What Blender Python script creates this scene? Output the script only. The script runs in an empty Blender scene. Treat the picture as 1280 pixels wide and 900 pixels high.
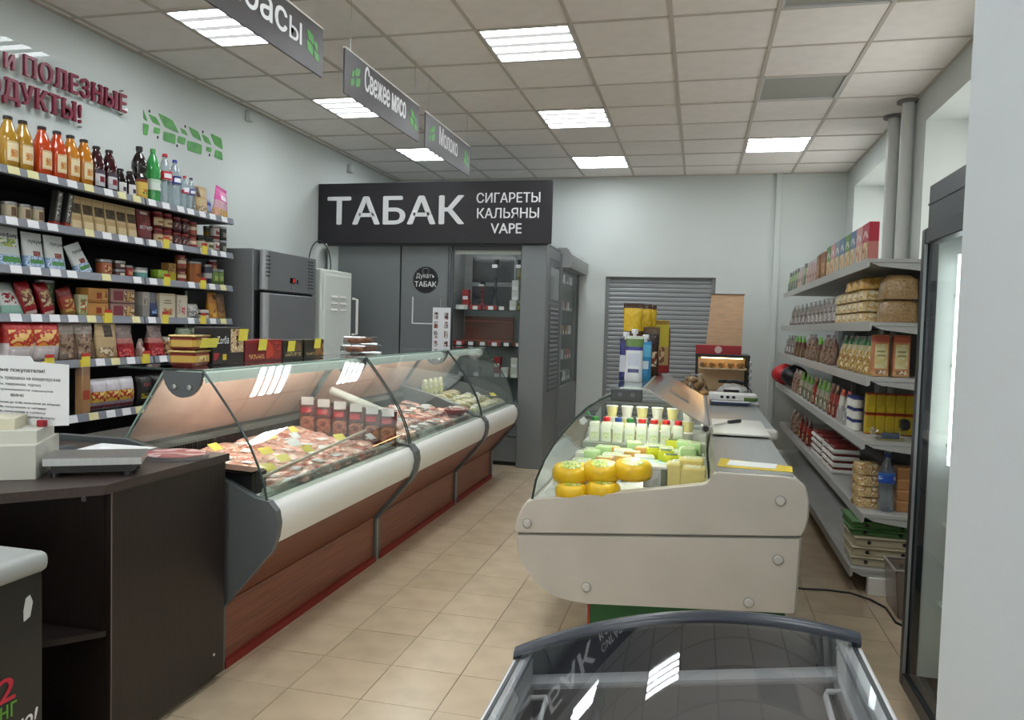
import bpy, bmesh, math, random
from mathutils import Vector, Matrix, noise
random.seed(7)
PI = math.pi
SC = bpy.context.scene
COL = SC.collection

# ------------------------------------------------------------------ camera
cam_d = bpy.data.cameras.new('camera')
cam = bpy.data.objects.new('camera', cam_d)
COL.objects.link(cam)
cam_d.sensor_fit = 'HORIZONTAL'
cam_d.sensor_width = 36.0
cam_d.lens = 26.77
cam_d.clip_start = 0.02
cam_d.clip_end = 100
yaw, pitch, roll = .2389, .0463, .0279
cy, sy, cp, sp, cr, sr = math.cos(yaw), math.sin(yaw), math.cos(pitch), math.sin(pitch), math.cos(roll), math.sin(roll)
FW = Vector((-sy*cp, cy*cp, -sp))
R0 = Vector((cy, sy, 0))
U0 = R0.cross(FW)
RT = R0*cr + U0*sr
UP = -R0*sr + U0*cr
cam.matrix_world = Matrix(((RT.x, UP.x, -FW.x, 0), (RT.y, UP.y, -FW.y, 0), (RT.z, UP.z, -FW.z, 1.421), (0, 0, 0, 1)))
SC.camera = cam

# ------------------------------------------------------------------ world, view
LAMP = 19.0          # strength of the ceiling lamp tubes
SKY = 2.2            # overcast daylight behind the windows
CASE_LAMP = 16.0      # lamps inside the chilled cases
w = bpy.data.worlds.new('world')
SC.world = w
w.use_nodes = True
w.node_tree.nodes['Background'].inputs[0].default_value = (1, 0.985, 0.965, 1)
w.node_tree.nodes['Background'].inputs[1].default_value = SKY
SC.view_settings.view_transform = 'Standard'
SC.view_settings.look = 'None'
SC.view_settings.gamma = 1
SC.view_settings.use_curve_mapping = False
SC.view_settings.exposure = 0.25
SC.cycles.use_denoising = True
SC.cycles.max_bounces = 10
SC.cycles.diffuse_bounces = 5
SC.cycles.transparent_max_bounces = 24
SC.cycles.caustics_reflective = False
SC.cycles.caustics_refractive = False
SC.cycles.sample_clamp_indirect = 6

# ------------------------------------------------------------------ materials
def lin(c):
    o = []
    for v in c[:3]:
        v /= 255
        o.append(v/12.92 if v <= .04045 else ((v+.055)/1.055)**2.4)
    return (*o, 1)

MATS = {}
def newmat(name):
    m = bpy.data.materials.new(name)
    m.use_nodes = True
    nt = m.node_tree
    return m, nt, nt.nodes['Principled BSDF']

def mat(name, col=(200, 200, 200), rough=.5, metal=0., emit=0., bump=0., bscale=60., var=0., vscale=4., coat=0., col2=None, stretch=None, rnd=0., spec=.5):
    """plain procedural material: colour, fine noise mottling, bump"""
    if name in MATS: return MATS[name]
    m, nt, b = newmat(name)
    N, L = nt.nodes, nt.links
    b.inputs['Base Color'].default_value = lin(col)
    b.inputs['Roughness'].default_value = rough
    b.inputs['Metallic'].default_value = metal
    b.inputs['Coat Weight'].default_value = coat
    b.inputs['Specular IOR Level'].default_value = spec
    if emit:
        b.inputs['Emission Color'].default_value = lin(col)
        b.inputs['Emission Strength'].default_value = emit
    if var or bump:
        tc = N.new('ShaderNodeTexCoord')
        mp = N.new('ShaderNodeMapping')
        L.new(tc.outputs['Object'], mp.inputs[0])
        if stretch: mp.inputs['Scale'].default_value = stretch
    if var or rnd:
        ns = N.new('ShaderNodeTexNoise')
        ns.inputs['Scale'].default_value = vscale
        ns.inputs['Detail'].default_value = 5
        if var: L.new(mp.outputs[0], ns.inputs['Vector'])
        r = N.new('ShaderNodeMapRange')
        r.inputs[1].default_value, r.inputs[2].default_value = .3, .7
        L.new(ns.outputs[0], r.inputs[0])
        mx = N.new('ShaderNodeMix'); mx.data_type = 'RGBA'
        mx.inputs['A'].default_value = lin(col)
        mx.inputs['B'].default_value = lin(col2) if col2 else lin([max(0, c*(1-var)) for c in col])
        L.new(r.outputs[0], mx.inputs['Factor'])
        out = mx.outputs['Result']
        if rnd:
            oi = N.new('ShaderNodeObjectInfo')
            hv = N.new('ShaderNodeHueSaturation')
            rr = N.new('ShaderNodeMapRange')
            rr.inputs[3].default_value, rr.inputs[4].default_value = 1-rnd, 1+rnd*.4
            L.new(oi.outputs['Random'], rr.inputs[0]); L.new(rr.outputs[0], hv.inputs['Value'])
            L.new(out, hv.inputs['Color']); out = hv.outputs[0]
        L.new(out, b.inputs['Base Color'])
    if bump:
        nb = N.new('ShaderNodeTexNoise')
        nb.inputs['Scale'].default_value = bscale
        nb.inputs['Detail'].default_value = 3
        L.new(mp.outputs[0], nb.inputs['Vector'])
        bp = N.new('ShaderNodeBump')
        bp.inputs['Strength'].default_value = bump
        bp.inputs['Distance'].default_value = .01
        L.new(nb.outputs[0], bp.inputs['Height']); L.new(bp.outputs[0], b.inputs['Normal'])
    MATS[name] = m
    return m

def glass(name, tint=(235, 245, 242), rough=.02, ior=1.45, k=1.0, veil=0., veilc=(200, 200, 200)):
    """thin pane: clear with fresnel reflection on its outer faces (veil: milky share)"""
    if name in MATS: return MATS[name]
    m = bpy.data.materials.new(name); m.use_nodes = True
    nt = m.node_tree; N, L = nt.nodes, nt.links
    N.remove(N['Principled BSDF'])
    out = N['Material Output']
    tr = N.new('ShaderNodeBsdfTransparent'); tr.inputs[0].default_value = lin(tint)
    gl = N.new('ShaderNodeBsdfGlossy'); gl.inputs['Roughness'].default_value = rough
    gl.inputs[0].default_value = (1, 1, 1, 1)
    fr = N.new('ShaderNodeFresnel'); fr.inputs[0].default_value = ior
    ge = N.new('ShaderNodeNewGeometry')
    inv = N.new('ShaderNodeMath'); inv.operation = 'SUBTRACT'; inv.inputs[0].default_value = k
    L.new(ge.outputs['Backfacing'], inv.inputs[1])
    mu = N.new('ShaderNodeMath'); mu.operation = 'MULTIPLY'; mu.use_clamp = True
    L.new(fr.outputs[0], mu.inputs[0]); L.new(inv.outputs[0], mu.inputs[1])
    base = tr.outputs[0]
    if veil:
        df = N.new('ShaderNodeBsdfDiffuse'); df.inputs[0].default_value = lin(veilc)
        mv = N.new('ShaderNodeMixShader'); mv.inputs[0].default_value = veil
        L.new(tr.outputs[0], mv.inputs[1]); L.new(df.outputs[0], mv.inputs[2]); base = mv.outputs[0]
    ms = N.new('ShaderNodeMixShader')
    L.new(mu.outputs[0], ms.inputs[0]); L.new(base, ms.inputs[1]); L.new(gl.outputs[0], ms.inputs[2])
    L.new(ms.outputs[0], out.inputs[0])
    MATS[name] = m
    return m

def pack(name, bands, patches=(), rough=.35, bump=0., bscale=30., coat=0.):
    """printed packaging: horizontal bands of colour up its height and printed patches (pictures, panels)
    bands: [(from height 0..1, colour)]; patches: (u0, u1, v0, v1, [colours], scale) on the broad faces"""
    if name in MATS: return MATS[name]
    m, nt, b = newmat(name)
    N, L = nt.nodes, nt.links
    b.inputs['Roughness'].default_value = rough
    b.inputs['Coat Weight'].default_value = coat
    tc = N.new('ShaderNodeTexCoord')
    sx = N.new('ShaderNodeSeparateXYZ'); L.new(tc.outputs['Generated'], sx.inputs[0])
    def ramp(cols, fac):
        r = N.new('ShaderNodeValToRGB'); r.color_ramp.interpolation = 'CONSTANT'
        e = r.color_ramp.elements
        while len(e) < len(cols): e.new(.5)
        while len(e) > max(1, len(cols)): e.remove(e[-1])
        for q, (t, c) in zip(e, cols): q.position = t
        for q, (t, c) in zip(e, cols): q.color = lin(c)
        L.new(fac, r.inputs[0]); return r.outputs[0]
    col = ramp(bands, sx.outputs[2])
    def cmp(val, op, x):
        n = N.new('ShaderNodeMath'); n.operation = op; n.inputs[1].default_value = x
        L.new(val, n.inputs[0]); return n.outputs[0]
    def mul(a, c):
        n = N.new('ShaderNodeMath'); n.operation = 'MULTIPLY'; L.new(a, n.inputs[0]); L.new(c, n.inputs[1]); return n.outputs[0]
    for (u0, u1, v0, v1, cols, sc) in patches:
        k = mul(mul(cmp(sx.outputs[1], 'GREATER_THAN', u0), cmp(sx.outputs[1], 'LESS_THAN', u1)),
                mul(cmp(sx.outputs[2], 'GREATER_THAN', v0), cmp(sx.outputs[2], 'LESS_THAN', v1)))
        if len(cols) == 1:
            src = None
        else:
            ns = N.new('ShaderNodeTexNoise'); ns.inputs['Scale'].default_value = sc; ns.inputs['Detail'].default_value = 2
            L.new(tc.outputs['Object'], ns.inputs['Vector'])
            n = len(cols)
            src = ramp([(0 if i == 0 else .34+.32*i/n, c) for i, c in enumerate(cols)], ns.outputs[0])
        mx = N.new('ShaderNodeMix'); mx.data_type = 'RGBA'
        L.new(k, mx.inputs['Factor']); L.new(col, mx.inputs['A'])
        if src: L.new(src, mx.inputs['B'])
        else: mx.inputs['B'].default_value = lin(cols[0])
        col = mx.outputs['Result']
    L.new(col, b.inputs['Base Color'])
    if bump:
        nb = N.new('ShaderNodeTexNoise'); nb.inputs['Scale'].default_value = bscale; nb.inputs['Detail'].default_value = 2
        nb.inputs['Distortion'].default_value = 1.0
        L.new(tc.outputs['Object'], nb.inputs['Vector'])
        bp = N.new('ShaderNodeBump'); bp.inputs['Strength'].default_value = bump; bp.inputs['Distance'].default_value = .02
        L.new(nb.outputs[0], bp.inputs['Height']); L.new(bp.outputs[0], b.inputs['Normal'])
    MATS[name] = m
    return m

# ------------------------------------------------------------------ mesh builder
class MB:
    def __init__(s): s.v = []; s.f = []; s.m = []
    def add(s, vs, fs, mi=0):
        o = len(s.v); s.v += [tuple(p) for p in vs]
        for f in fs: s.f.append([i+o for i in f]); s.m.append(mi)
        return s
    def box(s, x0, x1, y0, y1, z0, z1, bev=0., mi=0, seg=1):
        if bev:
            bm = bmesh.new(); bmesh.ops.create_cube(bm, size=1)
            for q in bm.verts:
                q.co = Vector(((x0+x1)/2+q.co.x*(x1-x0), (y0+y1)/2+q.co.y*(y1-y0), (z0+z1)/2+q.co.z*(z1-z0)))
            bmesh.ops.bevel(bm, geom=bm.edges[:], offset=bev, segments=seg, affect='EDGES', profile=.5)
            bm.verts.index_update()
            s.add([q.co for q in bm.verts], [[q.index for q in f.verts] for f in bm.faces], mi); bm.free()
            return s
        v = [(x, y, z) for x in (x0, x1) for y in (y0, y1) for z in (z0, z1)]
        return s.add(v, [(0, 1, 3, 2), (4, 6, 7, 5), (0, 4, 5, 1), (2, 3, 7, 6), (0, 2, 6, 4), (1, 5, 7, 3)], mi)
    def prism(s, poly, axis, a, b, mi=0):
        def p3(p, t): return {'X': (t, p[0], p[1]), 'Y': (p[0], t, p[1]), 'Z': (p[0], p[1], t)}[axis]
        n = len(poly)
        v = [p3(p, a) for p in poly]+[p3(p, b) for p in poly]
        return s.add(v, [list(range(n)), list(range(2*n-1, n-1, -1))]+[(i, (i+1) % n, n+(i+1) % n, n+i) for i in range(n)], mi)
    def ribbon(s, pts, t, axis, a, b, mi=0):
        """plate following the polyline pts (2-D), thickness t to the left of travel, extruded along axis"""
        off = []
        for i, p in enumerate(pts):
            q, r = Vector(pts[max(0, i-1)]), Vector(pts[min(len(pts)-1, i+1)])
            d = (r-q).normalized(); off.append((p[0]-d.y*t, p[1]+d.x*t))
        n = len(pts)
        def p3(p, u): return {'X': (u, p[0], p[1]), 'Y': (p[0], u, p[1]), 'Z': (p[0], p[1], u)}[axis]
        ring = list(pts)+off[::-1]
        v = [p3(p, a) for p in ring]+[p3(p, b) for p in ring]
        m = 2*n
        fs = [(i, (i+1) % m, m+(i+1) % m, m+i) for i in range(m)]
        for i in range(n-1):
            c = (i, i+1, m-2-i, m-1-i)
            fs += [c[::-1], tuple(k+m for k in c)]
        return s.add(v, fs, mi)
    def lathe(s, prof, n=16, c=(0, 0, 0), mi=0, a0=0., a1=2*PI, yk=1.):
        full = abs(a1-a0-2*PI) < 1e-6
        k = n if full else n+1
        vs, fs = [], []
        for r, z in prof:
            for i in range(k):
                a = a0+(a1-a0)*i/n
                vs.append((c[0]+r*math.cos(a), c[1]+r*math.sin(a)*yk, c[2]+z))
        for j in range(len(prof)-1):
            for i in range(n):
                a, b = j*k+i, j*k+(i+1) % k
                fs.append((a, b, b+k, a+k))
        if full:
            if prof[0][0] > 1e-5: fs.append(list(range(k))[::-1])
            if prof[-1][0] > 1e-5: fs.append([(len(prof)-1)*k+i for i in range(k)])
        return s.add(vs, fs, mi)
    def tube(s, path, r, n=8, mi=0, cap=True):
        P = [Vector(p) for p in path]; vs, fs = [], []
        up = None
        for i, p in enumerate(P):
            d = (P[min(i+1, len(P)-1)]-P[max(i-1, 0)]).normalized()
            if up is None: up = d.orthogonal().normalized()
            up = (up-d*up.dot(d)).normalized(); sd = d.cross(up)
            for k in range(n):
                a = 2*PI*k/n; vs.append(p+(up*math.cos(a)+sd*math.sin(a))*r)
        for i in range(len(P)-1):
            for k in range(n):
                a, b = i*n+k, i*n+(k+1) % n; fs.append((a, b, b+n, a+n))
        if cap: fs += [list(range(n))[::-1], [(len(P)-1)*n+k for k in range(n)]]
        return s.add(vs, fs, mi)
    def grid(s, fn, nu, nv, closed=False, mi=0):
        vs = [fn(i/(nu if closed else nu-1), j/(nv-1)) for j in range(nv) for i in range(nu)]
        fs = []
        for j in range(nv-1):
            for i in range(nu if closed else nu-1):
                a, b = j*nu+i, j*nu+(i+1) % nu; fs.append((a, b, b+nu, a+nu))
        if closed: fs += [list(range(nu))[::-1], [(nv-1)*nu+i for i in range(nu)]]
        return s.add(vs, fs, mi)
    def warp(s, fn): s.v = [tuple(fn(Vector(p))) for p in s.v]; return s
    def mesh(s, name, mats, smooth=.6):
        me = bpy.data.meshes.new(name)
        me.from_pydata(s.v, [], s.f)
        for m in (mats if isinstance(mats, (list, tuple)) else [mats]): me.materials.append(m)
        me.polygons.foreach_set('material_index', s.m)
        bm = bmesh.new(); bm.from_mesh(me)
        bmesh.ops.remove_doubles(bm, verts=bm.verts, dist=1e-5)
        bmesh.ops.recalc_face_normals(bm, faces=bm.faces[:]); bm.to_mesh(me); bm.free()
        if smooth:
            me.shade_smooth(); me.set_sharp_from_angle(angle=smooth)
        return me

def link(name, me, parent=None, **props):
    o = bpy.data.objects.new(name, me); COL.objects.link(o)
    if parent is not None: o.parent = parent
    for k, v in props.items(): o[k] = v
    return o

def root_loc(p):
    v = Vector((0, 0, 0))
    while p is not None: v = v+p.location; p = p.parent
    return v

def obj(name, mb, mats, parent=None, world=True, smooth=.6, **props):
    """one mesh object; with world=True the mesh was drawn in room coordinates"""
    if parent is not None and world:
        o = root_loc(parent); mb.v = [(a-o.x, b-o.y, c-o.z) for a, b, c in mb.v]
    return link(name, mb.mesh(name, mats, smooth), parent, **props)

def top(name, mb, mats, label, cat, loc=(0, 0, 0), group=None, smooth=.6, **props):
    """a thing that is a single mesh; origin at loc, mesh drawn in room coordinates"""
    mb.v = [(a-loc[0], b-loc[1], c-loc[2]) for a, b, c in mb.v]
    o = link(name, mb.mesh(name, mats, smooth), None, label=label, category=cat, **props); o.location = loc
    if group: o['group'] = group
    return o

def thing(name, label, cat, loc=(0, 0, 0), group=None, rz=0.):
    o = bpy.data.objects.new(name, None); COL.objects.link(o)
    o.location = loc; o.rotation_euler = (0, 0, rz); o.empty_display_size = .05
    o['label'] = label; o['category'] = cat
    if group: o['group'] = group
    return o

def dup(r, parent=None):
    c = r.copy(); COL.objects.link(c)
    if parent is not None: c.parent = parent
    for ch in r.children: dup(ch, c)
    return c

TXT = {}
def text_mesh(s):
    """outlines of the built-in font, each outer contour filled on its own so that crossing strokes stay solid"""
    if s in TXT: return TXT[s]
    cu = bpy.data.curves.new('lettering', 'FONT'); cu.body = s; cu.size = 1; cu.resolution_u = 3; cu.fill_mode = 'NONE'
    ob = bpy.data.objects.new('lettering', cu)
    me = bpy.data.meshes.new_from_object(ob)
    P = [tuple(v.co) for v in me.vertices]; nb = {}
    for e in me.edges:
        a, b = e.vertices; nb.setdefault(a, []).append(b); nb.setdefault(b, []).append(a)
    bpy.data.objects.remove(ob); bpy.data.meshes.remove(me); bpy.data.curves.remove(cu)
    loops, seen = [], set()
    for st in range(len(P)):
        if st in seen or st not in nb: continue
        lp, cur = [], st
        while cur is not None:
            seen.add(cur); lp.append(cur)
            cur = next((q for q in sorted(nb[cur], key=lambda q: abs(q-cur)) if q not in seen), None)
        if len(lp) > 2: loops.append([P[k] for k in lp])
    def area(l): return sum(a[0]*b[1]-b[0]*a[1] for a, b in zip(l, l[1:]+l[:1]))/2
    def inside(p, l):
        c = False
        for a, b in zip(l, l[1:]+l[:1]):
            if (a[1] > p[1]) != (b[1] > p[1]) and p[0] < (b[0]-a[0])*(p[1]-a[1])/(b[1]-a[1])+a[0]: c = not c
        return c
    holes = [l for l in loops if any(q is not l and area(q)*area(l) < 0 and abs(area(q)) > abs(area(l)) and all(inside(p, q) for p in l) for q in loops)]
    outs = [l for l in loops if not any(l is h for h in holes)]
    V, F = [], []
    from mathutils.geometry import tessellate_polygon
    for o in outs:
        hs = [h for h in holes if inside(h[0], o) and abs(area(h)) < abs(area(o))]
        allp = [p for l in [o]+hs for p in l]
        t = tessellate_polygon([[Vector((p[0], p[1], 0)) for p in l] for l in [o]+hs])
        k = len(V); V += allp
        for f in t:
            f = list(f); a, b, c = (allp[q] for q in f)
            if (b[0]-a[0])*(c[1]-a[1])-(c[0]-a[0])*(b[1]-a[1]) < 0: f = f[::-1]
            F.append([q+k for q in f])
    TXT[s] = (V, F); return V, F

def lettering(name, s, org, ux, uy, wd, ht, m, parent, bold=.012, depth=.0, world=True, italic=0., serifs=None, serifs_size=None, **props):
    """flat or raised lettering fitted into a wd x ht box whose lower-left corner is org; ux, uy unit axes"""
    V, F = text_mesh(s)
    xs = [v[0] for v in V]; ys = [v[1] for v in V]
    x0, x1, y0, y1 = min(xs), max(xs), min(ys), max(ys)
    org, ux, uy = Vector(org), Vector(ux), Vector(uy); n = ux.cross(uy)
    if wd is None: wd = (x1-x0)/(y1-y0)*ht
    b = MB()
    # heavier strokes: the same outlines laid over one another with small shifts
    q = bold*ht*.9
    shifts = [(0, 0)] if not bold else [(-q, 0), (q, 0), (0, -q*.5), (0, q*.5)]
    sx, sy_ = (wd-2*q)/wd, (ht-q)/ht
    for k_, (ox, oy) in enumerate(shifts): _layer(b, V, F, org, ux, uy, n, x0, x1, y0, y1, wd, ht, italic, depth, (q+ox, q*.5+oy, sx if bold else 1, sy_ if bold else 1, k_*.00012))
    if serifs:
        for (fx, fy) in serifs:
            w_, h_ = serifs_size[0], serifs_size[1]
            cx = fx*wd; a0 = max(-.02*wd, cx-w_/2); a1 = min(wd*1.02, cx+w_/2); z0 = 0 if fy == 0 else ht-h_
            P = [org+ux*a+uy*z for a, z in ((a0, z0), (a1, z0), (a1, z0+h_), (a0, z0+h_))]
            dd = depth or .0008
            b.add(P+[p+n*dd for p in P], [(0, 3, 2, 1), (4, 5, 6, 7), (0, 1, 5, 4), (1, 2, 6, 5), (2, 3, 7, 6), (3, 0, 4, 7)])
    o = root_loc(parent) if (parent is not None and world) else Vector((0, 0, 0))
    b.v = [(a-o.x, c-o.y, d-o.z) for a, c, d in b.v]
    me = bpy.data.meshes.new(name); me.from_pydata(b.v, [], b.f); me.materials.append(m)
    return link(name, me, parent, **props)

def _layer(b, V, F, org, ux, uy, n, x0, x1, y0, y1, wd, ht, italic, depth, sh):
    def pt(v, d):
        y = (v[1]-y0)/(y1-y0)*ht*sh[3]+sh[1]
        return org+ux*((v[0]-x0)/(x1-x0)*wd*sh[2]+sh[0]+italic*y)+uy*y+n*(d+sh[4])
    k = len(V)
    if depth:
        vs = [pt(v, 0) for v in V]+[pt(v, depth) for v in V]
        edges = {}
        for f in F:
            for i in range(len(f)):
                e = (f[i], f[(i+1) % len(f)]); edges[e] = edges.get(e, 0)+1
        fs = [f[::-1] for f in F]+[[i+k for i in f] for f in F]
        fs += [(a, c, c+k, a+k) for (a, c) in edges if (c, a) not in edges]
        b.add(vs, fs)
    else:
        b.add([pt(v, .0006) for v in V], F)

ORD = 'first second third fourth fifth sixth seventh eighth ninth tenth eleventh twelfth thirteenth fourteenth fifteenth sixteenth'.split()
NUM = 'zero one two three four five six seven eight nine ten eleven twelve thirteen fourteen fifteen sixteen'.split()
def nth(i, n, frm):
    if n == 1: return ''
    return ', %s of %s from %s' % (ORD[i], NUM[n], frm)
# ------------------------------------------------------------------ common materials
WALL = mat('wall_paint', (206, 212, 209), .75, var=.03, vscale=1.2, bump=.05, bscale=180)
TILE = mat('floor_tile', (206, 186, 159), .22, var=.07, vscale=7, rnd=.06, bump=.02, bscale=25)
GROUT = mat('grout', (112, 100, 86), .9)
CEILT = mat('ceiling_board', (249, 242, 237), .9, bump=.12, bscale=300, rnd=.05, var=.03, vscale=9)
TBAR = mat('ceiling_bar', (196, 188, 178), .6)
LAMPM = mat('lamp_tube_light', (246, 252, 255), .5, emit=LAMP)
LAMPD = mat('louvre_glow', (236, 237, 240), .5, emit=.42)  # louvres get a glow of their own, standing for light from the tubes
LAMPH = mat('lamp_housing', (206, 206, 206), .45)
LAMPOFF = mat('lamp_diffuser_unlit', (168, 166, 158), .6)
WHITE = mat('white_plastic', (226, 224, 218), .4)
OFFW = mat('case_white_plastic', (194, 188, 178), .42, var=.05, vscale=5)
GREY = mat('grey_plastic', (92, 97, 99), .4, bump=.03, bscale=300)
DGREY = mat('dark_grey_plastic', (62, 66, 68), .45)
SILVER = mat('silver_bumper', (234, 233, 229), .38, metal=.1)
STEEL = mat('brushed_steel', (170, 172, 172), .32, metal=.8, var=.06, vscale=3, stretch=(40, 1, 1))
STEELG = mat('fridge_steel', (140, 143, 145), .42, metal=.45, var=.05, vscale=2)
BLACK = mat('black_plastic', (22, 22, 24), .4)
BLACKG = mat('black_gloss', (14, 14, 16), .15)
RACKG = mat('rack_grey', (178, 178, 174), .45)
RACKB = mat('rack_back_dark', (30, 30, 33), .7)
RAIL = mat('price_rail', (128, 132, 142), .35)
TAGW = mat('tag_white', (232, 232, 236), .5)
TAGY = mat('tag_yellow', (232, 214, 80), .5)
TAGC = mat('tag_cream', (226, 218, 165), .5)
TAGR = mat('tag_red', (190, 50, 40), .5)
WOOD = mat('laminate_brown', (142, 84, 61), .4, var=.3, vscale=3, stretch=(60, 1.2, 40), col2=(108, 62, 45))
REDP = mat('red_plinth', (132, 30, 24), .5)
WENGE = mat('wenge_laminate', (42, 32, 29), .42, var=.3, vscale=3, stretch=(60, 60, 1.5), col2=(27, 20, 18))
WENGET = mat('wenge_worktop', (66, 54, 50), .42, var=.2, vscale=3, stretch=(60, 3, 60))
KIOSK = mat('kiosk_grey', (118, 122, 124), .45, metal=.2)
KIOSKD = mat('kiosk_grey_dark', (88, 92, 94), .5)
SIGND = mat('sign_dark', (30, 27, 32), .55)
SIGNT = mat('sign_dark_matte', (66, 62, 64), .45)
LETW = mat('letter_white', (228, 228, 230), .5)
LEAF = mat('leaf_green', (92, 168, 78), .5, var=.25, vscale=14, col2=(62, 138, 62))
BURG = mat('letter_burgundy', (122, 24, 52), .35)
GLASS = glass('clear_glass', (248, 250, 249))
GLASSG = glass('case_glass', (243, 248, 246), k=1.2)
GLASSD = glass('chest_glass', (224, 225, 228), k=1.4)
ACRYL = glass('clear_acrylic', (240, 244, 240), rough=.06, k=1.4, veil=.05)
FLAP = glass('flap_acrylic', (236, 236, 230), rough=.14, k=1.5, veil=.3, veilc=(190, 184, 174))
PAPER = mat('paper_white', (232, 233, 236), .6)
INK = mat('ink_black', (36, 36, 42), .7)
FILM = glass('film', (244, 246, 246), rough=.12, k=1.6)

# ------------------------------------------------------------------ room shell
FX, FY, FS = -1.4816, 2.592, .3
XL, XR, YB, YF, CZ = -3.90, 1.58, 9.37, -2.4, 3.2515
floor = obj('floor', MB().box(XL-.1, XR+.6, YF-.1, YB+.1, -.12, -.004), GROUT, kind='structure')
tile_me = MB().prism([(-.1485, -.1485), (.1485, -.1485), (.1485, .1485), (-.1485, .1485)], 'Z', -.008, 0).mesh('tile', TILE, 0)
rest = MB()
i0, i1, j0, j1 = int((XL-FX)/FS)-1, int((XR-FX)/FS)+1, int((YF-FY)/FS)-1, int((YB-FY)/FS)+1
for i in range(i0, i1+1):
    for j in range(j0, j1+1):
        x, y = FX+FS*(i+.5), FY+FS*(j+.5)
        if x-.15 < XL-.2 or x+.15 > XR+.4: continue
        if (-2.1 < x < -.45 and 1.9 < y < 7.6) or (.5 < x < 1.15 and 3.2 < y < 7.6) or (-.45 <= x < .5 and 1.6 < y < 3.7):
            o = link('tile', tile_me, floor); o.location = (x, y, random.uniform(-.0006, .0003))
        else: rest.box(x-.1485, x+.1485, y-.1485, y+.1485, -.008, 0)
obj('tiles', rest, TILE, floor, smooth=0, kind='stuff')
obj('wall_left', MB().box(XL-.15, XL, YF, YB, 0, 3.6), WALL, kind='structure')
obj('wall_front', MB().box(XL-.15, -2.6, YF-.15, YF, 0, 3.6).box(.6, XR+.6, YF-.15, YF, 0, 3.6).box(-2.6, .6, YF-.15, YF, 2.7, 3.6).box(-2.6, .6, YF-.15, YF, 0, .25), WALL, kind='structure')
DX0, DX1, DZ = -1.131, .177, 2.043
wb = MB().box(XL-.15, DX0, YB, YB+.25, 0, 3.6).box(DX1, XR+.6, YB, YB+.25, 0, 3.6).box(DX0, DX1, YB, YB+.25, DZ, 3.6)
obj('wall_back', wb, WALL, kind='structure')
W = [(4.3, 6.28), (7.53, 8.95)]
SILL, HEAD = .9, 3.02
wr = MB().box(XR, XR+.45, YF, YB, 0, SILL).box(XR, XR+.45, YF, YB, HEAD, 3.6)
for a, b in ((YF, W[0][0]), (W[0][1], W[1][0]), (W[1][1], YB)): wr.box(XR, XR+.45, a, b, SILL, HEAD)
obj('wall_right', wr, WALL, kind='structure')
for k, (a, b) in enumerate(W):
    fr = MB()
    X0, X1 = XR+.36, XR+.42
    m_ = (a+b)/2
    for u0, u1 in ((a, a+.07), (m_-.04, m_+.04), (b-.07, b)): fr.box(X0, X1, u0, u1, SILL, HEAD, .006)
    fr.box(X0, X1, a, b, SILL, SILL+.07).box(X0, X1, a, b, HEAD-.07, HEAD)
    wo = obj('window_%d' % (k+1), fr, WHITE, kind='structure')
    for u0, u1 in ((a+.07, m_-.04), (m_+.04, b-.07)):
        obj('pane', MB().box(X0+.025, X0+.035, u0, u1, SILL+.07, HEAD-.07), GLASS, wo)
    obj('sill', MB().box(XR-.03, X0, a, b, SILL, SILL+.03, .008), WHITE, wo)
# unseen shop window behind the viewer, added for daylight on near faces
fr = MB().box(-2.6, .6, YF-.1, YF-.04, .25, .32).box(-2.6, .6, YF-.1, YF-.04, 2.63, 2.7)
for x in (-2.6, -1.0, .53): fr.box(x, x+.07, YF-.1, YF-.04, .25, 2.7)
wo = obj('window_3', fr, WHITE, kind='structure')
for a, b in ((-2.53, -1.0), (-.93, .53)): obj('pane', MB().box(a, b, YF-.075, YF-.065, .32, 2.63), GLASS, wo)
# column at the right of the frame
obj('wall_near_right', MB().box(.628, 1.58, 1.0, 2.12, 0, CZ, .004), mat('pillar_paint', (212, 220, 226), .7, bump=.04, bscale=150, var=.02, vscale=2), kind='structure')
PIPE = mat('pipe_paint', (206, 208, 206), .4)
obj('trim_2', MB().box(.81, .875, YB-.04, YB, .0, CZ, .004), WALL, kind='structure')
for k, y in enumerate((6.58, 7.03)):
    p = obj('trim_%d' % (k+3), MB().lathe([(.048, 0), (.048, CZ)], 20, (XR-.055, y, 0)), PIPE, kind='structure')
    obj('pipe_collar', MB().lathe([(.05, CZ-.02), (.085, CZ-.016), (.085, CZ-.004), (.05, CZ-.001)], 20, (XR-.055, y, 0)), mat('collar_grey', (120, 118, 116), .6), p)
# roller shutter in the back wall
sh = obj('door_1', MB().box(DX0, DX0+.045, YB+.03, YB+.09, 0, DZ).box(DX1-.045, DX1, YB+.03, YB+.09, 0, DZ), mat('shutter_guide', (126, 129, 131), .5), kind='structure')
sl = MB()
z = .02
SHUT = mat('shutter_slat', (142, 146, 148), .45, metal=.3)
while z < DZ-.01:
    sl.prism([(YB+.075, z), (YB+.058, z), (YB+.052, z+.012), (YB+.050, z+.027), (YB+.052, z+.042), (YB+.058, z+.053), (YB+.075, z+.053)], 'X', DX0+.03, DX1-.03)
    z += .054
obj('shutter_light_stop', MB().box(DX0, DX1, YB+.076, YB+.12, 0, DZ+.05), mat('shutter_guide'), sh)  # plate added behind the slats to stop sky light leaking through
obj('shutter_slats', sl, SHUT, sh, smooth=.3, kind='stuff')

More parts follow.
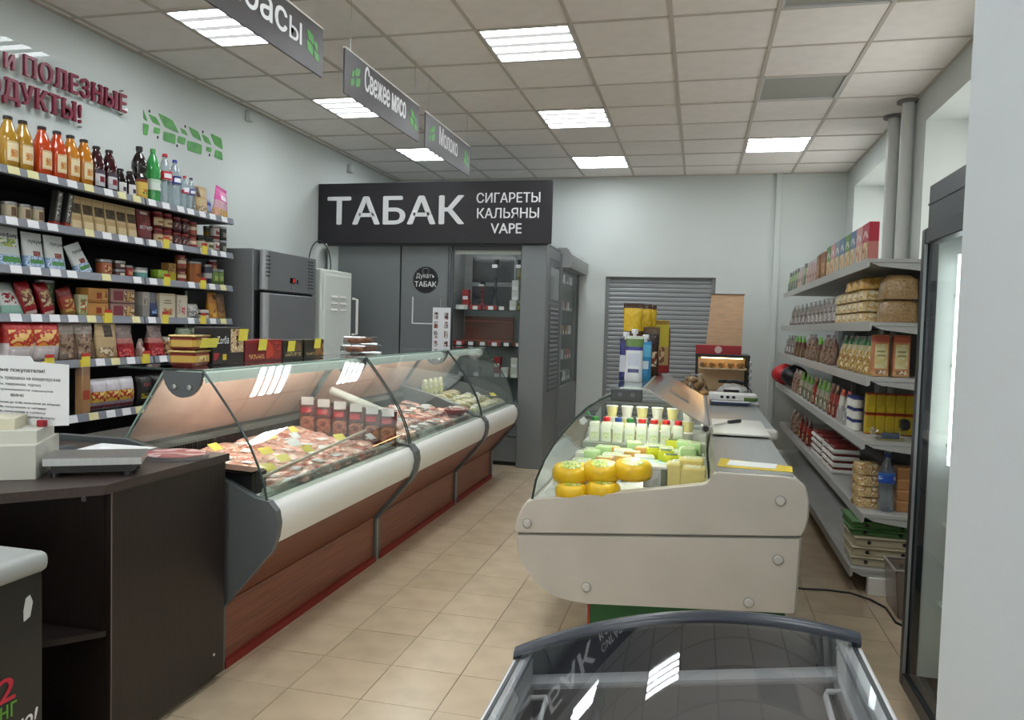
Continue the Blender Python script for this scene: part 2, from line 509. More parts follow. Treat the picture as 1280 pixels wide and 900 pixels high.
# ------------------------------------------------------------------ suspended ceiling
UX, VY, CS = -3.2251, 4.6375, .6
ceil = obj('ceiling', MB().box(XL, XR, YF, YB, CZ+.06, CZ+.12), CEILT, kind='structure')
lit = [(0, -10), (0, -7), (0, -4), (0, -1), (0, 2), (0, 5), (3, -9), (3, -6), (3, -3), (3, 0), (3, 3), (3, 6), (6, 5), (6, -4), (6, -7)]
unlit = [(6, 2), (6, -1)]
board_me = MB().box(-.292, .292, -.292, .292, 0, .012).mesh('board', CEILT, 0)
rest = MB()
for u in range(-2, 8):
    for v in range(-14, 9):
        if (u, v) in lit or (u, v) in unlit: continue
        x0, x1 = max(XL, UX+CS*u), min(XR, UX+CS*(u+1)); y0, y1 = max(YF, VY+CS*v), min(YB, VY+CS*(v+1))
        if x1-x0 < .04 or y1-y0 < .04: continue
        if v >= -3:
            full = x1-x0 > .59 and y1-y0 > .59
            if full:
                o = link('ceiling_tile', board_me, ceil); o.location = ((x0+x1)/2, (y0+y1)/2, CZ+random.uniform(.002, .006))
                o.rotation_euler = (random.uniform(-.004, .004), random.uniform(-.004, .004), 0)
            else: obj('ceiling_tile', MB().box(x0, x1, y0, y1, CZ+.004, CZ+.016), CEILT, ceil, smooth=0)
        else: rest.box(x0+.006, x1-.006, y0+.006, y1-.006, CZ+.004, CZ+.016)
obj('ceiling_tiles', rest, CEILT, ceil, smooth=0, kind='stuff')
for u in range(-1, 9):
    x = min(UX+CS*u, XR-.01)
    obj('runner_bar', MB().box(x-.012, x+.012, YF, YB, CZ-.003, CZ+.03), TBAR, ceil, smooth=0)
for v in range(-13, 9):
    y = VY+CS*v
    if YF < y < YB: obj('cross_bar', MB().box(XL, XR, y-.01, y+.01, CZ-.002, CZ+.028), TBAR, ceil, smooth=0)
for q in (0, 1):
    obj('trim_%d' % (5+q), MB().box(*((XL, XL+.02, YF, YB) if q == 0 else (XL, XR, YB-.02, YB)), CZ-.006, CZ+.02), TBAR, kind='structure')

def ceiling_light(u, v, label, on=True):
    t = thing('ceiling_light', label, 'ceiling light', (UX+CS*(u+.5), VY+CS*(v+.5), CZ), 'square lamps in the suspended ceiling')
    f = MB()
    a = .29
    for b in ((-a, a, -a, -a+.014), (-a, a, a-.014, a), (-a, -a+.014, -a, a), (a-.014, a, -a, a)): f.box(*b, -.004, .05)
    obj('frame', f, LAMPH, t, world=False)
    if not on:
        obj('diffuser', MB().box(-a+.012, a-.012, -a+.012, a-.012, .008, .014), LAMPOFF, t, world=False); return
    obj('reflector', MB().box(-a, a, -a, a, .05, .056), LAMPH, t, world=False)
    for k in range(4):
        y = -a+.072+k*.1455
        obj('lamp_tube', MB().prism([(y-.039, .004), (y+.039, .004), (y+.039, .02), (y+.03, .03), (y-.03, .03), (y-.039, .02)], 'X', -a+.015, a-.015), LAMPM, t, world=False, smooth=0)
        if k < 3: obj('louvre', MB().prism([(y+.042, .002), (y+.1035, .002), (y+.094, .04), (y+.0515, .04)], 'X', -a+.015, a-.015), LAMPD, t, world=False, smooth=0)
where = {(0, -1): 'leftmost row of lamps, partly behind the nearest hanging sign', (0, 2): 'left row, middle lamp above the second hanging sign', (0, 5): 'left row, farthest lamp, just left of the smallest hanging sign',
         (3, 0): 'middle row, nearest and largest in view', (3, 3): 'middle row, second from the near end', (3, 6): 'middle row, farthest, over the tobacco sign', (6, 5): 'right row, the only lit lamp on that side'}
for k, (u, v) in enumerate(lit):
    ceiling_light(u, v, 'lit square ceiling light, '+where.get((u, v), '%s of those behind the viewer' % ORD[k]))
ceiling_light(6, 2, 'unlit grey ceiling light, middle of the right row near the windows', False)
ceiling_light(6, -1, 'unlit grey ceiling light at the top edge near the pillar', False)

# ------------------------------------------------------------------ hanging and wall signs
YAX, ZAX, XAX = (0, 1, 0), (0, 0, 1), (1, 0, 0)
def leaf_poly(c, k=6):
    """leaf from four corners: corners 0 and 2 pointed, 1 and 3 rounded"""
    a, b, cc, d = [Vector(p) for p in c]
    m = (a+b+cc+d)/4
    a, b, cc, d = [m+(p-m)*1.1 for p in (a, b, cc, d)]
    pts = []
    for (p, q, r) in ((a, b, cc), (cc, d, a)):
        for i in range(k):
            t = i/k
            e = p.lerp(q, min(1, t*1.0)).lerp(q.lerp(r, t), t)
            g = p.lerp(q, 2*t) if t < .5 else q.lerp(r, 2*t-1)
            pts.append(e.lerp(g, .5))
    return [(p.x, p.y) for p in pts]

HS = {}
def hanging_sign(y0, y1, words, x0, x1, label, leaf_l, small=1.):
    X, zb, zt = -2.0, 2.705, 2.955
    t = thing('hanging_sign', label, 'sign', (X, (y0+y1)/2, zb), 'signs hanging over the left counters')
    obj('board', MB().box(X-.005, X+.005, y0, y1, zb, zt), SIGNT, t)
    obj('edge_strip', MB().box(X-.008, X+.008, y0, y1, zt, zt+.008), WHITE, t)
    for y in (y0+.08, y1-.08):
        obj('wire', MB().tube([(X, y, zt), (X, y, CZ)], .0015, 5), STEEL, t)
    lettering('lettering', words, (X+.006, x0, zb+.09*small), YAX, ZAX, x1-x0, .15*small, LETW, t, bold=.03, serifs=HS.get(words), serifs_size=(.03, .016))
    if words == 'Колбас': lettering('lettering', 'Ы', (X+.006, x1+.018, zb+.09), YAX, ZAX, .12, .106, LETW, t, bold=.03)
    L0 = [[(.02, .98), (.5, .9), (.56, .52), (.1, .56)], [(.0, .5), (.5, .46), (.44, .04), (.04, .1)], [(.6, .72), (.84, .66), (.86, .36), (.62, .38)], [(.58, .32), (.98, .26), (.94, -.08), (.6, -.02)]]
    for yc in ([y0+.07] if leaf_l else [])+[y1-.17]:
        for q in L0:
            pts = [((yc+(.13-p[0]*.13 if yc < (y0+y1)/2 else p[0]*.13)), zb+.075+p[1]*.12) for p in q]
            obj('leaf', MB().prism(leaf_poly(pts, 4), 'X', X+.0055, X+.0065), LEAF, t, smooth=0)
hanging_sign(2.45, 3.752, 'Колбас', 2.62, 3.39, 'dark hanging sign lettered for sausages, nearest of three, cut by top edge', False)
hanging_sign(4.01, 5.185, 'Свежее мясо', 4.27, 4.93, 'dark hanging sign lettered for fresh meat, middle of the three', True)
hanging_sign(5.32, 6.43, 'Молоко', 5.62, 6.08, 'dark hanging sign lettered for milk, farthest of the three', True, .95)

t = thing('tobacco_sign', 'wide black sign with big white tobacco lettering above the grey kiosk', 'sign', (-2.66, 7.30, 2.213))
obj('board', MB().box(-3.895, -1.417, 7.28, 7.31, 2.213, 2.827, .003), SIGND, t)
lettering('lettering', 'ТАБАК', (-3.79, 7.2795, 2.405), XAX, ZAX, 1.49, .287, LETW, t, bold=.035)
for s, x0, x1, zb in (('СИГАРЕТЫ', 601, 677, 2.612), ('КАЛЬЯНЫ', 602, 676, 2.462), ('VAPE', 619, 656, 2.312)):
    lettering('lettering', s, (-3.907+(x0-397)*.00847, 7.2795, zb), XAX, ZAX, (x1-x0)*.00847, .1, LETW, t, bold=.02)

SER = {'П': [(.12, 0), (.88, 0), (.06, 1), (.94, 1)], 'Л': [(.1, 0), (.88, 0), (.4, 1)], 'Е': [(.06, 0), (.06, 1)], 'Н': [(.12, 0), (.88, 0), (.12, 1), (.88, 1)], 'Ы': [(.08, 1), (.93, 0), (.93, 1), (.05, 0)], 'Т': [(.5, 0)], 'К': [(.12, 0), (.12, 1), (.9, 0), (.88, 1)], 'У': [(.08, 1), (.92, 1)], 'Д': [(.3, 1)], 'Р': [(.12, 0), (.05, 1)]}
def wall_words(line, y1, zb, h, span, label, pane):
    t = thing('wall_lettering', label, 'lettering', (XL, y1, zb), 'burgundy lettering on the left wall')
    obj('acrylic_panel', MB().box(XL+.018, XL+.022, *pane), glass('sign_acrylic', (253, 254, 254), k=.55), t)
    V, _ = text_mesh(line); x1t = max(v[0] for v in V); x0t = min(v[0] for v in V)
    V, _ = text_mesh('П'); hh = max(v[1] for v in V)-min(v[1] for v in V); base = min(v[1] for v in V)
    k = span/(x1t-x0t)
    for i, ch in enumerate(line):
        if ch == ' ': continue
        pre = max(v[0] for v in text_mesh(line[:i+1])[0])
        V, _ = text_mesh(ch)
        cx0, cx1 = min(v[0] for v in V), max(v[0] for v in V)
        cy0, cy1 = min(v[1] for v in V), max(v[1] for v in V)
        lettering('letter', ch, (XL+.026, y1-(x1t-(pre-(cx1-cx0)))*k, zb+(cy0-base)/hh*h), YAX, ZAX, (cx1-cx0)*k, (cy1-cy0)/hh*h, BURG, t, bold=.035, depth=.018, serifs=SER.get(ch), serifs_size=(.036, .014))
    for y in (pane[0]+.05, pane[1]-.05):
        for z in (pane[2]+.03, pane[3]-.03):
            obj('stud', MB().tube([(XL, y, z), (XL+.03, y, z)], .006, 8), STEEL, t)
wall_words('и ПОЛЕЗНЫЕ', 4.50, 2.792, .12, .945, 'burgundy raised lettering on clear panel, upper line high on left wall', (3.4, 4.53, 2.75, 2.97))
wall_words('ПРОДУКТЫ!', 4.105, 2.622, .122, .87, 'burgundy raised lettering on clear panel, lower line above the bottles', (3.1, 4.17, 2.575, 2.745))

t = thing('leaf_decal', 'green leaf pattern decal on the white left wall above the plastic bottles', 'decal', (XL, 5.17, 2.7))
LV = [[(4.707, 2.873), (4.745, 2.819), (4.743, 2.807), (4.707, 2.809)], [(4.706, 2.777), (4.771, 2.79), (4.746, 2.711), (4.708, 2.696)],
      [(4.767, 2.859), (4.842, 2.859), (4.878, 2.812), (4.802, 2.809)], [(4.822, 2.78), (4.887, 2.793), (4.87, 2.747), (4.806, 2.737)],
      [(4.873, 2.89), (5.023, 2.89), (5.077, 2.81), (4.927, 2.807)], [(4.927, 2.774), (5.062, 2.793), (5.041, 2.719), (4.906, 2.705)],
      [(5.109, 2.849), (5.17, 2.845), (5.189, 2.814), (5.125, 2.813)], [(5.087, 2.782), (5.178, 2.792), (5.153, 2.737), (5.065, 2.728)],
      [(5.212, 2.881), (5.329, 2.879), (5.352, 2.814), (5.253, 2.818)], [(5.202, 2.772), (5.379, 2.791), (5.351, 2.709), (5.179, 2.695)],
      [(5.373, 2.865), (5.448, 2.862), (5.48, 2.813), (5.399, 2.811)], [(5.429, 2.78), (5.495, 2.79), (5.48, 2.751), (5.417, 2.746)],
      [(5.486, 2.895), (5.63, 2.901), (5.631, 2.813), (5.526, 2.821)], [(5.547, 2.781), (5.632, 2.789), (5.633, 2.722), (5.52, 2.717)]]
for q in LV: obj('leaf', MB().prism(leaf_poly(q), 'X', XL, XL+.003), LEAF, t, smooth=0)
for y, z in [(4.769, 2.883), (5.163, 2.876), (5.378, 2.888), (4.858, 2.719), (5.072, 2.708), (5.466, 2.724)]:
    obj('berry', MB().prism([(y+.009*math.cos(a*PI/4), z+.011*math.sin(a*PI/4)) for a in range(8)], 'X', XL, XL+.003), mat('berry_dark', (60, 30, 50), .6), t, smooth=0)
for k, (y, z) in enumerate(((5.99, 3.13), (7.98, 3.08))):
    t = thing('wall_bracket', 'small pale grey box under the ceiling on left wall, '+('nearer' if k == 0 else 'farther')+' one', 'bracket', (XL, y, z), 'small boxes under the ceiling')
    obj('box', MB().box(XL, XL+.05, y-.03, y+.03, z, z+.085, .006), WALL, t)
    obj('cap', MB().box(XL, XL+.055, y-.033, y+.033, z+.085, z+.093, .002), LAMPH, t)
# ------------------------------------------------------------------ goods: one builder per kind, copies in loops
PROTO = {}
def put(key, x, y, z, label, group=None, rz=0., tilt=(0., 0.), s=1., rot=None):
    """place one more of the goods of this kind: the first time the prototype itself, then copies with their parts"""
    fn = GOODS[key]
    if key not in PROTO: r = PROTO[key] = fn()
    else: r = dup(PROTO[key])
    r.location = (x, y, z); r.rotation_euler = (tilt[0], tilt[1], rz); r.scale = (s, s, s)
    if rot: r.rotation_euler = rot
    r['label'] = label
    if group: r['group'] = group
    elif 'group' in r: del r['group']
    return r

def single(name, cat, mb, m, smooth=.7):
    o = link(name, mb.mesh(name, m, smooth), None, label='', category=cat); return o
def root(name, cat): return thing(name, '', cat)

def bottle(name, cat, prof, m, cap, capm, label=None, labm=None, n=16):
    r = root(name, cat)
    obj('body', MB().lathe(prof, n), m, r, world=False)
    z0, z1, rr = cap
    obj('cap', MB().lathe([(rr*.9, z0), (rr, z0+.002), (rr, z1-.003), (rr*.85, z1)], 12), capm, r, world=False)
    if label:
        z0, z1, rr, a = label
        if a >= PI: obj('label', MB().lathe([(rr, z0), (rr, z1)], n), labm, r, world=False)
        else: obj('label', MB().lathe([(rr, z0), (rr, z1)], 8, a0=-a, a1=a), labm, r, world=False)
    return r

def can(name, cat, rad, h, m, lid=None):
    r = root(name, cat)
    obj('body', MB().lathe([(rad*.93, 0), (rad, .004), (rad, h-.004), (rad*.95, h)], 18), m, r, world=False)
    if lid: obj('lid', MB().lathe([(rad*1.02, h-.014), (rad*1.03, h-.012), (rad*1.03, h), (rad*.95, h+.002), (0, h+.001)], 18), lid, r, world=False)
    return r

def carton(name, cat, d, wd, h, m, bev=.003):
    return single(name, cat, MB().box(-d/2, d/2, -wd/2, wd/2, 0, h, bev), m)

def pouch(name, cat, d, wd, h, m, seed=0, lump=.006, crimp=.08, pw=1.4, sq=.65):
    """stand-up bag: wide gusset at the foot, flat seal at the top"""
    def fn(u, v):
        a = 2*PI*u
        c, s_ = math.cos(a), math.sin(a)
        vv = min(1, v/(1-crimp)) if crimp else v
        hd = d/2*max(0, 1-vv**pw)**.75+.003
        if v < .05: hd *= .85
        hw = wd/2*(1-.07*math.sin(PI*v)-(.03 if v < .05 else 0))
        x = hd*math.copysign(abs(c)**sq, c); y = hw*math.copysign(abs(s_)**.55, s_)
        nz = noise.noise_vector(Vector((x*14+seed*7, y*14+seed*3, v*h*14)))*lump*min(1, 4*v)*(1 if v < .95 else .3)
        return (x+nz.x, y+nz.y*.6, max(0, v*h+(nz.z*.4 if v < .9 else nz.z)))
    return single(name, cat, MB().grid(fn, 20, 14, closed=True), m, 1.2)

def pillow(name, cat, d, wd, h, m, seed=0, lump=.006):
    """pillow bag with a flat seal at both ends"""
    def fn(u, v):
        a = 2*PI*u; c, s_ = math.cos(a), math.sin(a)
        hd = d/2*max(0, math.sin(PI*(.02+.96*v)))**.55*(0 if v in (0, 1) else 1)+.0025
        hw = wd/2*(1-.1*math.sin(PI*v))
        x = hd*math.copysign(abs(c)**.75, c); y = hw*math.copysign(abs(s_)**.6, s_)
        nz = noise.noise_vector(Vector((x*14+seed*7, y*14+seed*3, v*h*14)))*lump
        return (x+nz.x*(.3+.7*math.sin(PI*v)), y+nz.y*.5, max(0, v*h+nz.z*.3))
    return single(name, cat, MB().grid(fn, 20, 15, closed=True), m, 1.2)

JP = [(0, 0), (.043, 0), (.047, .006), (.047, .165), (.043, .19), (.03, .228), (.021, .25), (.019, .27)]
def juice(m, lm): return bottle('juice_bottle', 'bottle', JP, m, (.262, .281, .0225), mat('cap_dark', (40, 34, 34), .35), (.05, .15, .0478, .75), lm, 18)
CREAMLAB = pack('label_cream', [(0, (226, 205, 160)), (.12, (236, 220, 180)), (.9, (214, 190, 140))], [(.2, .8, .2, .6, [(220, 170, 90), (190, 110, 50), (236, 214, 160)], 60)], .5)
DARKLAB = pack('label_syrup', [(0, (190, 190, 196)), (.3, (214, 214, 220)), (.75, (80, 70, 80))], [(.25, .75, .25, .6, [(130, 20, 40)], 1)], .5)
PET = [(0, .004), (.03, 0), (.043, .01), (.044, .06), (.042, .075), (.044, .09), (.044, .2), (.04, .225), (.028, .262), (.016, .29), (.0135, .298), (.0135, .312)]
GOODS = {}
G = GOODS
G['juice_amber'] = lambda: juice(mat('juice_amber', (196, 122, 26), .12, coat=.6), CREAMLAB)
G['juice_gold'] = lambda: juice(mat('juice_gold', (176, 132, 40), .12, coat=.6), CREAMLAB)
G['juice_orange'] = lambda: juice(mat('juice_orange', (196, 70, 24), .12, coat=.6), CREAMLAB)
G['syrup_big'] = lambda: bottle('syrup_bottle', 'bottle', [(r*.96, z*.94) for r, z in JP], mat('syrup_dark', (58, 12, 20), .1, coat=.7), (.246, .264, .022), mat('cap_dark'), (.03, .125, .0462, .95), DARKLAB, 18)
G['syrup_small'] = lambda: bottle('syrup_bottle', 'bottle', [(0, 0), (.034, 0), (.036, .005), (.036, .1), (.03, .125), (.02, .145), (.018, .16)], mat('syrup_black', (24, 12, 16), .1, coat=.7), (.154, .17, .021), mat('cap_dark'), (.02, .085, .0366, 1.0), pack('label_white_berry', [(0, (224, 222, 220))], [(.3, .75, .2, .6, [(50, 30, 60)], 1)], .5))
G['soy_bottle'] = lambda: bottle('sauce_bottle', 'bottle', [(0, 0), (.046, 0), (.05, .008), (.05, .15), (.036, .17), (.036, .182), (.047, .205), (.045, .245), (.03, .285), (.018, .305), (.018, .32)], mat('sauce_black', (20, 14, 13), .1, coat=.7), (.315, .345, .021), BLACK, (.02, .135, .0508, 1.2), pack('label_yellow_food', [(0, (206, 160, 60)), (.15, (222, 188, 92)), (.85, (120, 50, 20))], [(.3, .8, .2, .5, [(200, 60, 30), (230, 190, 80), (90, 120, 40)], 70)], .5))
PETC = glass('pet_clear', (222, 232, 236), rough=.08, k=1.6, veil=.16, veilc=(210, 222, 228))
PETG = glass('pet_green', (120, 205, 140), rough=.08, k=1.5, veil=.55, veilc=(70, 175, 95))
G['pet_green'] = lambda: bottle('soda_bottle', 'bottle', [(r*1.12, z*1.1) for r, z in PET], PETG, (.336, .36, .017), mat('cap_green', (70, 150, 80), .4), (.09, .16, .0503, PI), pack('label_pale', [(0, (214, 226, 216)), (.7, (190, 214, 196))], [(.6, .95, .3, .7, [(120, 130, 130)], 1)], .4))
def cola(cap, l1, l2, k): return bottle('soda_bottle', 'bottle', [(r*k, z*k) for r, z in PET], PETC, (.306*k, .326*k, .0155*k), cap, (.165*k, .215*k, .0448*k, PI), pack('label_soda_'+l1[0], [(0, l1[1]), (.55, l2)], [(.1, .6, .2, .75, [(236, 236, 240)], 1)], .35))
CAPR = mat('cap_red', (190, 40, 50), .4); CAPB = mat('cap_blue', (40, 60, 140), .4)
G['soda_red'] = lambda: cola(CAPR, ('red', (186, 28, 48)), (200, 40, 60), 1.08)
G['soda_blue'] = lambda: cola(CAPB, ('blue', (30, 60, 150)), (26, 50, 130), 1.02)
G['soda_red_small'] = lambda: cola(CAPR, ('redwhite', (200, 60, 90)), (226, 226, 236), .74)
G['soda_blue_small'] = lambda: cola(mat('cap_navy', (34, 36, 60), .4), ('navy', (40, 50, 120)), (44, 60, 140), .74)
KRAFT = pack('kraft_window', [(0, (176, 150, 104)), (.42, (190, 166, 122)), (.9, (170, 146, 104))], [(.1, .9, .5, .78, [(70, 58, 44), (96, 80, 56)], 40), (.12, .88, .04, .3, [(206, 186, 146)], 1)], .6, .25, 40)
G['kraft_pack'] = lambda: pouch('grocery_pouch', 'pouch', .06, .088, .2, KRAFT, 1, .002, .1)
G['kraft_bag'] = lambda: pouch('nut_bag', 'bag', .07, .13, .2, pack('kraft_nuts', [(0, (150, 124, 84)), (.3, (190, 166, 122)), (.55, (176, 150, 106))], [(.1, .35, .6, .95, [(60, 44, 32)], 1), (.15, .85, .02, .32, [(214, 200, 170), (120, 92, 60), (160, 130, 90)], 60)], .5, .3, 40), 2, .004)
G['blue_bag'] = lambda: pouch('snack_bag', 'bag', .06, .1, .17, pack('bag_blue_white', [(0, (120, 120, 110)), (.25, (150, 170, 205)), (.7, (206, 214, 228))], [(.1, .9, .5, .62, [(60, 80, 160)], 1)], .3, .4, 30), 3)
G['pink_bag'] = lambda: pouch('snack_bag', 'bag', .07, .17, .235, pack('bag_pink', [(0, (196, 150, 120)), (.3, (206, 160, 176)), (.55, (214, 90, 160)), (.9, (200, 60, 140))], [(.2, .85, .02, .3, [(206, 160, 80), (150, 100, 50), (230, 200, 150)], 40), (.3, .8, .6, .75, [(240, 220, 236)], 1)], .25, .4, 25), 4)
JAR = [(0, 0), (.036, 0), (.04, .006), (.04, .07), (.034, .082), (.034, .09)]
def jar(m, lidm, labm, k=1., name='preserve_jar'): return bottle(name, 'jar', [(r*k, z*k) for r, z in JAR], m, (.082*k, .1*k, .037*k), lidm, (.014*k, .062*k, .0406*k, 1.3), labm)
LIDR = mat('lid_red', (130, 26, 30), .35); LIDG = mat('lid_gold', (176, 150, 90), .35, metal=.4)
G['jar_cream'] = lambda: jar(mat('jam_red', (104, 24, 26), .12, coat=.6), LIDR, pack('label_cream_plain', [(0, (214, 192, 150)), (.8, (190, 160, 110))], [(.2, .8, .3, .6, [(150, 100, 60)], 1)]), 1.05)
G['jar_red'] = lambda: jar(mat('jam_dark', (72, 18, 26), .12, coat=.6), LIDR, pack('label_dark_flower', [(0, (70, 24, 34))], [(.1, .9, .2, .85, [(190, 160, 150), (90, 30, 44), (70, 24, 34)], 45)]), 1.0)
G['jar_meat'] = lambda: jar(mat('jar_brown', (140, 84, 54), .15, coat=.5), LIDR, pack('label_redwhite', [(0, (150, 50, 40)), (.5, (222, 200, 170))]), .95)
G['jar_olive'] = lambda: jar(mat('jar_olive', (44, 46, 34), .12, coat=.6), mat('lid_black', (40, 40, 36), .4), pack('label_pale_olive', [(0, (190, 186, 160))], [(.2, .8, .3, .7, [(90, 90, 60)], 1)]), 1.12)
def tin(key, bands, patches, rad=.036, h=.1, lid='lid_gold', name='food_can'): G[key] = lambda: can(name, 'can', rad, h, pack('tin_'+key, bands, patches, .3), MATS.get(lid) or mat(lid, (150, 150, 150), .4))
mat('lid_steel', (170, 170, 172), .35, metal=.7)
tin('cream_can', [(0, (90, 70, 62)), (.12, (214, 200, 170)), (.85, (80, 62, 54))], [(.3, .7, .3, .75, [(120, 90, 70)], 1)], lid='lid_steel')
tin('dark_can', [(0, (40, 40, 40)), (.15, (56, 60, 56)), (.8, (40, 42, 40))], [(.2, .8, .25, .6, [(150, 150, 140), (70, 74, 70)], 40)], lid='lid_steel')
tin('red_can', [(0, (120, 24, 22)), (.2, (168, 46, 40)), (.75, (130, 26, 24))], [(.2, .8, .3, .6, [(206, 150, 110), (150, 40, 36)], 40)], lid='lid_steel')
tin('yellow_can', [(0, (60, 54, 44)), (.2, (206, 172, 50)), (.6, (150, 150, 130))], [(.2, .8, .65, .9, [(60, 60, 50)], 1)], lid='lid_steel')
tin('white_red_can', [(0, (120, 40, 40)), (.25, (206, 200, 196)), (.8, (110, 60, 50))], [(.2, .8, .35, .65, [(150, 60, 60), (220, 214, 206)], 40)], lid='lid_steel')
tin('plum_can', [(0, (60, 36, 34)), (.2, (84, 52, 44)), (.7, (50, 32, 30))], [(.25, .75, .3, .6, [(206, 196, 180)], 1)], .04, .05, lid='lid_steel')
tin('teal_can', [(0, (90, 150, 146)), (.6, (226, 226, 222))], [], .052, .075, 'lid_steel')
tin('orange_canister', [(0, (150, 84, 34)), (.1, (176, 100, 42)), (.9, (120, 66, 30))], [(.3, .75, .35, .5, [(100, 54, 24)], 1)], .06, .16, 'lid_steel', 'canister')
tin('purple_can', [(0, (54, 48, 70)), (.35, (190, 190, 186)), (.6, (60, 56, 80))], [], .036, .15, 'lid_steel')
tin('green_can', [(0, (86, 110, 54)), (.3, (110, 140, 66)), (.8, (90, 110, 60))], [(.2, .8, .35, .6, [(170, 180, 110)], 1)], .033, .125, 'lid_steel')
tin('tin_reddish', [(0, (120, 60, 46)), (.2, (176, 96, 60)), (.8, (90, 60, 40))], [(.2, .8, .25, .75, [(150, 40, 30), (206, 170, 110)], 50)], .045, .1, 'lid_steel')
tin('green_canister', [(0, (70, 88, 62)), (.2, (92, 112, 80)), (.85, (80, 96, 70))], [(.15, .85, .3, .75, [(150, 160, 110), (70, 92, 62)], 40)], .05, .1, 'lid_steel', 'canister')
def bx(key, d, wd, h, bands, patches=(), name='food_box', cat='box'): G[key] = lambda: carton(name, cat, d, wd, h, pack('box_'+key, bands, patches, .45))
def pc(key, d, wd, h, bands, patches=(), kind='pouch', name='snack_bag', seed=1, lump=.005, rough=.28, bump=.35, cat='bag'):
    G[key] = lambda: (pouch if kind == 'pouch' else pillow)(name, cat, d, wd, h, pack('bag_'+key, bands, patches, rough, bump, 28), seed, lump)
G['striped_pack'] = lambda: carton('pasta_sleeve', 'pack', .05, .05, .25, pack('sleeve_bw', [(0, (150, 40, 36)), (.16, (52, 52, 50))], [(.2, .75, .2, .95, [(180, 178, 170), (60, 60, 56), (200, 198, 190)], 55)], .4))
pc('ketchup', .06, .125, .2, [(0, (86, 16, 22)), (.2, (104, 20, 26)), (.85, (90, 18, 22))], [(.2, .8, .5, .8, [(150, 60, 40), (86, 20, 22), (120, 30, 30)], 40), (.25, .75, .86, .95, [(206, 190, 180)], 1)], name='ketchup_pouch', lump=.002)
BLUEDOT = [(96, 150, 200), (220, 228, 236)]
def sweets(key, wd): pc(key, .05, wd, .2, [(0, (110, 150, 195)), (.12, (150, 185, 215)), (.36, (222, 226, 224))], [(.05, .95, .03, .35, BLUEDOT, 150), (.2, .85, .16, .27, [(70, 140, 70)], 1), (.4, .75, .36, .5, [(110, 50, 50), (170, 90, 80)], 60)], name='sweets_pack', lump=.002, cat='pack')
sweets('sweets_a', .13)
pc('marshmallow', .05, .15, .215, [(0, (110, 150, 195)), (.3, (206, 216, 214)), (.6, (226, 230, 226))], [(.05, .95, .03, .3, BLUEDOT, 150), (.2, .9, .12, .26, [(70, 140, 70)], 1), (.2, .8, .5, .7, [(180, 190, 90), (110, 150, 70), (226, 228, 210)], 40)], name='sweets_pack', lump=.002, cat='pack')
bx('lime_box', .06, .1, .075, [(0, (110, 130, 40)), (.4, (140, 170, 50))], [(.1, .9, .45, .9, [(160, 190, 70)], 1)])
bx('yellow_face', .06, .08, .13, [(0, (186, 176, 40)), (.5, (150, 110, 60))], [(.1, .9, .5, .95, [(196, 150, 80), (110, 70, 40), (210, 190, 110)], 40)])
bx('small_grey', .05, .05, .07, [(0, (110, 100, 96)), (.6, (150, 130, 120))])
pc('red_cookie', .05, .085, .19, [(0, (150, 40, 44)), (.15, (150, 26, 34)), (.9, (130, 22, 30))], [(.12, .88, .3, .75, [(196, 170, 120), (120, 40, 40), (206, 190, 150)], 35), (.1, .9, .05, .15, [(220, 200, 190)], 1)], 'pillow', 'cookie_pack', cat='pack')
pc('white_green', .05, .13, .2, [(0, (150, 196, 180)), (.25, (222, 226, 220)), (.7, (206, 214, 206))], [(.2, .7, .3, .6, [(150, 30, 50), (220, 220, 214)], 40)], 'pillow', 'cookie_pack', cat='pack')
pc('gold_pack', .05, .1, .17, [(0, (150, 110, 60)), (.3, (160, 60, 44)), (.7, (120, 40, 34))], [(.15, .85, .2, .6, [(206, 170, 90), (150, 50, 40)], 40)], 'pillow', 'cookie_pack', cat='pack')
bx('green_wafer', .04, .07, .13, [(0, (150, 160, 110)), (.2, (190, 190, 150))], [(.2, .8, .2, .8, [(110, 150, 60), (180, 60, 50), (210, 206, 170)], 40)])
bx('orange_box', .09, .16, .085, [(0, (170, 116, 56)), (.2, (192, 138, 74))], [(.4, .65, .3, .7, [(150, 60, 36)], 1), (.72, .95, .2, .8, [(206, 160, 90), (150, 90, 44)], 40)], 'wafer_box')
bx('mauve_box', .1, .2, .088, [(0, (140, 104, 96)), (.12, (160, 128, 118))], [(.1, .5, .2, .85, [(130, 56, 66)], 1), (.55, .97, .15, .85, [(206, 170, 110), (110, 70, 40), (226, 206, 170)], 35)], 'cookie_box')
bx('grey_box', .06, .07, .17, [(0, (150, 148, 140)), (.5, (176, 170, 160))], [(.2, .8, .55, .85, [(120, 110, 100), (190, 186, 176)], 40)])
pc('blue_pack', .05, .075, .17, [(0, (30, 34, 60)), (.35, (44, 60, 110)), (.6, (110, 110, 120))], [(.2, .8, .2, .4, [(120, 160, 210), (40, 60, 110)], 40)], name='sweets_pack', cat='pack')
bx('cream_box', .06, .155, .17, [(0, (214, 204, 182)), (.9, (196, 180, 150))], [(.25, .8, .15, .42, [(196, 140, 80), (140, 90, 50), (222, 206, 170)], 40), (.25, .75, .6, .64, [(120, 100, 80)], 1), (.3, .7, .7, .74, [(120, 100, 80)], 1)], 'cookie_box')
bx('pink_box', .06, .105, .165, [(0, (220, 210, 190)), (.9, (206, 196, 176))], [(.4, .75, .2, .5, [(190, 80, 90), (220, 206, 190)], 60), (.1, .3, .2, .8, [(170, 160, 150), (220, 210, 190)], 60)], 'cookie_box')
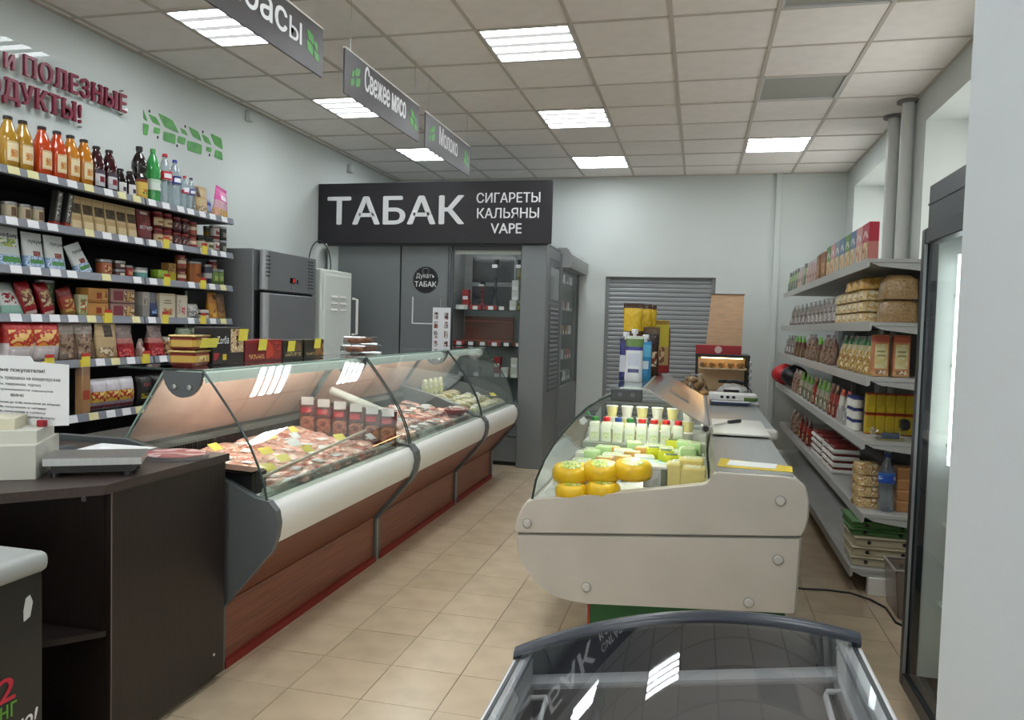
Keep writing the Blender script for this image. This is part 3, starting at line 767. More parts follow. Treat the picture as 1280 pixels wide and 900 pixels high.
pc('clear_bag', .07, .12, .11, [(0, (170, 168, 166)), (.5, (206, 204, 202))], [(.1, .9, .1, .8, [(150, 146, 144), (226, 226, 224), (190, 188, 186)], 30)], 'pillow', 'sweets_bag', rough=.15, bump=.6)
bx('white_flat', .07, .1, .035, [(0, (60, 56, 54)), (.35, (214, 210, 200))], [], 'sweets_box')
pc('amber_pouch', .06, .1, .2, [(0, (170, 110, 30)), (.2, (206, 146, 44)), (.6, (190, 120, 36))], [(.5, .9, .75, .92, [(70, 44, 30)], 1), (.3, .8, .1, .4, [(226, 180, 80), (150, 90, 30)], 40)], name='tea_pouch', lump=.002)
pc('brown_pouch', .06, .1, .19, [(0, (150, 110, 40)), (.3, (120, 80, 40)), (.7, (110, 74, 44))], [(.3, .8, .2, .5, [(170, 130, 70), (90, 60, 34)], 40)], name='tea_pouch', lump=.003)
pc('chips_redwhite', .09, .19, .215, [(0, (206, 196, 196)), (.5, (170, 40, 34)), (.9, (150, 30, 30))], [(.1, .9, .42, .82, [(206, 140, 50), (170, 40, 34), (220, 180, 110)], 18), (.15, .7, .05, .35, [(226, 218, 220)], 1)], 'pillow', seed=3)
pc('bread_bag', .1, .13, .215, [(0, (110, 92, 78)), (.2, (120, 96, 78)), (.7, (150, 140, 130))], [(.1, .8, .1, .6, [(96, 72, 56), (140, 116, 96), (80, 60, 48)], 16)], 'pouch', 'bread_bag', seed=5, lump=.012, rough=.15, bump=.5)
pc('kraft_big', .07, .17, .215, [(0, (150, 128, 92)), (.3, (178, 154, 114)), (.8, (160, 136, 98))], [(.35, .75, .62, .95, [(60, 46, 34)], 1), (.1, .9, .05, .35, [(206, 190, 160), (120, 92, 64), (170, 140, 100)], 30)], name='grocery_bag', lump=.005)
pc('candy_red', .09, .15, .205, [(0, (150, 26, 34)), (.45, (170, 110, 104)), (.6, (120, 104, 100))], [(.1, .9, .05, .3, [(170, 30, 40), (206, 90, 90), (130, 20, 30)], 40)], 'pouch', 'candy_bag', 6, .009, .15, .5)
pc('nut_small', .06, .07, .12, [(0, (150, 120, 110)), (.5, (176, 160, 150))], [(.1, .9, .2, .8, [(206, 190, 180), (120, 90, 80)], 30)], 'pouch', 'candy_bag', 7, .008, .15, .5)
pc('cookie_clear', .08, .14, .13, [(0, (120, 88, 60)), (.8, (150, 140, 130))], [(.05, .95, .05, .8, [(170, 130, 84), (90, 60, 40), (196, 170, 130)], 30)], 'pillow', 'cookie_bag', 8, .01, .15, .5)
pc('mixed_bag', .08, .13, .19, [(0, (150, 130, 80)), (.4, (170, 170, 150)), (.7, (110, 120, 100))], [(.1, .9, .1, .5, [(206, 190, 120), (120, 90, 60), (160, 190, 190)], 30)], 'pillow', 'snack_bag', 9)
pc('pasta_bag', .09, .145, .19, [(0, (150, 140, 150)), (.3, (196, 160, 70)), (.6, (196, 190, 196)), (.85, (206, 204, 208))], [(.1, .9, .3, .62, [(206, 170, 70), (170, 50, 50), (226, 200, 120)], 25), (.1, .9, .12, .2, [(120, 40, 50)], 1)], 'pillow', 'snack_bag', 10)
pc('black_bag', .08, .14, .19, [(0, (24, 24, 24)), (.8, (34, 32, 32))], [(.15, .85, .25, .42, [(180, 160, 60), (40, 36, 30), (206, 190, 90)], 30), (.3, .7, .65, .75, [(110, 40, 40)], 1)], 'pillow', 'snack_bag', 11)
bx('wood_pack', .05, .06, .27, [(0, (170, 130, 90)), (.8, (150, 120, 96))], [(.1, .9, .3, .5, [(170, 70, 50)], 1)], 'grocery_pack', 'pack')

# ------------------------------------------------------------------ left wall rack
RX0, RX1 = XL+.01, -3.42
rack = thing('wall_shelf_rack', 'long grey supermarket rack with dark back and six shelves on left wall', 'rack', (-3.65, 4.0, 0))
obj('back_panel', MB().box(RX0, RX0+.02, 2.3, 5.07, 0, 2.19), RACKB, rack)
for y in (3.2-.93, 4.135, 5.065):
    obj('upright', MB().box(RX0+.02, RX0+.06, y-.02, y+.02, 0, 2.2), RACKB, rack)
obj('base_shelf', MB().box(RX0, -3.2, 2.3, 5.07, .1, .14, .004).box(RX0, -3.24, 2.3, 5.07, 0, .1), RACKB, rack)
SHZ = [2.14, 1.885, 1.642, 1.395, 1.148, .852]
SHX = [-3.42, -3.42, -3.42, -3.42, -3.35, -3.29]
TAGS = ['cccwwcw', 'wwwwwywww', 'wwwwwwyyw', 'wwwwwyYYy', 'YyYwYwyw', 'wyywyw']
tagm = {'w': TAGW, 'y': TAGC, 'Y': TAGY, 'c': TAGC}
tagmesh = {k: MB().box(0, .0025, -.034, .034, -.02, .021).mesh('price_tag', m, 0) for k, m in tagm.items()}
talker = MB().box(0, .002, -.03, .03, -.03, .03).box(0, .003, -.028, .028, .03, .048, mi=1).mesh('price_tag', [TAGY, TAGR], 0)
for k, (z, xf) in enumerate(zip(SHZ, SHX)):
    for (a, b) in ((2.3, 4.125), (4.14, 5.065)):
        s_ = obj('shelf', MB().box(RX0+.02, xf, a, b, z-.03, z), RACKB, rack)
        obj('price_rail', MB().prism([(xf, z-.035), (xf+.022, z-.03), (xf+.012, z+.012), (xf, z+.012)], 'Y', a, b), RAIL, s_)
        n = int((b-max(a, 3.0))/.125)
        for i in range(n):
            if random.random() < .12: continue
            y = max(a, 3.0)+.06+i*.125+random.uniform(-.015, .015)
            c = TAGS[k][i % len(TAGS[k])] if a < 4 else ('wwywcwyw' if k > 1 else 'wwwwwwww')[i % 8]
            g = link('price_tag', tagmesh[c], s_)
            g.location = Vector((xf+.0185, y, z-.009))-Vector(rack.location); g.rotation_euler = (0, -.23, 0)
            if (c == 'Y' or (k in (1, 2, 3) and a > 4 and i % 3 == 1)):
                g = link('price_tag', talker, s_); g.location = Vector((xf+.026, y, z+.0))-Vector(rack.location)

def row(k, entries, shelfname, xoff=0., zlist=None):
    """goods standing on shelf k of the left rack: (kind, [places along the shelf], description, depth/2, options)"""
    for e in entries:
        key, ys, desc, hd = e[:4]; o = e[4] if len(e) > 4 else {}
        ys = ys if isinstance(ys, list) else [ys]
        lv = o.get('lv', 1); n = len(ys)
        for i, y in enumerate(ys):
            for q in range(lv):
                lab = (('lower ', 'upper ')[q] if lv == 2 else '')+desc+nth(i, n, 'left')+', '+shelfname+' of left rack'
                put(key, SHX[k]-.025-hd-o.get('back', 0), y, SHZ[k]+q*o.get('h', 0), lab, o.get('g', shelfname+' goods of the left rack'), o.get('rz', random.uniform(-.05, .05)), o.get('tilt', (0, 0)), o.get('s', 1))
row(0, [('juice_gold', [3.235, 3.325], 'gold juice bottle with cream label', .05), ('juice_orange', [3.445, 3.545], 'orange red juice bottle', .05),
        ('juice_amber', [3.638, 3.735], 'amber juice bottle', .05), ('syrup_big', [3.83, 3.93], 'dark syrup bottle with pale label', .05),
        ('syrup_small', [4.01, 4.092], 'small black syrup bottle', .04), ('soy_bottle', 4.185, 'black sauce bottle with yellow label', .05), ('pet_green', 4.315, 'tall green soda bottle', .055),
        ('soda_red', 4.425, 'clear soda bottle with red label', .05), ('soda_blue', 4.522, 'clear soda bottle with blue label', .05), ('soda_red_small', 4.605, 'small clear bottle with red and white label', .035),
        ('soda_blue_small', 4.675, 'small clear bottle with navy label', .035), ('kraft_bag', 4.78, 'brown kraft nut bag', .04), ('blue_bag', 4.89, 'pale blue snack bag', .03, dict(back=.04)), ('pink_bag', 5.0, 'pink snack bag leaning outward', .035, dict(rz=.15, tilt=(-.12, 0)))], 'top shelf')
row(1, [('cream_can', [3.258, 3.345, 3.43], 'small can with cream label', .04, dict(back=.03)), ('striped_pack', [3.50, 3.575], 'black and white sleeve leaning left', .03, dict(tilt=(-.16, 0), g='leaning sleeves', s=.82)),
        ('kraft_pack', [3.64, 3.728, 3.816, 3.904, 3.992, 4.08], 'beige kraft pouch with dark window', .03, dict(rz=0)),
        ('ketchup', 4.195, 'dark red ketchup pouch', .03), ('jar_cream', [4.34, 4.43], 'red jar with cream label', .045, dict(lv=2, h=.107)),
        ('jar_red', [4.52, 4.605], 'dark red patterned jar', .042, dict(lv=2, h=.102)), ('jar_meat', [4.69], 'brown jar with red label', .042, dict(lv=2, h=.098)), ('jar_olive', [4.785, 4.875], 'olive dark jar with pale label', .046, dict()),
        ('white_red_can', [4.95], 'white and red can', .038, dict(lv=2, h=.1)), ('yellow_can', [4.99], 'yellow food can', .038, dict(back=.08, lv=2, h=.1)), ('dark_can', [5.035], 'dark food can at the end', .038, dict(lv=2, h=.1))], 'second shelf')
# lettering on the ketchup pouch and the white sweets packs is printed flat on their fronts
row(2, [('marshmallow', [3.215], 'white sweets pack with green picture', .03, dict(rz=0, tilt=(0, -.1))), ('sweets_a', [3.372, 3.512], 'white sweets pack with blue dots', .03, dict(rz=0, tilt=(0, -.1))),
        ('sweets_a', [3.72], 'fallen white sweets pack with blue dots', .03, dict(tilt=(.35, -.2), s=.92, g='white sweets packs')), ('tin_reddish', 3.89, 'reddish patterned tin', .05), ('plum_can', [4.0], 'dark plum flat can', .045, dict(lv=2, h=.052, g='plum cans')),
        ('red_can', 4.075, 'red can beside the dark flat cans', .038, dict(s=.8)), ('teal_can', 4.19, 'wide teal and white can', .055), ('lime_box', 4.36, 'lime green box', .035), ('yellow_face', 4.475, 'yellow box with brown picture', .035, dict(back=.02)),
        ('jar_meat', [4.58], 'stacked brown jar', .045, dict(lv=2, h=.098, g='brown jars')), ('orange_canister', 4.735, 'large orange brown canister', .065), ('purple_can', [4.865], 'purple and white can', .04), ('green_can', [4.94, 5.005], 'green can', .035), ('red_can', [5.04], 'red can at the shelf end', .04, dict(lv=2, h=.1, back=.085, g='red cans'))], 'third shelf')
row(3, [('white_green', [3.255], 'pale cookie pack with green foot lying back', .04, dict(tilt=(0, -.5))), ('red_cookie', [3.36, 3.475], 'red cookie pack leaning right', .035, dict(tilt=(.22, -.15))), ('green_canister', 3.53, 'green canister', .05, dict(lv=2, h=.1, back=.07, g='green canisters')),
        ('gold_pack', 3.62, 'red and gold pack leaning right', .035, dict(tilt=(.25, -.1))), ('green_wafer', 3.695, 'green pictured wafer box', .03), ('orange_box', 3.8, 'orange wafer box', .05, dict(lv=2, h=.087, g='orange wafer boxes')),
        ('mauve_box', [4.0], 'mauve cookie box with picture', .055, dict(lv=2, h=.09, rz=0, g='mauve cookie boxes')), ('grey_box', 4.2, 'grey upright box', .035), ('blue_pack', 4.28, 'dark blue sweets pack', .03), ('cream_box', 4.405, 'cream box with pastry picture', .035, dict(rz=0)), ('pink_box', 4.555, 'cream box with pink picture', .035, dict(rz=0)),
        ('clear_bag', 4.69, 'clear sweets bag', .04), ('white_flat', [4.8], 'flat white sweets box', .04, dict(lv=2, h=.037, g='flat boxes')), ('amber_pouch', 4.915, 'amber yellow tea pouch', .035, dict(rz=0)), ('brown_pouch', 5.015, 'brown tea pouch', .035)], 'fourth shelf')
row(4, [('chips_redwhite', [3.22, 3.38], 'red and white snack bag', .05), ('bread_bag', [3.53, 3.66], 'clear bag of brown bread', .06), ('kraft_big', 3.81, 'kraft grocery bag', .04), ('candy_red', [3.965, 4.24], 'clear bag of red candies', .05), ('nut_small', 4.1, 'small pale candy bag', .035, dict(rz=.4)),
        ('cookie_clear', 4.385, 'clear bag of cookies', .045), ('mixed_bag', [4.52, 4.66], 'colourful snack bag', .045)], 'fifth shelf')
row(5, [('wood_pack', 3.57, 'tan grocery pack', .03), ('pasta_bag', [3.68, 3.79, 3.9], 'white and yellow snack bag', .05, dict(rz=0)), ('black_bag', [4.06, 4.19, 4.33, 4.46], 'black snack bag with yellow print', .045)], 'lowest shelf')
# flat print on three kinds of pack
def print_on(key, s, u, v, wd, ht, x, m, **k):
    r = PROTO[key]
    for o in [q for q in bpy.data.objects if q.data == r.data and q.data]:
        lettering('print', s, (x, u, v), YAX, ZAX, wd, ht, m, o, world=False, **k)
print_on('ketchup', 'КЕТЧУП', -.052, .078, .104, .022, .026, PAPER)
print_on('sweets_a', 'лукум', -.042, .135, .085, .022, .0205, INK)
print_on('marshmallow', 'зефир', -.062, .15, .12, .028, .021, INK)
# ------------------------------------------------------------------ steel fridge and locker at the left wall
t = thing('upright_fridge', 'tall grey steel fridge standing beside the left wall rack', 'fridge', (-3.58, 5.66, 0))
obj('body', MB().box(-3.89, -3.32, 5.2, 6.1, .08, 1.95, .006), STEELG, t)
obj('plinth', MB().box(-3.86, -3.36, 5.23, 6.07, 0, .08), BLACK, t)
d = obj('door', MB().box(-3.315, -3.27, 5.3, 6.09, .12, 1.615, .008), STEELG, t)
obj('handle', MB().tube([(-3.262, 5.27, .12), (-3.262, 5.27, 1.615)], .035, 12), mat('handle_grey', (168, 171, 173), .35, metal=.3), d)
obj('gasket', MB().box(-3.32, -3.31, 5.22, 6.1, .1, 1.632), BLACK, t)
p = obj('control_panel', MB().box(-3.32, -3.275, 5.3, 6.1, 1.635, 1.95, .006), STEELG, t)
obj('corner_trim', MB().tube([(-3.272, 5.27, 1.64), (-3.272, 5.27, 1.945)], .032, 12), mat('handle_grey'), t)
e = obj('display', MB().box(-3.275, -3.27, 5.66, 5.74, 1.71, 1.755, .002), BLACKG, p)
lettering('digits', '3', (-3.2695, 5.705, 1.72), YAX, ZAX, .018, .026, mat('display_red', (255, 40, 40), .5, emit=2), e)
obj('switch', MB().box(-3.275, -3.268, 5.77, 5.79, 1.71, 1.745, .002), BLACK, p)
obj('lock', MB().lathe([(.012, 0), (.012, .006)], 12).warp(lambda q: Vector((q.z-3.275, 5.7+q.x, 1.675+q.y))), STEEL, p)
v = MB()
for i in range(9):
    for c in (0, 1): v.box(-3.276, -3.272, 5.96+c*.05, 5.995+c*.05, 1.68+i*.028, 1.69+i*.028)
for i in range(6):
    for c in range(3): v.box(-3.242, -3.236, 5.25+c*.022, 5.26+c*.022, 1.74+i*.03, 1.75+i*.03)
obj('vent_slots', v, mat('slot_dark', (60, 62, 64), .6), p, smooth=0, kind='stuff')

t = thing('metal_locker', 'narrow pale grey metal locker between the steel fridge and the kiosk', 'locker', (-3.5, 6.5, 0))
LOCK = mat('locker_paint', (220, 226, 220), .45, bump=.03, bscale=90)
obj('body', MB().box(-3.86, -3.28, 6.2, 6.82, .05, 1.875, .008), LOCK, t)
d = obj('door', MB().box(-3.28, -3.262, 6.24, 6.78, .1, 1.83, .006), LOCK, t)
for c in (6.42, 6.6):
    for i in range(3):
        obj('louvre', MB().prism([(-3.262, 1.5+i*.06), (-3.248, 1.505+i*.06), (-3.262, 1.525+i*.06)], 'Y', c-.06, c+.06), WHITE, d)
obj('handle', MB().tube([(-3.262, 6.8, 1.28), (-3.22, 6.82, 1.29), (-3.22, 6.82, 1.62), (-3.262, 6.8, 1.63)], .013, 8), WHITE, d)
for x, y in ((-3.82, 6.24), (-3.82, 6.78), (-3.32, 6.24), (-3.32, 6.78)): obj('foot', MB().lathe([(.02, 0), (.02, .05)], 10, (x, y, 0)), BLACK, t)
loop = [(-3.45, 6.5+.21*math.cos(a), 1.93+.22*math.sin(a)) for a in [-.25+(PI+.5)*i/24 for i in range(25)]]
top('cable_loop', MB().tube(loop, .006, 8), BLACK, 'black cable looping up from the top of the pale locker', 'cable', (-3.45, 6.5, 1.876))

# ------------------------------------------------------------------ tobacco kiosk at the back
KY, KZ = 7.40, 2.20
t = thing('tobacco_kiosk', 'grey metal tobacco kiosk with glass showcase under the black sign', 'kiosk', (-2.5, 8.3, 0))
for a, b in ((-3.72, -3.02), (-3.005, -2.495)):
    obj('wall_panel', MB().box(a, b, KY, KY+.03, .03, KZ, .003), KIOSK, t)
obj('white_panel', MB().box(-3.85, -3.73, KY+.02, KY+.05, .03, KZ), WALL, t)
obj('plinth', MB().box(-3.72, -1.5, KY+.02, KY+.06, 0, .04), BLACK, t)
obj('head_beam', MB().box(-3.85, -1.47, KY, KY+.06, KZ, KZ+.03, .003), KIOSKD, t)
obj('roof', MB().box(-3.85, -1.47, KY+.06, 9.36, KZ-.0, KZ+.03), KIOSKD, t)
obj('back_wall', MB().box(-3.85, -1.5, 9.3, 9.33, .03, KZ), KIOSKD, t)
obj('column', MB().box(-1.72, -1.462, 7.33, 7.44, .0, KZ+.005, .006), KIOSK, t)
obj('jamb', MB().box(-2.49, -2.462, KY-.012, KY+.05, .03, KZ, .003), KIOSKD, t)
dec = obj('round_decal', MB().prism([(-2.737+.137*math.cos(i*PI/20), 1.854+.137*math.sin(i*PI/20)) for i in range(40)], 'Y', KY-.002, KY), mat('decal_black', (18, 18, 20), .4), t, smooth=0)
ring = MB()
ring.v = []; 
for rr in (.122, .126):
    ring.v += [(-2.737+rr*math.cos(i*PI/20), KY-.0026, 1.854+rr*math.sin(i*PI/20)) for i in range(40)]
ring.f = [[i, (i+1) % 40, 40+(i+1) % 40, 40+i] for i in range(40)]; ring.m = [0]*40
obj('decal_ring', ring, mat('decal_grey', (70, 72, 76), .5), dec, smooth=0)
lettering('decal_lettering', 'Дукатъ', (-2.84, KY-.0026, 1.862), XAX, ZAX, .2, .06, LETW, dec, bold=.0)
lettering('decal_lettering', 'ТАБАК', (-2.855, KY-.0026, 1.785), XAX, ZAX, .236, .055, LETW, dec, bold=.03)
ring2 = MB().tube([(-2.737+.035*math.cos(a*PI/8), KY-.003, 1.942+.032*math.sin(a*PI/8)) for a in range(17)], .002, 5)
obj('decal_emblem', ring2, mat('decal_emblem_grey', (150, 150, 154), .5), dec)
hatch = obj('service_hatch', MB().box(-2.86, -2.5, KY-.006, KY, 1.42, 1.66, .002), KIOSK, t)
obj('hatch_rim', MB().box(-2.875, -2.863, KY-.012, KY, 1.405, 1.68).box(-2.875, -2.5, KY-.012, KY, 1.402, 1.414), LETW, hatch)
# leaflet rack
lt = thing('leaflet', 'white pictured leaflet hanging beside the showcase of the kiosk', 'leaflet', (-2.54, 7.36, 1.14))
sheet = MB().box(-2.637, -2.446, 7.36, 7.364, 1.155, 1.575)
obj('sheet', sheet, PAPER, lt)
PIC = pack('leaflet_pictures', [(0, (222, 222, 220))], [(-1, 2, 0, 1, [(60, 60, 64), (150, 90, 80), (206, 206, 204), (120, 120, 124)], 22)], .5)
for c in (-2.6, -2.49):
    for z_ in (1.2, 1.3, 1.4, 1.49):
        obj('picture', MB().box(c-.02, c+.02, 7.357, 7.36, z_-.035, z_+.035), PIC, lt, smooth=0)
obj('clip', MB().tube([(-2.56, 7.365, 1.575), (-2.56, 7.38, 1.66), (-2.56, 7.399, 1.66)], .003, 6), STEEL, lt)
# showcase
SX0, SX1 = -2.462, -1.72
sc_ = obj('showcase', MB().box(SX0, SX1, KY+.42, KY+.44, .6, KZ).box(SX0, SX1, KY+.03, KY+.44, .6, .63).box(SX0, SX0+.012, KY+.04, KY+.42, .63, KZ).box(SX1-.012, SX1, KY+.04, KY+.42, .63, KZ), mat('showcase_inside', (150, 154, 156), .5), t)
obj('lamp', MB().tube([(SX0+.05, KY+.1, KZ-.05), (SX1-.05, KY+.1, KZ-.05)], .008, 8), mat('kiosk_fill_lamp', (250, 252, 255), .5, emit=12), sc_)  # tube and its shade added to brighten the showcase
obj('lamp_shade', MB().box(SX0+.02, SX1-.02, KY+.05, KY+.062, KZ-.075, KZ-.035), WHITE, sc_)
for z_ in (1.565, 1.2, .885):
    obj('glass_shelf', MB().box(SX0+.014, SX1-.014, KY+.05, KY+.4, z_-.008, z_), glass('shelf_glass', (200, 214, 210)), sc_)
obj('pane', MB().box(SX0+.01, SX1-.01, KY+.012, KY+.018, .63, KZ-.035), GLASS, sc_)
for x in (SX0+.008, SX1-.012): obj('frame_bar', MB().box(x-.008, x+.01, KY, KY+.03, .6, KZ), KIOSKD, sc_)
obj('frame_bar', MB().box(SX0, SX1, KY, KY+.03, KZ-.04, KZ), KIOSKD, sc_)
obj('lower_panel', MB().box(SX0, SX1, KY, KY+.03, .3, .6, .003), KIOSK, t)
obj('lower_panel', MB().box(SX0, SX1, KY+.005, KY+.03, .04, .29, .003), KIOSK, t)
for z0_, z1_ in ((1.86, 2.13), (1.6, 1.82)):
    o = obj('rear_window', MB().box(-2.36, -1.9, KY+.405, KY+.42, z0_, z1_), mat('window_dark', (52, 56, 62), .2), sc_)
    f = MB()
    for b in ((-2.38, -1.88, z0_-.015, z0_), (-2.38, -1.88, z1_, z1_+.015)): f.box(b[0], b[1], KY+.395, KY+.42, b[2], b[3])
    f.box(-2.38, -2.36, KY+.395, KY+.42, z0_-.015, z1_+.015).box(-1.9, -1.88, KY+.395, KY+.42, z0_-.015, z1_+.015)
    obj('window_frame', f, mat('window_frame_grey', (150, 154, 158), .5), sc_)
# right flank of the kiosk: side door, glazed flank, shutter box
sd = obj('side_door', MB().box(-1.49, -1.462, 7.445, 8.08, .03, KZ, .003), KIOSK, t)
obj('dark_pane', MB().box(-1.4615, -1.457, 7.52, 8.0, 1.68, 2.1), mat('pane_dark', (84, 90, 94), .12), sd)
obj('vent_panel', MB().box(-1.4615, -1.455, 7.52, 8.0, .75, 1.64), KIOSKD, sd)
for i in range(18): obj('vent_slat', MB().prism([(-1.455, .78+i*.047), (-1.445, .785+i*.047), (-1.455, .81+i*.047)], 'Y', 7.54, 7.98), KIOSK, sd, smooth=0)
obj('flank_post', MB().box(-1.5, -1.445, 8.085, 8.16, 0, KZ, .004), KIOSK, t)
obj('flank_base', MB().box(-1.5, -1.445, 8.16, 9.3, .03, .75, .004), KIOSK, t)
obj('flank_post', MB().box(-1.5, -1.445, 9.26, 9.33, 0, KZ, .004), KIOSKD, t)
FLGL = glass('flank_clear', (248, 250, 249), k=.55)
obj('flank_glass', MB().box(-1.462, -1.456, 8.16, 9.26, .75, 2.06), FLGL, t)
obj('flank_back', MB().box(-1.86, -1.84, 8.1, 9.3, .03, KZ-.02), KIOSK, t)
obj('flank_fill_lamp', MB().tube([(-1.6, 8.2, 2.12), (-1.6, 9.2, 2.12)], .01, 8), mat('kiosk_fill_lamp'), t)  # added lamp, brightens the goods behind the flank glass
for z_ in (1.9, 1.6, 1.33, 1.05, .8): obj('flank_shelf', MB().box(-1.84, -1.47, 8.16, 9.26, z_-.008, z_), glass('shelf_glass'), t)
bxp = [(-1.5, 2.05), (-1.36, 2.05), (-1.345, 2.08), (-1.345, 2.19), (-1.40, 2.26), (-1.5, 2.26)]
obj('shutter_box', MB().prism(bxp, 'Y', 8.09, 9.34), mat('shutter_box_grey', (152, 155, 156), .45), t)

# goods in the showcase: small packs, each with its white price card
BOXC = [('black', (36, 36, 40)), ('red', (150, 30, 34)), ('white', (206, 206, 204)), ('brown', (104, 50, 36)), ('amber', (176, 120, 30)), ('grey', (120, 124, 130))]
def small_box(c, wd, h):
    def fn():
        r = root('tobacco_box', 'box')
        obj('carton', MB().box(-.035, .035, -wd/2, wd/2, 0, h, .002), mat('smallbox_'+c[0], c[1], .35), r, world=False)
        obj('price_card', MB().box(.036, .038, -.026, .026, .0, .036), TAGW, r, world=False)
        return r
    return fn
for c in BOXC: G['tb_'+c[0]] = small_box(c, .07, .1); G['tbw_'+c[0]] = small_box(c, .12, .045)
def series(keys, place, frm, group):
    """keys: (kind, colour, x, y, z, rz); labels count each colour along the shelf"""
    cnt = {}
    for k in keys: cnt[k[1]] = cnt.get(k[1], 0)+1
    seen = {}
    for (k, c, x, y, z, rz) in keys:
        i = seen.get(c, 0); seen[c] = i+1
        put(k, x, y, z, '%s%s %s' % (c, nth(i, cnt[c], frm), place), group, rz)
F_ = -PI/2
ky = KY+.12
series([('tb_red', 'small red box', -2.33, ky, 1.566, F_), ('tbw_red', 'flat red box', -2.22, ky-.02, 1.566, F_), ('tb_black', 'small black box', -2.24, ky+.1, 1.566, F_), ('tbw_white', 'flat white box', -2.36, ky-.04, 1.566, F_),
        ('tbw_red', 'flat red box', -2.05, ky-.04, 1.566, F_), ('tb_white', 'small white box', -1.83, ky, 1.566, F_), ('tb_white', 'small white box', -1.77, ky+.1, 1.566, F_), ('tbw_black', 'flat black box', -1.94, ky-.03, 1.566, F_)], 'on upper shelf of kiosk showcase', 'left', 'boxes on the upper showcase shelf')
put('tb_red', -2.34, ky+.02, 1.667, 'small red box standing on another at left of kiosk showcase', None, F_)
put('tb_white', -1.81, ky, 1.667, 'small white box, middle of the stack at right of kiosk showcase', None, F_)
put('tb_white', -1.81, ky, 1.768, 'small white box, topmost of the stack at right of kiosk showcase', None, F_)
series([('tbw_red' if i % 3 == 0 else 'tbw_black' if i % 3 == 1 else 'tbw_brown', ('flat red box', 'flat black box', 'flat brown box')[i % 3], -2.38+.125*i, ky-.03, 1.201, F_) for i in range(6)], 'on middle shelf of kiosk showcase', 'left', 'boxes on the middle showcase shelf')
series([('tb_grey', 'small grey box', -2.36, ky, .886, F_), ('tb_grey', 'small grey box', -2.2, ky, .886, F_), ('tb_red', 'small red box', -1.98, ky, .886, F_), ('tb_white', 'small white box', -1.9, ky, .886, F_), ('tb_white', 'small white box', -1.8, ky, .886, F_)], 'on lowest shelf of kiosk showcase', 'left', 'boxes on the lowest showcase shelf')
put('tb_white', -1.8, ky, .988, 'small white box stacked on another, lowest shelf of kiosk showcase', None, F_)
put('tb_red', -1.98, ky, .988, 'small red box stacked on another, lowest shelf of kiosk showcase', None, F_)
t = thing('display_board', 'red brown panel board on the middle shelf of the kiosk showcase', 'board', (-2.13, KY+.3, 1.2))
obj('board', MB().box(-2.4, -1.87, KY+.3, KY+.32, 1.2, 1.5), mat('board_brown', (116, 48, 32), .4, var=.2, vscale=8), t)
for z_ in (1.235, 1.44): obj('moulding', MB().box(-2.4, -1.87, KY+.29, KY+.3, z_, z_+.02, .003), mat('board_copper', (160, 84, 62), .4), t)
def hookah(x, key, label, k, c):
    t = thing('hookah', label, 'hookah', (x, KY+.22, 1.566), 'hookahs in the showcase')
    m = mat('hookah_'+key, c, .2, metal=.3)
    obj('stem', MB().lathe([(r_, z_*k) for r_, z_ in [(.012, .1), (.012, .2), (.022, .22), (.012, .25), (.012, .32), (.026, .35), (.012, .38), (.012, .46)]], 14), m, t, world=False)
    obj('base', MB().lathe([(r_, z_*k) for r_, z_ in [(.05, 0), (.058, .01), (.052, .04), (.03, .1), (.018, .14)]], 16), m, t, world=False)
    obj('bowl', MB().lathe([(r_, z_*k) for r_, z_ in [(.012, .46), (.05, .465), (.05, .47), (.02, .475), (.028, .52), (.03, .53)]], 16), BLACK, t, world=False)
    obj('price_card', MB().box(-.028, .028, -.062, -.06, .44*k, .475*k), TAGW, t, world=False)
hookah(-2.05, 'blue', 'tall dark blue hookah in the kiosk showcase', .98, (44, 50, 66))
hookah(-2.19, 'crimson', 'shorter red hookah in the kiosk showcase', .55, (120, 20, 30))
hookah(-1.80, 'gold', 'gold patterned hookah at the right of the kiosk showcase', .98, (150, 140, 70))
fx = -1.53
for z_, cs in ((1.9, 'wbwbgw'), (1.6, 'gwgrwb'), (1.33, 'bambaw'), (1.05, 'rrwbrr'), (.8, 'ggbwgg')):
    km = {'w': 'white', 'b': 'black', 'g': 'grey', 'a': 'amber', 'm': 'amber', 'r': 'red'}
    series([('tb_'+km[c], 'small '+km[c]+' box', fx, 8.25+.16*i, z_+.001, 0) for i, c in enumerate(cs)], 'in kiosk flank, %s shelf' % {1.9: 'top', 1.6: 'second', 1.33: 'third', 1.05: 'fourth', .8: 'bottom'}[z_], 'near end', 'boxes in the glazed kiosk flank')

# ------------------------------------------------------------------ three glass fronted chilled cases along the left aisle
def curve(k=0.):
    P = [(-1.612, .695), (-1.625, .76), (-1.65, .83), (-1.69, .915), (-1.74, .995), (-1.80, 1.075), (-1.86, 1.15), (-1.905, 1.203)]
    return P
PANEL = [(-1.806, .0), (-1.806, .25), (-1.584, .512), (-1.566, .565), (-1.558, .62), (-1.567, .67), (-1.6, .706), (-1.66, .715), (-1.77, .765), (-2.0, .85), (-2.25, .91), (-2.6, .91), (-2.62, .86), (-2.62, 0)]
BEIGE = mat('rear_door_beige', (216, 188, 178), .25, var=.12, vscale=5)
DECK = mat('deck_steel', (150, 152, 150), .35, metal=.5)
CLAMP = mat('case_lamp', (255, 246, 236), .5, emit=CASE_LAMP)
def deck_z(x): return .69+(-1.66-x)/.54*.075
LABME = MB().ribbon([(.0, .0), (-.028, .012)], .0015, 'Y', -.03, .03).mesh('shelf_label', TAGW, 0)
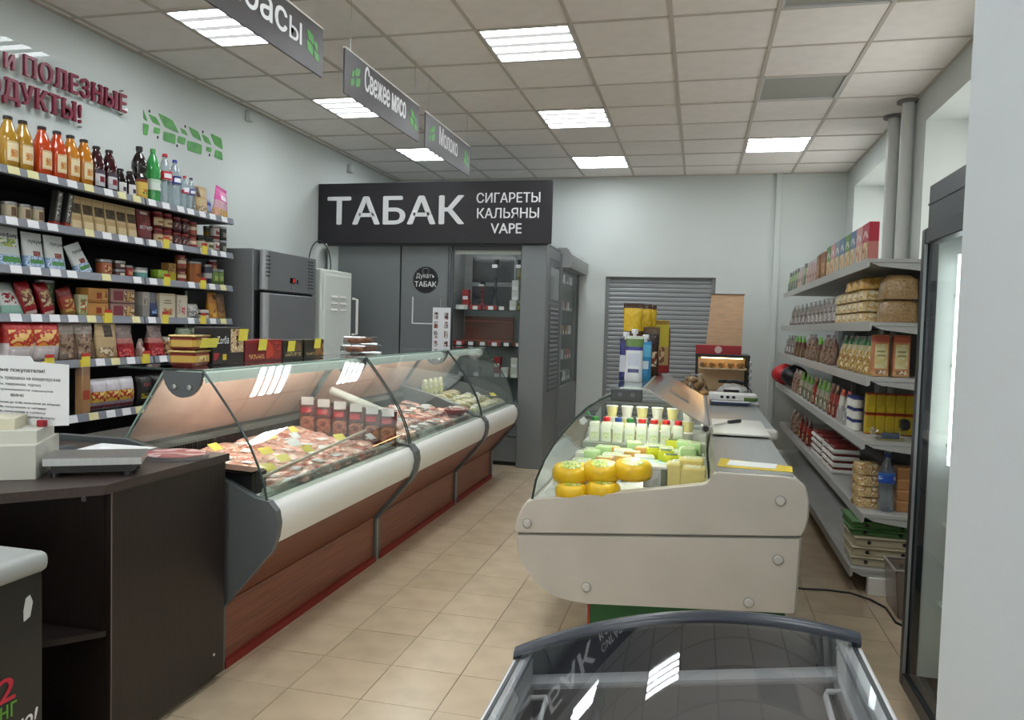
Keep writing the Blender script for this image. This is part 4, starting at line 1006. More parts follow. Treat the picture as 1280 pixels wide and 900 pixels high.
def deli(Y0, Y1, label, first=False, last=False):
    t = thing('chilled_display_case', label, 'display case', (-2.1, (Y0+Y1)/2, 0), 'glass fronted cases along the left aisle')
    a, b = Y0+.03, Y1-.03
    obj('base', MB().prism([(-1.84, .03), (-1.84, .25), (-1.66, .46), (-2.6, .46), (-2.6, .03)], 'Y', a, b), GREY, t)
    obj('lower_panel', MB().box(-1.835, -1.82, a, b, .03, .262), WOOD, t)
    obj('plinth', MB().box(-1.832, -1.80, a, b, 0, .032), REDP, t)
    obj('front_panel', MB().ribbon([(-1.825, .262), (-1.598, .525)], .012, 'Y', a, b), WOOD, t)
    nose = [(-1.60, .525), (-1.58, .57), (-1.573, .615), (-1.58, .66), (-1.605, .692), (-1.65, .70), (-1.66, .68), (-1.66, .52)]
    obj('bumper', MB().prism(nose, 'Y', a, b), SILVER, t, smooth=.9)
    obj('deck', MB().ribbon([(-2.22, deck_z(-2.2)-.004), (-1.66, deck_z(-1.66)-.004)], .012, 'Y', a, b), DECK, t)
    obj('tank', MB().box(-2.6, -2.24, a, b, .46, .78).box(-2.24, -1.66, a, b, .46, .62), GREY, t)
    obj('rear_wall', MB().ribbon([(-2.22, .76), (-2.26, .865), (-2.62, .885)], .012, 'Y', a, b), mat('case_inner_dark', (78, 76, 74), .4, metal=.3), t)
    g = MB()
    y = a+.05
    while y < b-.05: g.box(-2.238, -2.228, y, y+.006, .775, .84); y += .018
    obj('grille', g, BLACK, t, smooth=0, kind='stuff')
    ym = (a+b)/2
    for k, (u, v) in enumerate(((a+.01, ym+.02), (ym-.02, b-.01))):
        x = .008*k
        obj('rear_door', MB().ribbon([(-2.29-x, .875), (-2.105-x, 1.165)], .006, 'Y', u, v), BEIGE, t)
    for (u, v) in ((Y0, a+.004), (b-.004, Y1)):
        obj('end_panel', MB().prism(PANEL, 'Y', u, v), GREY, t, smooth=.5)
        e = (u+v)/2
        brk = [(-2.085, 1.197)]+[(-1.995+.09*math.cos(q), 1.197-.105*math.sin(q)) for q in [PI-PI*i/12 for i in range(13)]]
        br = obj('bracket', MB().prism(brk, 'Y', e-.012, e+.006), GREY, t)
        for x in (-2.03, -1.96):
            obj('screw', MB().lathe([(.011, 0), (.011, .006), (.006, .009)], 10).warp(lambda q: Vector((x+q.x, e-.012-q.z, 1.135+q.y))), STEEL, br)
    obj('front_glass', MB().ribbon(curve(), .007, 'Y', Y0+.012, Y1-.012), GLASSG, t, smooth=1.2)
    obj('top_glass', MB().box(-2.30, -1.90, Y0+.012, Y1-.012, 1.199, 1.207), GLASSG, t)
    for y in (Y0+.012, Y1-.012):
        obj('glass_edge', MB().tube([(x, y, z_) for x, z_ in curve()], .0045, 6), mat('glass_edge_dark', (52, 66, 64), .25), t)
        obj('top_edge', MB().tube([(-1.903, y, 1.204), (-2.3, y, 1.204)], .004, 6), mat('glass_edge_dark'), t)
    obj('top_edge', MB().tube([(-1.903, Y0+.012, 1.205), (-1.903, Y1-.012, 1.205)], .004, 6), mat('glass_edge_pale', (150, 176, 168), .2), t)
    for y in ([Y0+.022] if first else [])+([Y1-.022] if last else []):
        P = curve()+[(-2.09, 1.203), (-2.28, .9), (-2.25, .91), (-2.0, .85), (-1.77, .765), (-1.66, .715)]
        obj('end_glass', MB().prism(P, 'Y', y-.003, y+.003), GLASSG, t)
        obj('glass_edge', MB().tube([(-2.09, y, 1.2), (-2.28, y, .9)], .004, 6), mat('glass_edge_pale'), t)
    obj('lamp_housing', MB().ribbon([(-2.07, 1.17), (-2.05, 1.19), (-1.98, 1.195), (-1.93, 1.185), (-1.922, 1.15)], .006, 'Y', a+.02, b-.02), mat('lamp_cover_glow', (226, 232, 226), .5, emit=.3), t)  # housing is given a glow so its shaded lip reads pale
    obj('lamp_tube', MB().tube([(-2.0, a+.05, 1.172), (-2.0, b-.05, 1.172)], .014, 10), CLAMP, t)
    obj('joint_strip', MB().box(-1.81, -1.803, Y1-.018, Y1-.001, .0, .255), STEEL, t)
    n = int((b-a)/.085)
    for i in range(n):
        if i % 5 != 3: link('shelf_label', LABME, t).location = Vector((-1.684, a+.05+i*.085, .7055))-t.location
    obj('price_strip', MB().ribbon([(-1.672, .705), (-1.655, .745)], .003, 'Y', a+.02, b-.02), ACRYL, t)
    return t
CASES = [(2.63, 4.164), (4.166, 5.677), (5.679, 6.76)]
deli(*CASES[0], 'nearest glass fronted meat case behind the dark counter', first=True)
deli(*CASES[1], 'middle glass fronted case of the left aisle', first=False)
deli(*CASES[2], 'farthest and shortest glass fronted case before the grey kiosk', last=True)

# flat goods lying in the cases
def flat(name, cat, lx, ly, h, m, seed, lump=.008, tag=None):
    """vacuum pack or cut of meat lying flat"""
    r = root(name, cat)
    def fn(u, v):
        a = 2*PI*u
        e = .55
        rr = [1, 1, .93, .62, .0001][int(round(v*4))]; zz = [0, .25, .8, 1, 1.03][int(round(v*4))]
        c, s_ = math.cos(a), math.sin(a)
        x = lx/2*rr*math.copysign(abs(c)**e, c); y = ly/2*rr*math.copysign(abs(s_)**e, s_)
        nz = noise.noise_vector(Vector((x*22+seed*9, y*22, seed*5)))
        return (x+nz.x*lump*.6, y+nz.y*lump*.6, max(0, h*zz+(nz.z*lump if zz else 0)))
    obj('meat' if 'tray' not in name else 'filling', MB().grid(fn, 16, 5, closed=True), m, r, world=False, smooth=1.2)
    if tag: obj('label', MB().box(-.03, .03, -.022, .022, h+.004, h+.0055).warp(lambda q: Vector((q.x, q.y+.01, q.z+q.x*.05))), tag, r, world=False, smooth=0)
    return r
def meat_mat(nm, cols, sc=26): return pack('meat_'+nm, [(0, cols[0])], [(-1, 2, -1, 2, cols, sc)], .18, .25, 40, coat=.5)
PINK = meat_mat('pink', [(214, 130, 120), (232, 168, 156), (244, 206, 194), (222, 146, 136)])
HAM = meat_mat('ham', [(226, 156, 140), (236, 182, 164), (246, 216, 202), (206, 120, 108)], 18)
SAUS = meat_mat('sausage', [(186, 92, 76), (206, 116, 92), (226, 160, 136), (150, 62, 54)], 34)
SALAMI = meat_mat('salami', [(120, 30, 32), (150, 50, 48), (206, 160, 150), (96, 24, 26)], 60)
GOLDM = meat_mat('smoked', [(176, 116, 50), (206, 150, 80), (150, 84, 40)], 30)
DARKM = meat_mat('dark', [(52, 34, 32), (84, 48, 42), (170, 150, 140), (40, 30, 30)], 40)
G['meat_pink'] = lambda: flat('meat_pack', 'meat pack', .15, .11, .035, PINK, 1)
G['meat_pink_tag'] = lambda: flat('meat_pack', 'meat pack', .15, .115, .035, HAM, 2, tag=TAGW)
G['meat_ham'] = lambda: flat('ham_piece', 'ham', .16, .12, .045, HAM, 3)
G['meat_sausage'] = lambda: flat('sausage_pack', 'sausage pack', .15, .1, .035, SAUS, 4, .012)
G['meat_salami'] = lambda: flat('salami_pack', 'salami pack', .14, .09, .03, SALAMI, 5)
G['meat_smoked'] = lambda: flat('smoked_piece', 'smoked meat', .12, .09, .045, GOLDM, 6, .012)
G['meat_dark'] = lambda: flat('sausage_pack', 'sausage pack', .14, .1, .035, DARKM, 7, .01, TAGW)
def tag_thing(m):
    def fn():
        r = root('price_card', 'price card')
        obj('card', MB().ribbon([(.015, 0), (-.02, .026)], .0015, 'Y', -.036, .036), m, r, world=False)
        obj('holder', MB().ribbon([(-.03, -.001), (-.005, -.001)], .002, 'Y', -.012, .012), TAGW, r, world=False)
        return r
    return fn
G['card_yellow'] = tag_thing(TAGY); G['card_white'] = tag_thing(TAGW)
DESC = {'meat_pink': 'pink vacuum meat pack', 'meat_pink_tag': 'meat pack with sticker', 'meat_ham': 'pale ham piece', 'meat_sausage': 'red brown sausage pack', 'meat_salami': 'dark red salami pack', 'meat_smoked': 'golden smoked piece', 'meat_dark': 'dark sausage pack with sticker'}
def fill(case, keys, nx, ny, y0, y1, cname, x0=-1.735, x1=-2.13, cards=(), lift=.0):
    rnd = random.Random(case*31+5)
    rows = {0: 'front row', nx-1: 'back row'}
    for i in range(nx):
        ks = [keys[(j*3+i*5+rnd.randrange(3)) % len(keys)] for j in range(ny)]
        cnt, seen = {k: ks.count(k) for k in ks}, {}
        for j, k in enumerate(ks):
            x = x0+(x1-x0)*i/(nx-1)+rnd.uniform(-.012, .012); y = y0+(y1-y0)*(j+.5)/ny+rnd.uniform(-.015, .015)
            q = seen.get(k, 0); seen[k] = q+1
            put(k, x, y, deck_z(x)+.012+lift+(i % 2)*.004, '%s%s, %s of %s case' % (DESC[k], nth(q, cnt[k], 'near end'), rows.get(i, ORD[i]+' row'), cname), 'meat in the %s case' % cname, rot=(Matrix.Rotation(.138+rnd.uniform(-.03, .03), 3, 'Y') @ Matrix.Rotation(rnd.uniform(-.5, .5)+(PI/2 if rnd.random() < .4 else 0), 3, 'Z')).to_euler())
    nc, sn = {}, {}
    for (c, x, y) in cards: nc[c] = nc.get(c, 0)+1
    for (c, x, y) in cards:
        q = sn.get(c, 0); sn[c] = q+1
        put(c, x, y, deck_z(x)+.078+lift, '%s price card%s among the %s' % (c[5:], nth(q, nc[c], 'near end'), 'meat of the %s case' % cname), 'price cards in the %s case' % cname, rnd.uniform(-.4, .1))
fill(0, ['meat_ham', 'meat_pink', 'meat_pink_tag', 'meat_ham', 'meat_sausage', 'meat_pink'], 5, 11, 2.83, 3.86, 'nearest', cards=[('card_yellow', -1.8, 3.3), ('card_yellow', -1.78, 3.05), ('card_yellow', -2.08, 2.98), ('card_yellow', -1.74, 2.86), ('card_yellow', -2.05, 3.38), ('card_yellow', -2.06, 3.62), ('card_yellow', -1.82, 3.68), ('card_yellow', -1.9, 3.1), ('card_white', -1.98, 3.5), ('card_white', -1.9, 3.35), ('card_white', -1.72, 3.85)])
fill(1, ['meat_dark', 'meat_pink', 'meat_sausage', 'meat_pink_tag', 'meat_dark', 'meat_salami'], 4, 10, 4.24, 5.55, 'middle', cards=[('card_white', -1.8, 4.5), ('card_white', -2.0, 4.9), ('card_white', -1.9, 5.2), ('card_white', -1.75, 5.35)])
CHEESE = pack('cut_pale', [(0, (206, 196, 150))], [(-1, 2, -1, 2, [(206, 196, 150), (226, 220, 190), (150, 160, 90), (190, 170, 110)], 26)], .2, .2, 40, coat=.4)
G['pale_pack'] = lambda: flat('cheese_pack', 'cheese pack', .14, .1, .035, CHEESE, 8, tag=TAGW)
G['pale_pack_plain'] = lambda: flat('cheese_pack', 'cheese pack', .13, .1, .04, pack('cut_cream', [(0, (216, 206, 170))], [(-1, 2, -1, 2, [(216, 206, 170), (232, 226, 206), (176, 160, 96)], 20)], .25, .2, 40), 9)
DESC.update(pale_pack='pale green cheese pack', pale_pack_plain='cream cheese pack')
fill(2, ['pale_pack', 'pale_pack_plain', 'pale_pack_plain'], 4, 6, 5.77, 6.68, 'farthest', cards=[('card_white', -1.78, 6.1), ('card_white', -1.85, 6.4), ('card_yellow', -1.76, 6.55)])
pc('green_upright', .05, .11, .17, [(0, (120, 140, 60)), (.3, (190, 190, 110)), (.6, (206, 204, 170))], [(.1, .9, .1, .8, [(120, 150, 70), (222, 210, 150), (170, 160, 80), (230, 228, 210)], 30)], 'pillow', 'pasta_pack', 21, .005, .25, .4, 'pack')
for i in range(4): put('green_upright', -2.14, 5.82+.125*i, deck_z(-2.14)+.03, 'green and cream upright pack%s, back of farthest case' % nth(i, 4, 'near end'), 'upright packs in the farthest case', .15)
# upright smoked meat packs across the far end of the nearest case
def upright():
    r = root('meat_sleeve', 'meat pack')
    obj('pouch', MB().grid(lambda u, v: ((.016*math.sin(PI*min(1, v*1.1))+.004)*math.copysign(abs(math.cos(2*PI*u))**.7, math.cos(2*PI*u)), .05*math.copysign(abs(math.sin(2*PI*u))**.6, math.sin(2*PI*u))*(1-.05*math.sin(PI*v)), v*.2), 16, 8, closed=True), pack('sleeve_red', [(0, (70, 30, 28)), (.6, (96, 24, 30)), (.9, (60, 34, 30))], [(.12, .88, .08, .55, [(156, 80, 64), (190, 120, 96), (120, 54, 46)], 30), (.15, .7, .66, .8, [(190, 30, 50)], 1)], .2, .3, 30, coat=.4), r, world=False, smooth=1.2)
    obj('price_card', MB().box(.014, .0165, -.034, .034, .175, .22), TAGW, r, world=False)
    return r
G['upright'] = upright
for i in range(6): put('upright', -2.13+.085*i, 3.90+.03*i, deck_z(-2.13+.085*i)+.008, 'upright red meat sleeve with white card%s of nearest case' % nth(i, 6, 'left'), 'upright meat sleeves in the nearest case', F_+.25, (0, 0))
t = thing('price_holder_box', 'black plastic box at near end of the nearest meat case', 'box', (-1.86, 2.72, .71))
obj('box', MB().box(-1.98, -1.70, 2.67, 2.70, .71, .80, .003).box(-1.98, -1.70, 2.76, 2.78, .71, .80, .003).box(-1.98, -1.96, 2.70, 2.76, .71, .80).box(-1.72, -1.70, 2.70, 2.76, .71, .80).box(-1.96, -1.72, 2.70, 2.76, .71, .73), BLACK, t)
obj('lid', MB().ribbon([(-1.99, .815), (-1.69, .805)], .006, 'Y', 2.655, 2.745), BLACKG, t)
top('divider_rod', MB().tube([(-1.70, 2.74, .775), (-1.83, 4.12, .80)], .008, 8), mat('rod_cream', (214, 204, 184), .4), 'cream rod dividing the meat rows of the nearest case', 'rod', (-1.76, 3.4, .775))
top('separator_tube', MB().tube([(-2.10, 4.12, 1.0), (-1.70, 4.12, .865)], .026, 14), WHITE, 'white tube across the far end of the nearest case', 'tube', (-1.9, 4.12, .9))
t = thing('red_tray_pack', 'red tray of meat at the far end of the middle case', 'tray', (-1.72, 5.42, .705))
obj('tray', MB().lathe([(.07, 0), (.09, .03), (.095, .032)], 20, (-1.74, 5.42, deck_z(-1.74)+.05), yk=1.3), mat('tray_red', (186, 40, 60), .35), t)
obj('filling', MB().lathe([(.085, .025), (.06, .045), (0, .055)], 20, (-1.74, 5.42, deck_z(-1.74)+.05), yk=1.3), SALAMI, t)

# goods on the glass tops of the left cases
Z12 = 1.2085
LAB = pack('tin_label_gold', [(0, (110, 20, 20)), (.25, (196, 160, 70)), (.7, (120, 20, 22)), (.9, (170, 140, 70))], [(.3, .7, .3, .65, [(226, 206, 140), (150, 90, 30)], 40)], .3, coat=.4)
def bigtin():
    r = root('food_tin', 'can')
    obj('body', MB().box(-.055, .055, -.085, .085, 0, .063, .012), LAB, r, world=False)
    obj('lid', MB().box(-.057, .057, -.087, .087, .056, .065, .003), LIDG, r, world=False)
    return r
G['bigtin'] = bigtin
for q in (0, 1): put('bigtin', -2.12, 2.85, Z12+.066*q, 'red and gold food tin, %s of two stacked on nearest case' % ('lower', 'upper')[q], 'stacked tins on the nearest case', .25)
t = thing('yellow_offer_card', 'yellow price card leaning on the stacked red tins', 'price card', (-2.05, 2.89, 1.29))
obj('card', MB().ribbon([(-2.06, 1.285), (-2.045, 1.325)], .002, 'Y', 2.83, 2.95), TAGY, t)
obj('tape', MB().box(-2.064, -2.05, 2.85, 2.87, 1.318, 1.326), PAPER, t)
def onbox(name, y0, y1, h, bands, patches, label, x=-2.13, dx=.05, words=None, card=None, cat='box'):
    t = thing(name, label, cat, (x, (y0+y1)/2, Z12))
    obj('carton', MB().box(x-dx, x+dx, y0, y1, Z12, Z12+h, .003), pack('onbox_'+label[:24], bands, patches, .4), t)
    if words:
        s, u0, u1, v, hh, m = words; lettering('print', s, (x+dx+.0006, y0+(y1-y0)*u0, Z12+h*v), YAX, ZAX, (y1-y0)*(u1-u0), hh, m, t, bold=.0)
    if card:
        u, v = card; yy = y0+(y1-y0)*u
        obj('price_card', MB().ribbon([(x+dx+.004, Z12+h*v), (x+dx+.012, Z12+h*v+.055)], .002, 'Y', yy-.035, yy+.035), TAGY, t)
onbox('nut_box', 2.955, 3.19, .165, [(0, (40, 32, 32)), (.2, (34, 28, 30)), (.95, (50, 44, 44))], [(.02, .2, .1, .3, [(150, 30, 40), (40, 30, 30)], 30), (.3, .42, .1, .26, [(206, 176, 40)], 1), (.55, .98, .3, .95, [(206, 180, 140), (170, 130, 90), (226, 206, 170), (90, 60, 44)], 40)], 'black nut box with pale nut picture on nearest case', words=('Zorба', .12, .48, .55, .035, PAPER), card=(.93, .62))
onbox('cookie_tin', 3.2, 3.53, .105, [(0, (110, 18, 24)), (.85, (130, 22, 28))], [(.55, .98, .1, .9, [(190, 60, 40), (120, 30, 24), (150, 40, 34)], 30), (.1, .5, .12, .32, [(190, 150, 90), (130, 24, 30)], 80)], 'dark red sweets box on the nearest case', card=(.42, .5))
onbox('sweets_carton', 3.54, 3.74, .1, [(0, (38, 34, 28)), (.85, (48, 42, 34))], [(.1, .9, .15, .35, [(170, 150, 100), (44, 38, 32)], 80), (.5, .95, .4, .9, [(110, 80, 50), (60, 46, 34)], 30)], 'black and olive sweets box in the middle of the row on cases', card=(.35, .4))
onbox('sweets_carton', 3.76, 3.98, .1, [(0, (40, 34, 26)), (.9, (56, 48, 36))], [(.1, .9, .15, .3, [(176, 150, 90), (50, 40, 30)], 80), (.55, .98, .1, .8, [(150, 100, 50), (80, 50, 30), (190, 140, 80)], 30)], 'black box with brown cake picture, farthest of the row on cases', card=(.6, .5))
# plastic box of pastries
t = thing('pastry_box', 'clear plastic box of brown pastries on the middle case', 'box', (-2.14, 4.58, Z12))
obj('tray', MB().box(-2.22, -2.04, 4.46, 4.72, Z12, Z12+.055, .008), FILM, t)
obj('lid', MB().box(-2.21, -2.05, 4.48, 4.68, Z12+.058, Z12+.11, .008), FILM, t)
for k in range(7):
    obj('pastry', MB().lathe([(.001, -.03), (.02, -.024), (.025, 0), (.02, .024), (.001, .03)], 10).warp(lambda q: Vector((-2.13+q.z*2.2, 4.49+k*.034+q.x*.75, Z12+.028+q.y*.9))), mat('pastry_brown', (176, 104, 66), .5, var=.4, vscale=30), t)
for k in range(5):
    obj('pastry', MB().lathe([(.001, -.03), (.02, -.024), (.025, 0), (.02, .024), (.001, .03)], 10).warp(lambda q: Vector((-2.13+q.z*2, 4.505+k*.036+q.x*.75, Z12+.082+q.y*.85))), mat('pastry_brown'), t)
# ------------------------------------------------------------------ white dairy case; its side panels have a seam that climbs towards the back
WY0, WY1 = 3.25, 4.75
def wobj(name, mb, m, parent, **k): return obj(name, mb, m, parent, **k)
t = thing('dairy_case', 'white rounded dairy case with curved glass in the middle of the shop', 'display case', (-.13, 4.2, 0))
LOW = [(-.75, .491), (-.745, .413), (-.718, .355), (-.676, .304), (-.628, .262), (-.57, .232), (-.492, .221), (-.421, .218), (.231, .262), (.426, .275), (.433, .284), (.44, .586)]
UPP = [(-.759, .501), (-.759, .523), (-.75, .564), (-.729, .616), (-.711, .642), (-.687, .653), (-.39, .699), (.038, .775), (.058, .783), (.073, .802), (.084, .823), (.103, .832), (.364, .833), (.408, .829), (.443, .801), (.462, .752), (.464, .68), (.456, .63), (.44, .596)]
def inset(P, d):
    cx, cz = sum(p[0] for p in P)/len(P), sum(p[1] for p in P)/len(P)
    return [(x+(cx-x)*d, z+(cz-z)*d) for x, z in P]
for nm, P in (('lower_end_panel', LOW), ('upper_end_panel', UPP)):
    b = MB()
    n = len(P); I = inset(P, .014)
    rings = [[(x, WY0, z) for x, z in I], [(x, WY0+.012, z) for x, z in P], [(x, WY0+.06, z) for x, z in P]]
    b.v = [p for r_ in rings for p in r_]
    b.f = [list(range(n))]+[(k*n+i, k*n+(i+1) % n, (k+1)*n+(i+1) % n, (k+1)*n+i) for k in (0, 1) for i in range(n)]+[list(range(3*n-1, 2*n-1, -1))]
    b.m = [0]*len(b.f)
    wobj(nm, b, OFFW, t, smooth=.5)
    wobj('far_end_panel', MB().prism(P, 'Y', WY1-.05, WY1), OFFW, t)
wobj('lower_body', MB().prism(inset(LOW, .02), 'Y', WY0+.055, WY1-.045), OFFW, t, smooth=.8)
wobj('upper_body', MB().prism([(-.745, .502), (-.74, .565), (-.702, .638), (-.681, .644), (-.66, .631), (.075, .709), (.093, .813), (.112, .818), (.417, .817), (.452, .752), (.452, .634), (.433, .595)], 'Y', WY0+.055, WY1-.045), OFFW, t, smooth=.8)
wobj('seam_strip', MB().prism([(-.745, .489), (.433, .583), (.433, .598), (-.745, .504)], 'Y', WY0+.02, WY1-.02), mat('seam_grey', (150, 148, 142), .6), t)
wobj('plinth', MB().box(-.43, .40, WY0+.1, WY1-.06, 0, .235), mat('plinth_green', (24, 92, 44), .45), t)
wobj('plinth_edge', MB().box(-.435, -.425, WY0+.095, WY0+.13, 0, .235), mat('edge_red', (170, 50, 40), .5), t)
CAPM = mat('bolt_cap_grey', (186, 184, 178), .4)
for x, z in ((-.702, .547), (-.431, .29), (.351, .734), (.351, .49), (.244, .30)):
    wobj('bolt_cap', MB().lathe([(.019, 0), (.019, .003), (.015, .008), (0, .009)], 16).warp(lambda q: Vector((x+q.x, WY0-q.z, z+q.y))), CAPM, t)
    wobj('bolt_ring', MB().lathe([(.023, 0), (.023, .0015)], 18).warp(lambda q: Vector((x+q.x, WY0-q.z, z+q.y))), mat('seam_grey'), t)
wobj('worktop', MB().prism([(.093, .826), (.40, .826), (.40, .835), (.093, .835)], 'Y', WY0+.03, WY1), STEEL, t)
wobj('deck', MB().ribbon([(.066, .745), (-.67, .652)], .01, 'Y', WY0+.055, WY1-.05), mat('deck_white', (206, 208, 204), .4), t)
WC = [(-.687, .651), (-.672, .74), (-.638, .831), (-.602, .896), (-.555, .961), (-.503, 1.023), (-.451, 1.075), (-.401, 1.11), (-.35, 1.132)]
wobj('front_glass', MB().ribbon(WC[::-1], .006, 'Y', WY0+.02, WY1), GLASSG, t, smooth=1.2)
for y in (WY0+.02, WY1):
    wobj('glass_edge', MB().tube([(x, y, z) for x, z in WC], .0055, 6), mat('glass_edge_dark'), t)
wobj('top_glass', MB().box(-.36, -.206, WY0+.02, WY1, 1.161, 1.168), GLASSG, t)
for y in (WY0+.01, WY1-.03):
    br = wobj('top_bracket', MB().box(-.355, -.221, y, y+.025, 1.109, 1.160, .004), DGREY, t)
    for x in (-.315, -.262): wobj('screw', MB().lathe([(.01, 0), (.01, .004), (0, .006)], 10).warp(lambda q: Vector((x+q.x, y-q.z, 1.135+q.y))), GREY, br)
wobj('lamp_housing', MB().ribbon([(-.225, 1.14), (-.24, 1.158), (-.33, 1.152), (-.35, 1.135)], .004, 'Y', WY0+.05, WY1-.04), WHITE, t)
wobj('lamp_tube', MB().tube([(-.29, WY0+.08, 1.138), (-.29, WY1-.08, 1.138)], .012, 10), mat('dairy_lamp', (250, 255, 236), .5, emit=CASE_LAMP*1.9), t)
wobj('far_end_glass', MB().prism(WC+[(-.22, 1.16), (.04, 1.021), (.07, .745)], 'Y', WY1-.012, WY1-.006), GLASSG, t)
f = wobj('rear_flap', MB().ribbon([(-.216, 1.166), (.040, 1.021)], .006, 'Y', WY0+.02, WY1-.04), FLAP, t)
wobj('flap_rib', MB().box(-.12, -.03, WY0+.5, WY0+.9, 1.092, 1.098).warp(lambda q: Vector((q.x, q.y, q.z-(q.x+.07)*.566))), ACRYL, f)
wobj('flap_edge', MB().tube([(-.215, WY0+.02, 1.168), (-.215, WY1-.04, 1.168)], .006, 6), mat('edge_steel', (176, 176, 172), .3, metal=.5), f)
hb = MB()
n = 14
for (ra, rb) in ((.019, .013),):
    for yy in (WY0+.02, WY1-.04):
        hb.v += [(.045+ra*math.cos(2*PI*i/n), yy, 1.008+ra*math.sin(2*PI*i/n)) for i in range(n)]+[(.045+rb*math.cos(2*PI*i/n), yy, 1.008+rb*math.sin(2*PI*i/n)) for i in range(n)]
    for i in range(n):
        j = (i+1) % n
        hb.f += [(i, j, 2*n+j, 2*n+i), (n+i, n+j, 3*n+j, 3*n+i), (i, j, n+j, n+i), (2*n+i, 2*n+j, 3*n+j, 3*n+i)]
hb.m = [0]*len(hb.f)
wobj('flap_tube', hb, mat('tube_grey', (150, 150, 146), .35, metal=.3), f)
wobj('bore_shade', MB().prism([(.045+.0125*math.cos(2*PI*i/n), 1.008+.0125*math.sin(2*PI*i/n)) for i in range(n)], 'Y', WY0+.03, WY0+.034), BLACK, f)  # black disc stands for the shade inside the tube mouth
wobj('lower_flap', MB().box(.047, .052, WY0+.03, WY1-.05, .80, .992), ACRYL, t)
wobj('riser', MB().box(-.62, .055, 4.30, WY1-.06, .735, .765).box(-.62, .055, 4.51, WY1-.06, .765, .82), mat('deck_white'), t)
wobj('riser_edge', MB().box(-.63, .06, 4.288, 4.30, .735, .775), ACRYL, t)

def wput(key, x, y, z, label, group=None, rz=F_, **k):
    # x across the case, y along it, laid out on a deck that starts at 3.41 and is .96 as long
    return put(key, x*.972, WY0+(y-3.41)*.9615, z, label, group, rz, **k)
def wdeck(x): return .664+(x+.66)*.123
YEL = mat('cheese_wrap_yellow', (236, 192, 34), .3, var=.1, vscale=20, bump=.1, bscale=60)
def ycheese():
    r = root('yellow_cheese', 'cheese')
    obj('wrap', MB().lathe([(.04, 0), (.062, .004), (.068, .022), (.067, .05), (.058, .066), (.03, .074)], 18, yk=1.18), YEL, r, world=False, smooth=1.2)
    obj('label', MB().lathe([(.05, .0705), (.03, .0755), (0, .076)], 14), pack('cheese_label', [(0, (210, 206, 120))], [(-1, 2, -1, 2, [(210, 206, 90), (130, 160, 60), (226, 222, 190)], 50)], .4), r, world=False)
    return r
G['ycheese'] = ycheese
for i, (x, y) in enumerate(((-.545, 3.53), (-.405, 3.53), (-.265, 3.53))): wput('ycheese', x, y, wdeck(x)+.05, 'round yellow wrapped cheese%s of the raised row in dairy case' % nth(i, 3, 'left'), 'yellow cheeses in the dairy case', F_, tilt=(0, .17), s=1.08)
for i, (x, y) in enumerate(((-.53, 3.475), (-.39, 3.475))): wput('ycheese', x, y, wdeck(x)-.02, 'round yellow wrapped cheese%s, lower front row of dairy case' % nth(i, 2, 'left'), 'yellow cheeses in the dairy case', F_, s=.95)
CHB = mat('cheese_block', (222, 206, 130), .35, var=.06, vscale=20)
def cblock(w_, h_, d_):
    def fn():
        r = root('cheese_block', 'cheese')
        obj('block', MB().box(-d_/2, d_/2, -w_/2, w_/2, 0, h_, .006), CHB, r, world=False)
        obj('label', MB().box(-d_/2*.7, d_/2*.5, -w_/2*.6, w_/2*.6, h_+.0005, h_+.0015), pack('block_label', [(0, (230, 228, 210))], [(-1, 2, -1, 2, [(230, 228, 210), (200, 190, 120), (236, 236, 230)], 60)], .4), r, world=False)
        return r
    return fn
G['cb_tall'] = cblock(.06, .10, .1); G['cb_wide'] = cblock(.115, .075, .1); G['cb_flat'] = cblock(.11, .06, .1)
bx('dairy_grey_box', .08, .1, .095, [(0, (176, 178, 170)), (.9, (206, 206, 200))], [(.1, .66, .15, .8, [(160, 162, 156), (186, 188, 182)], 12), (.75, 1.1, 0, .9, [(96, 104, 84)], 1)], 'cheese_box', 'box')
wput('dairy_grey_box', -.165, 3.56, wdeck(-.165), 'grey and white cheese box beside the yellow cheeses')
wput('cb_tall', -.085, 3.58, wdeck(-.085), 'tall cream cheese block right of the grey box')
wput('cb_wide', .0, 3.58, wdeck(0), 'wide cream cheese block at the right front of dairy case')
wput('cb_flat', -.01, 3.78, wdeck(0)+.02, 'flat yellow cheese block behind the wide cream block')
pc('peach_pack', .08, .1, .035, [(0, (226, 160, 120))], [(-1, 2, -1, 2, [(226, 170, 130), (240, 200, 170)], 40)], 'pillow', 'dairy_pack', 31, .003, .3, .1, 'pack')
def slab(key, name, wd, dp, h, m, cat='pack', lab=None):
    def fn():
        r = root(name, cat)
        obj('body', MB().box(-dp/2, dp/2, -wd/2, wd/2, 0, h, .008, seg=2), m, r, world=False)
        obj('label', MB().box(-dp/2*.8, dp/2*.8, -wd/2*.75, wd/2*.75, h+.0005, h+.0015), lab or pack('slab_label', [(0, (226, 226, 216))], [(-1, 2, -1, 2, [(226, 226, 216), (130, 160, 90), (200, 210, 170)], 60)], .4), r, world=False)
        return r
    G[key] = fn
slab('sl_peach', 'dairy_pack', .1, .08, .035, mat('pack_peach', (226, 172, 130), .4))
slab('sl_black', 'dairy_pack', .12, .08, .035, mat('pack_black', (40, 44, 46), .25), lab=pack('slab_dark_label', [(0, (60, 66, 66))], [(-1, 2, -1, 2, [(60, 66, 66), (120, 130, 126), (40, 44, 46)], 60)], .3))
slab('sl_blue', 'dairy_pack', .12, .09, .045, mat('pack_blue', (70, 150, 190), .35), lab=pack('slab_blue_label', [(0, (110, 180, 210))], [(-1, 2, -1, 2, [(110, 180, 210), (220, 230, 226), (140, 180, 80)], 60)], .3))
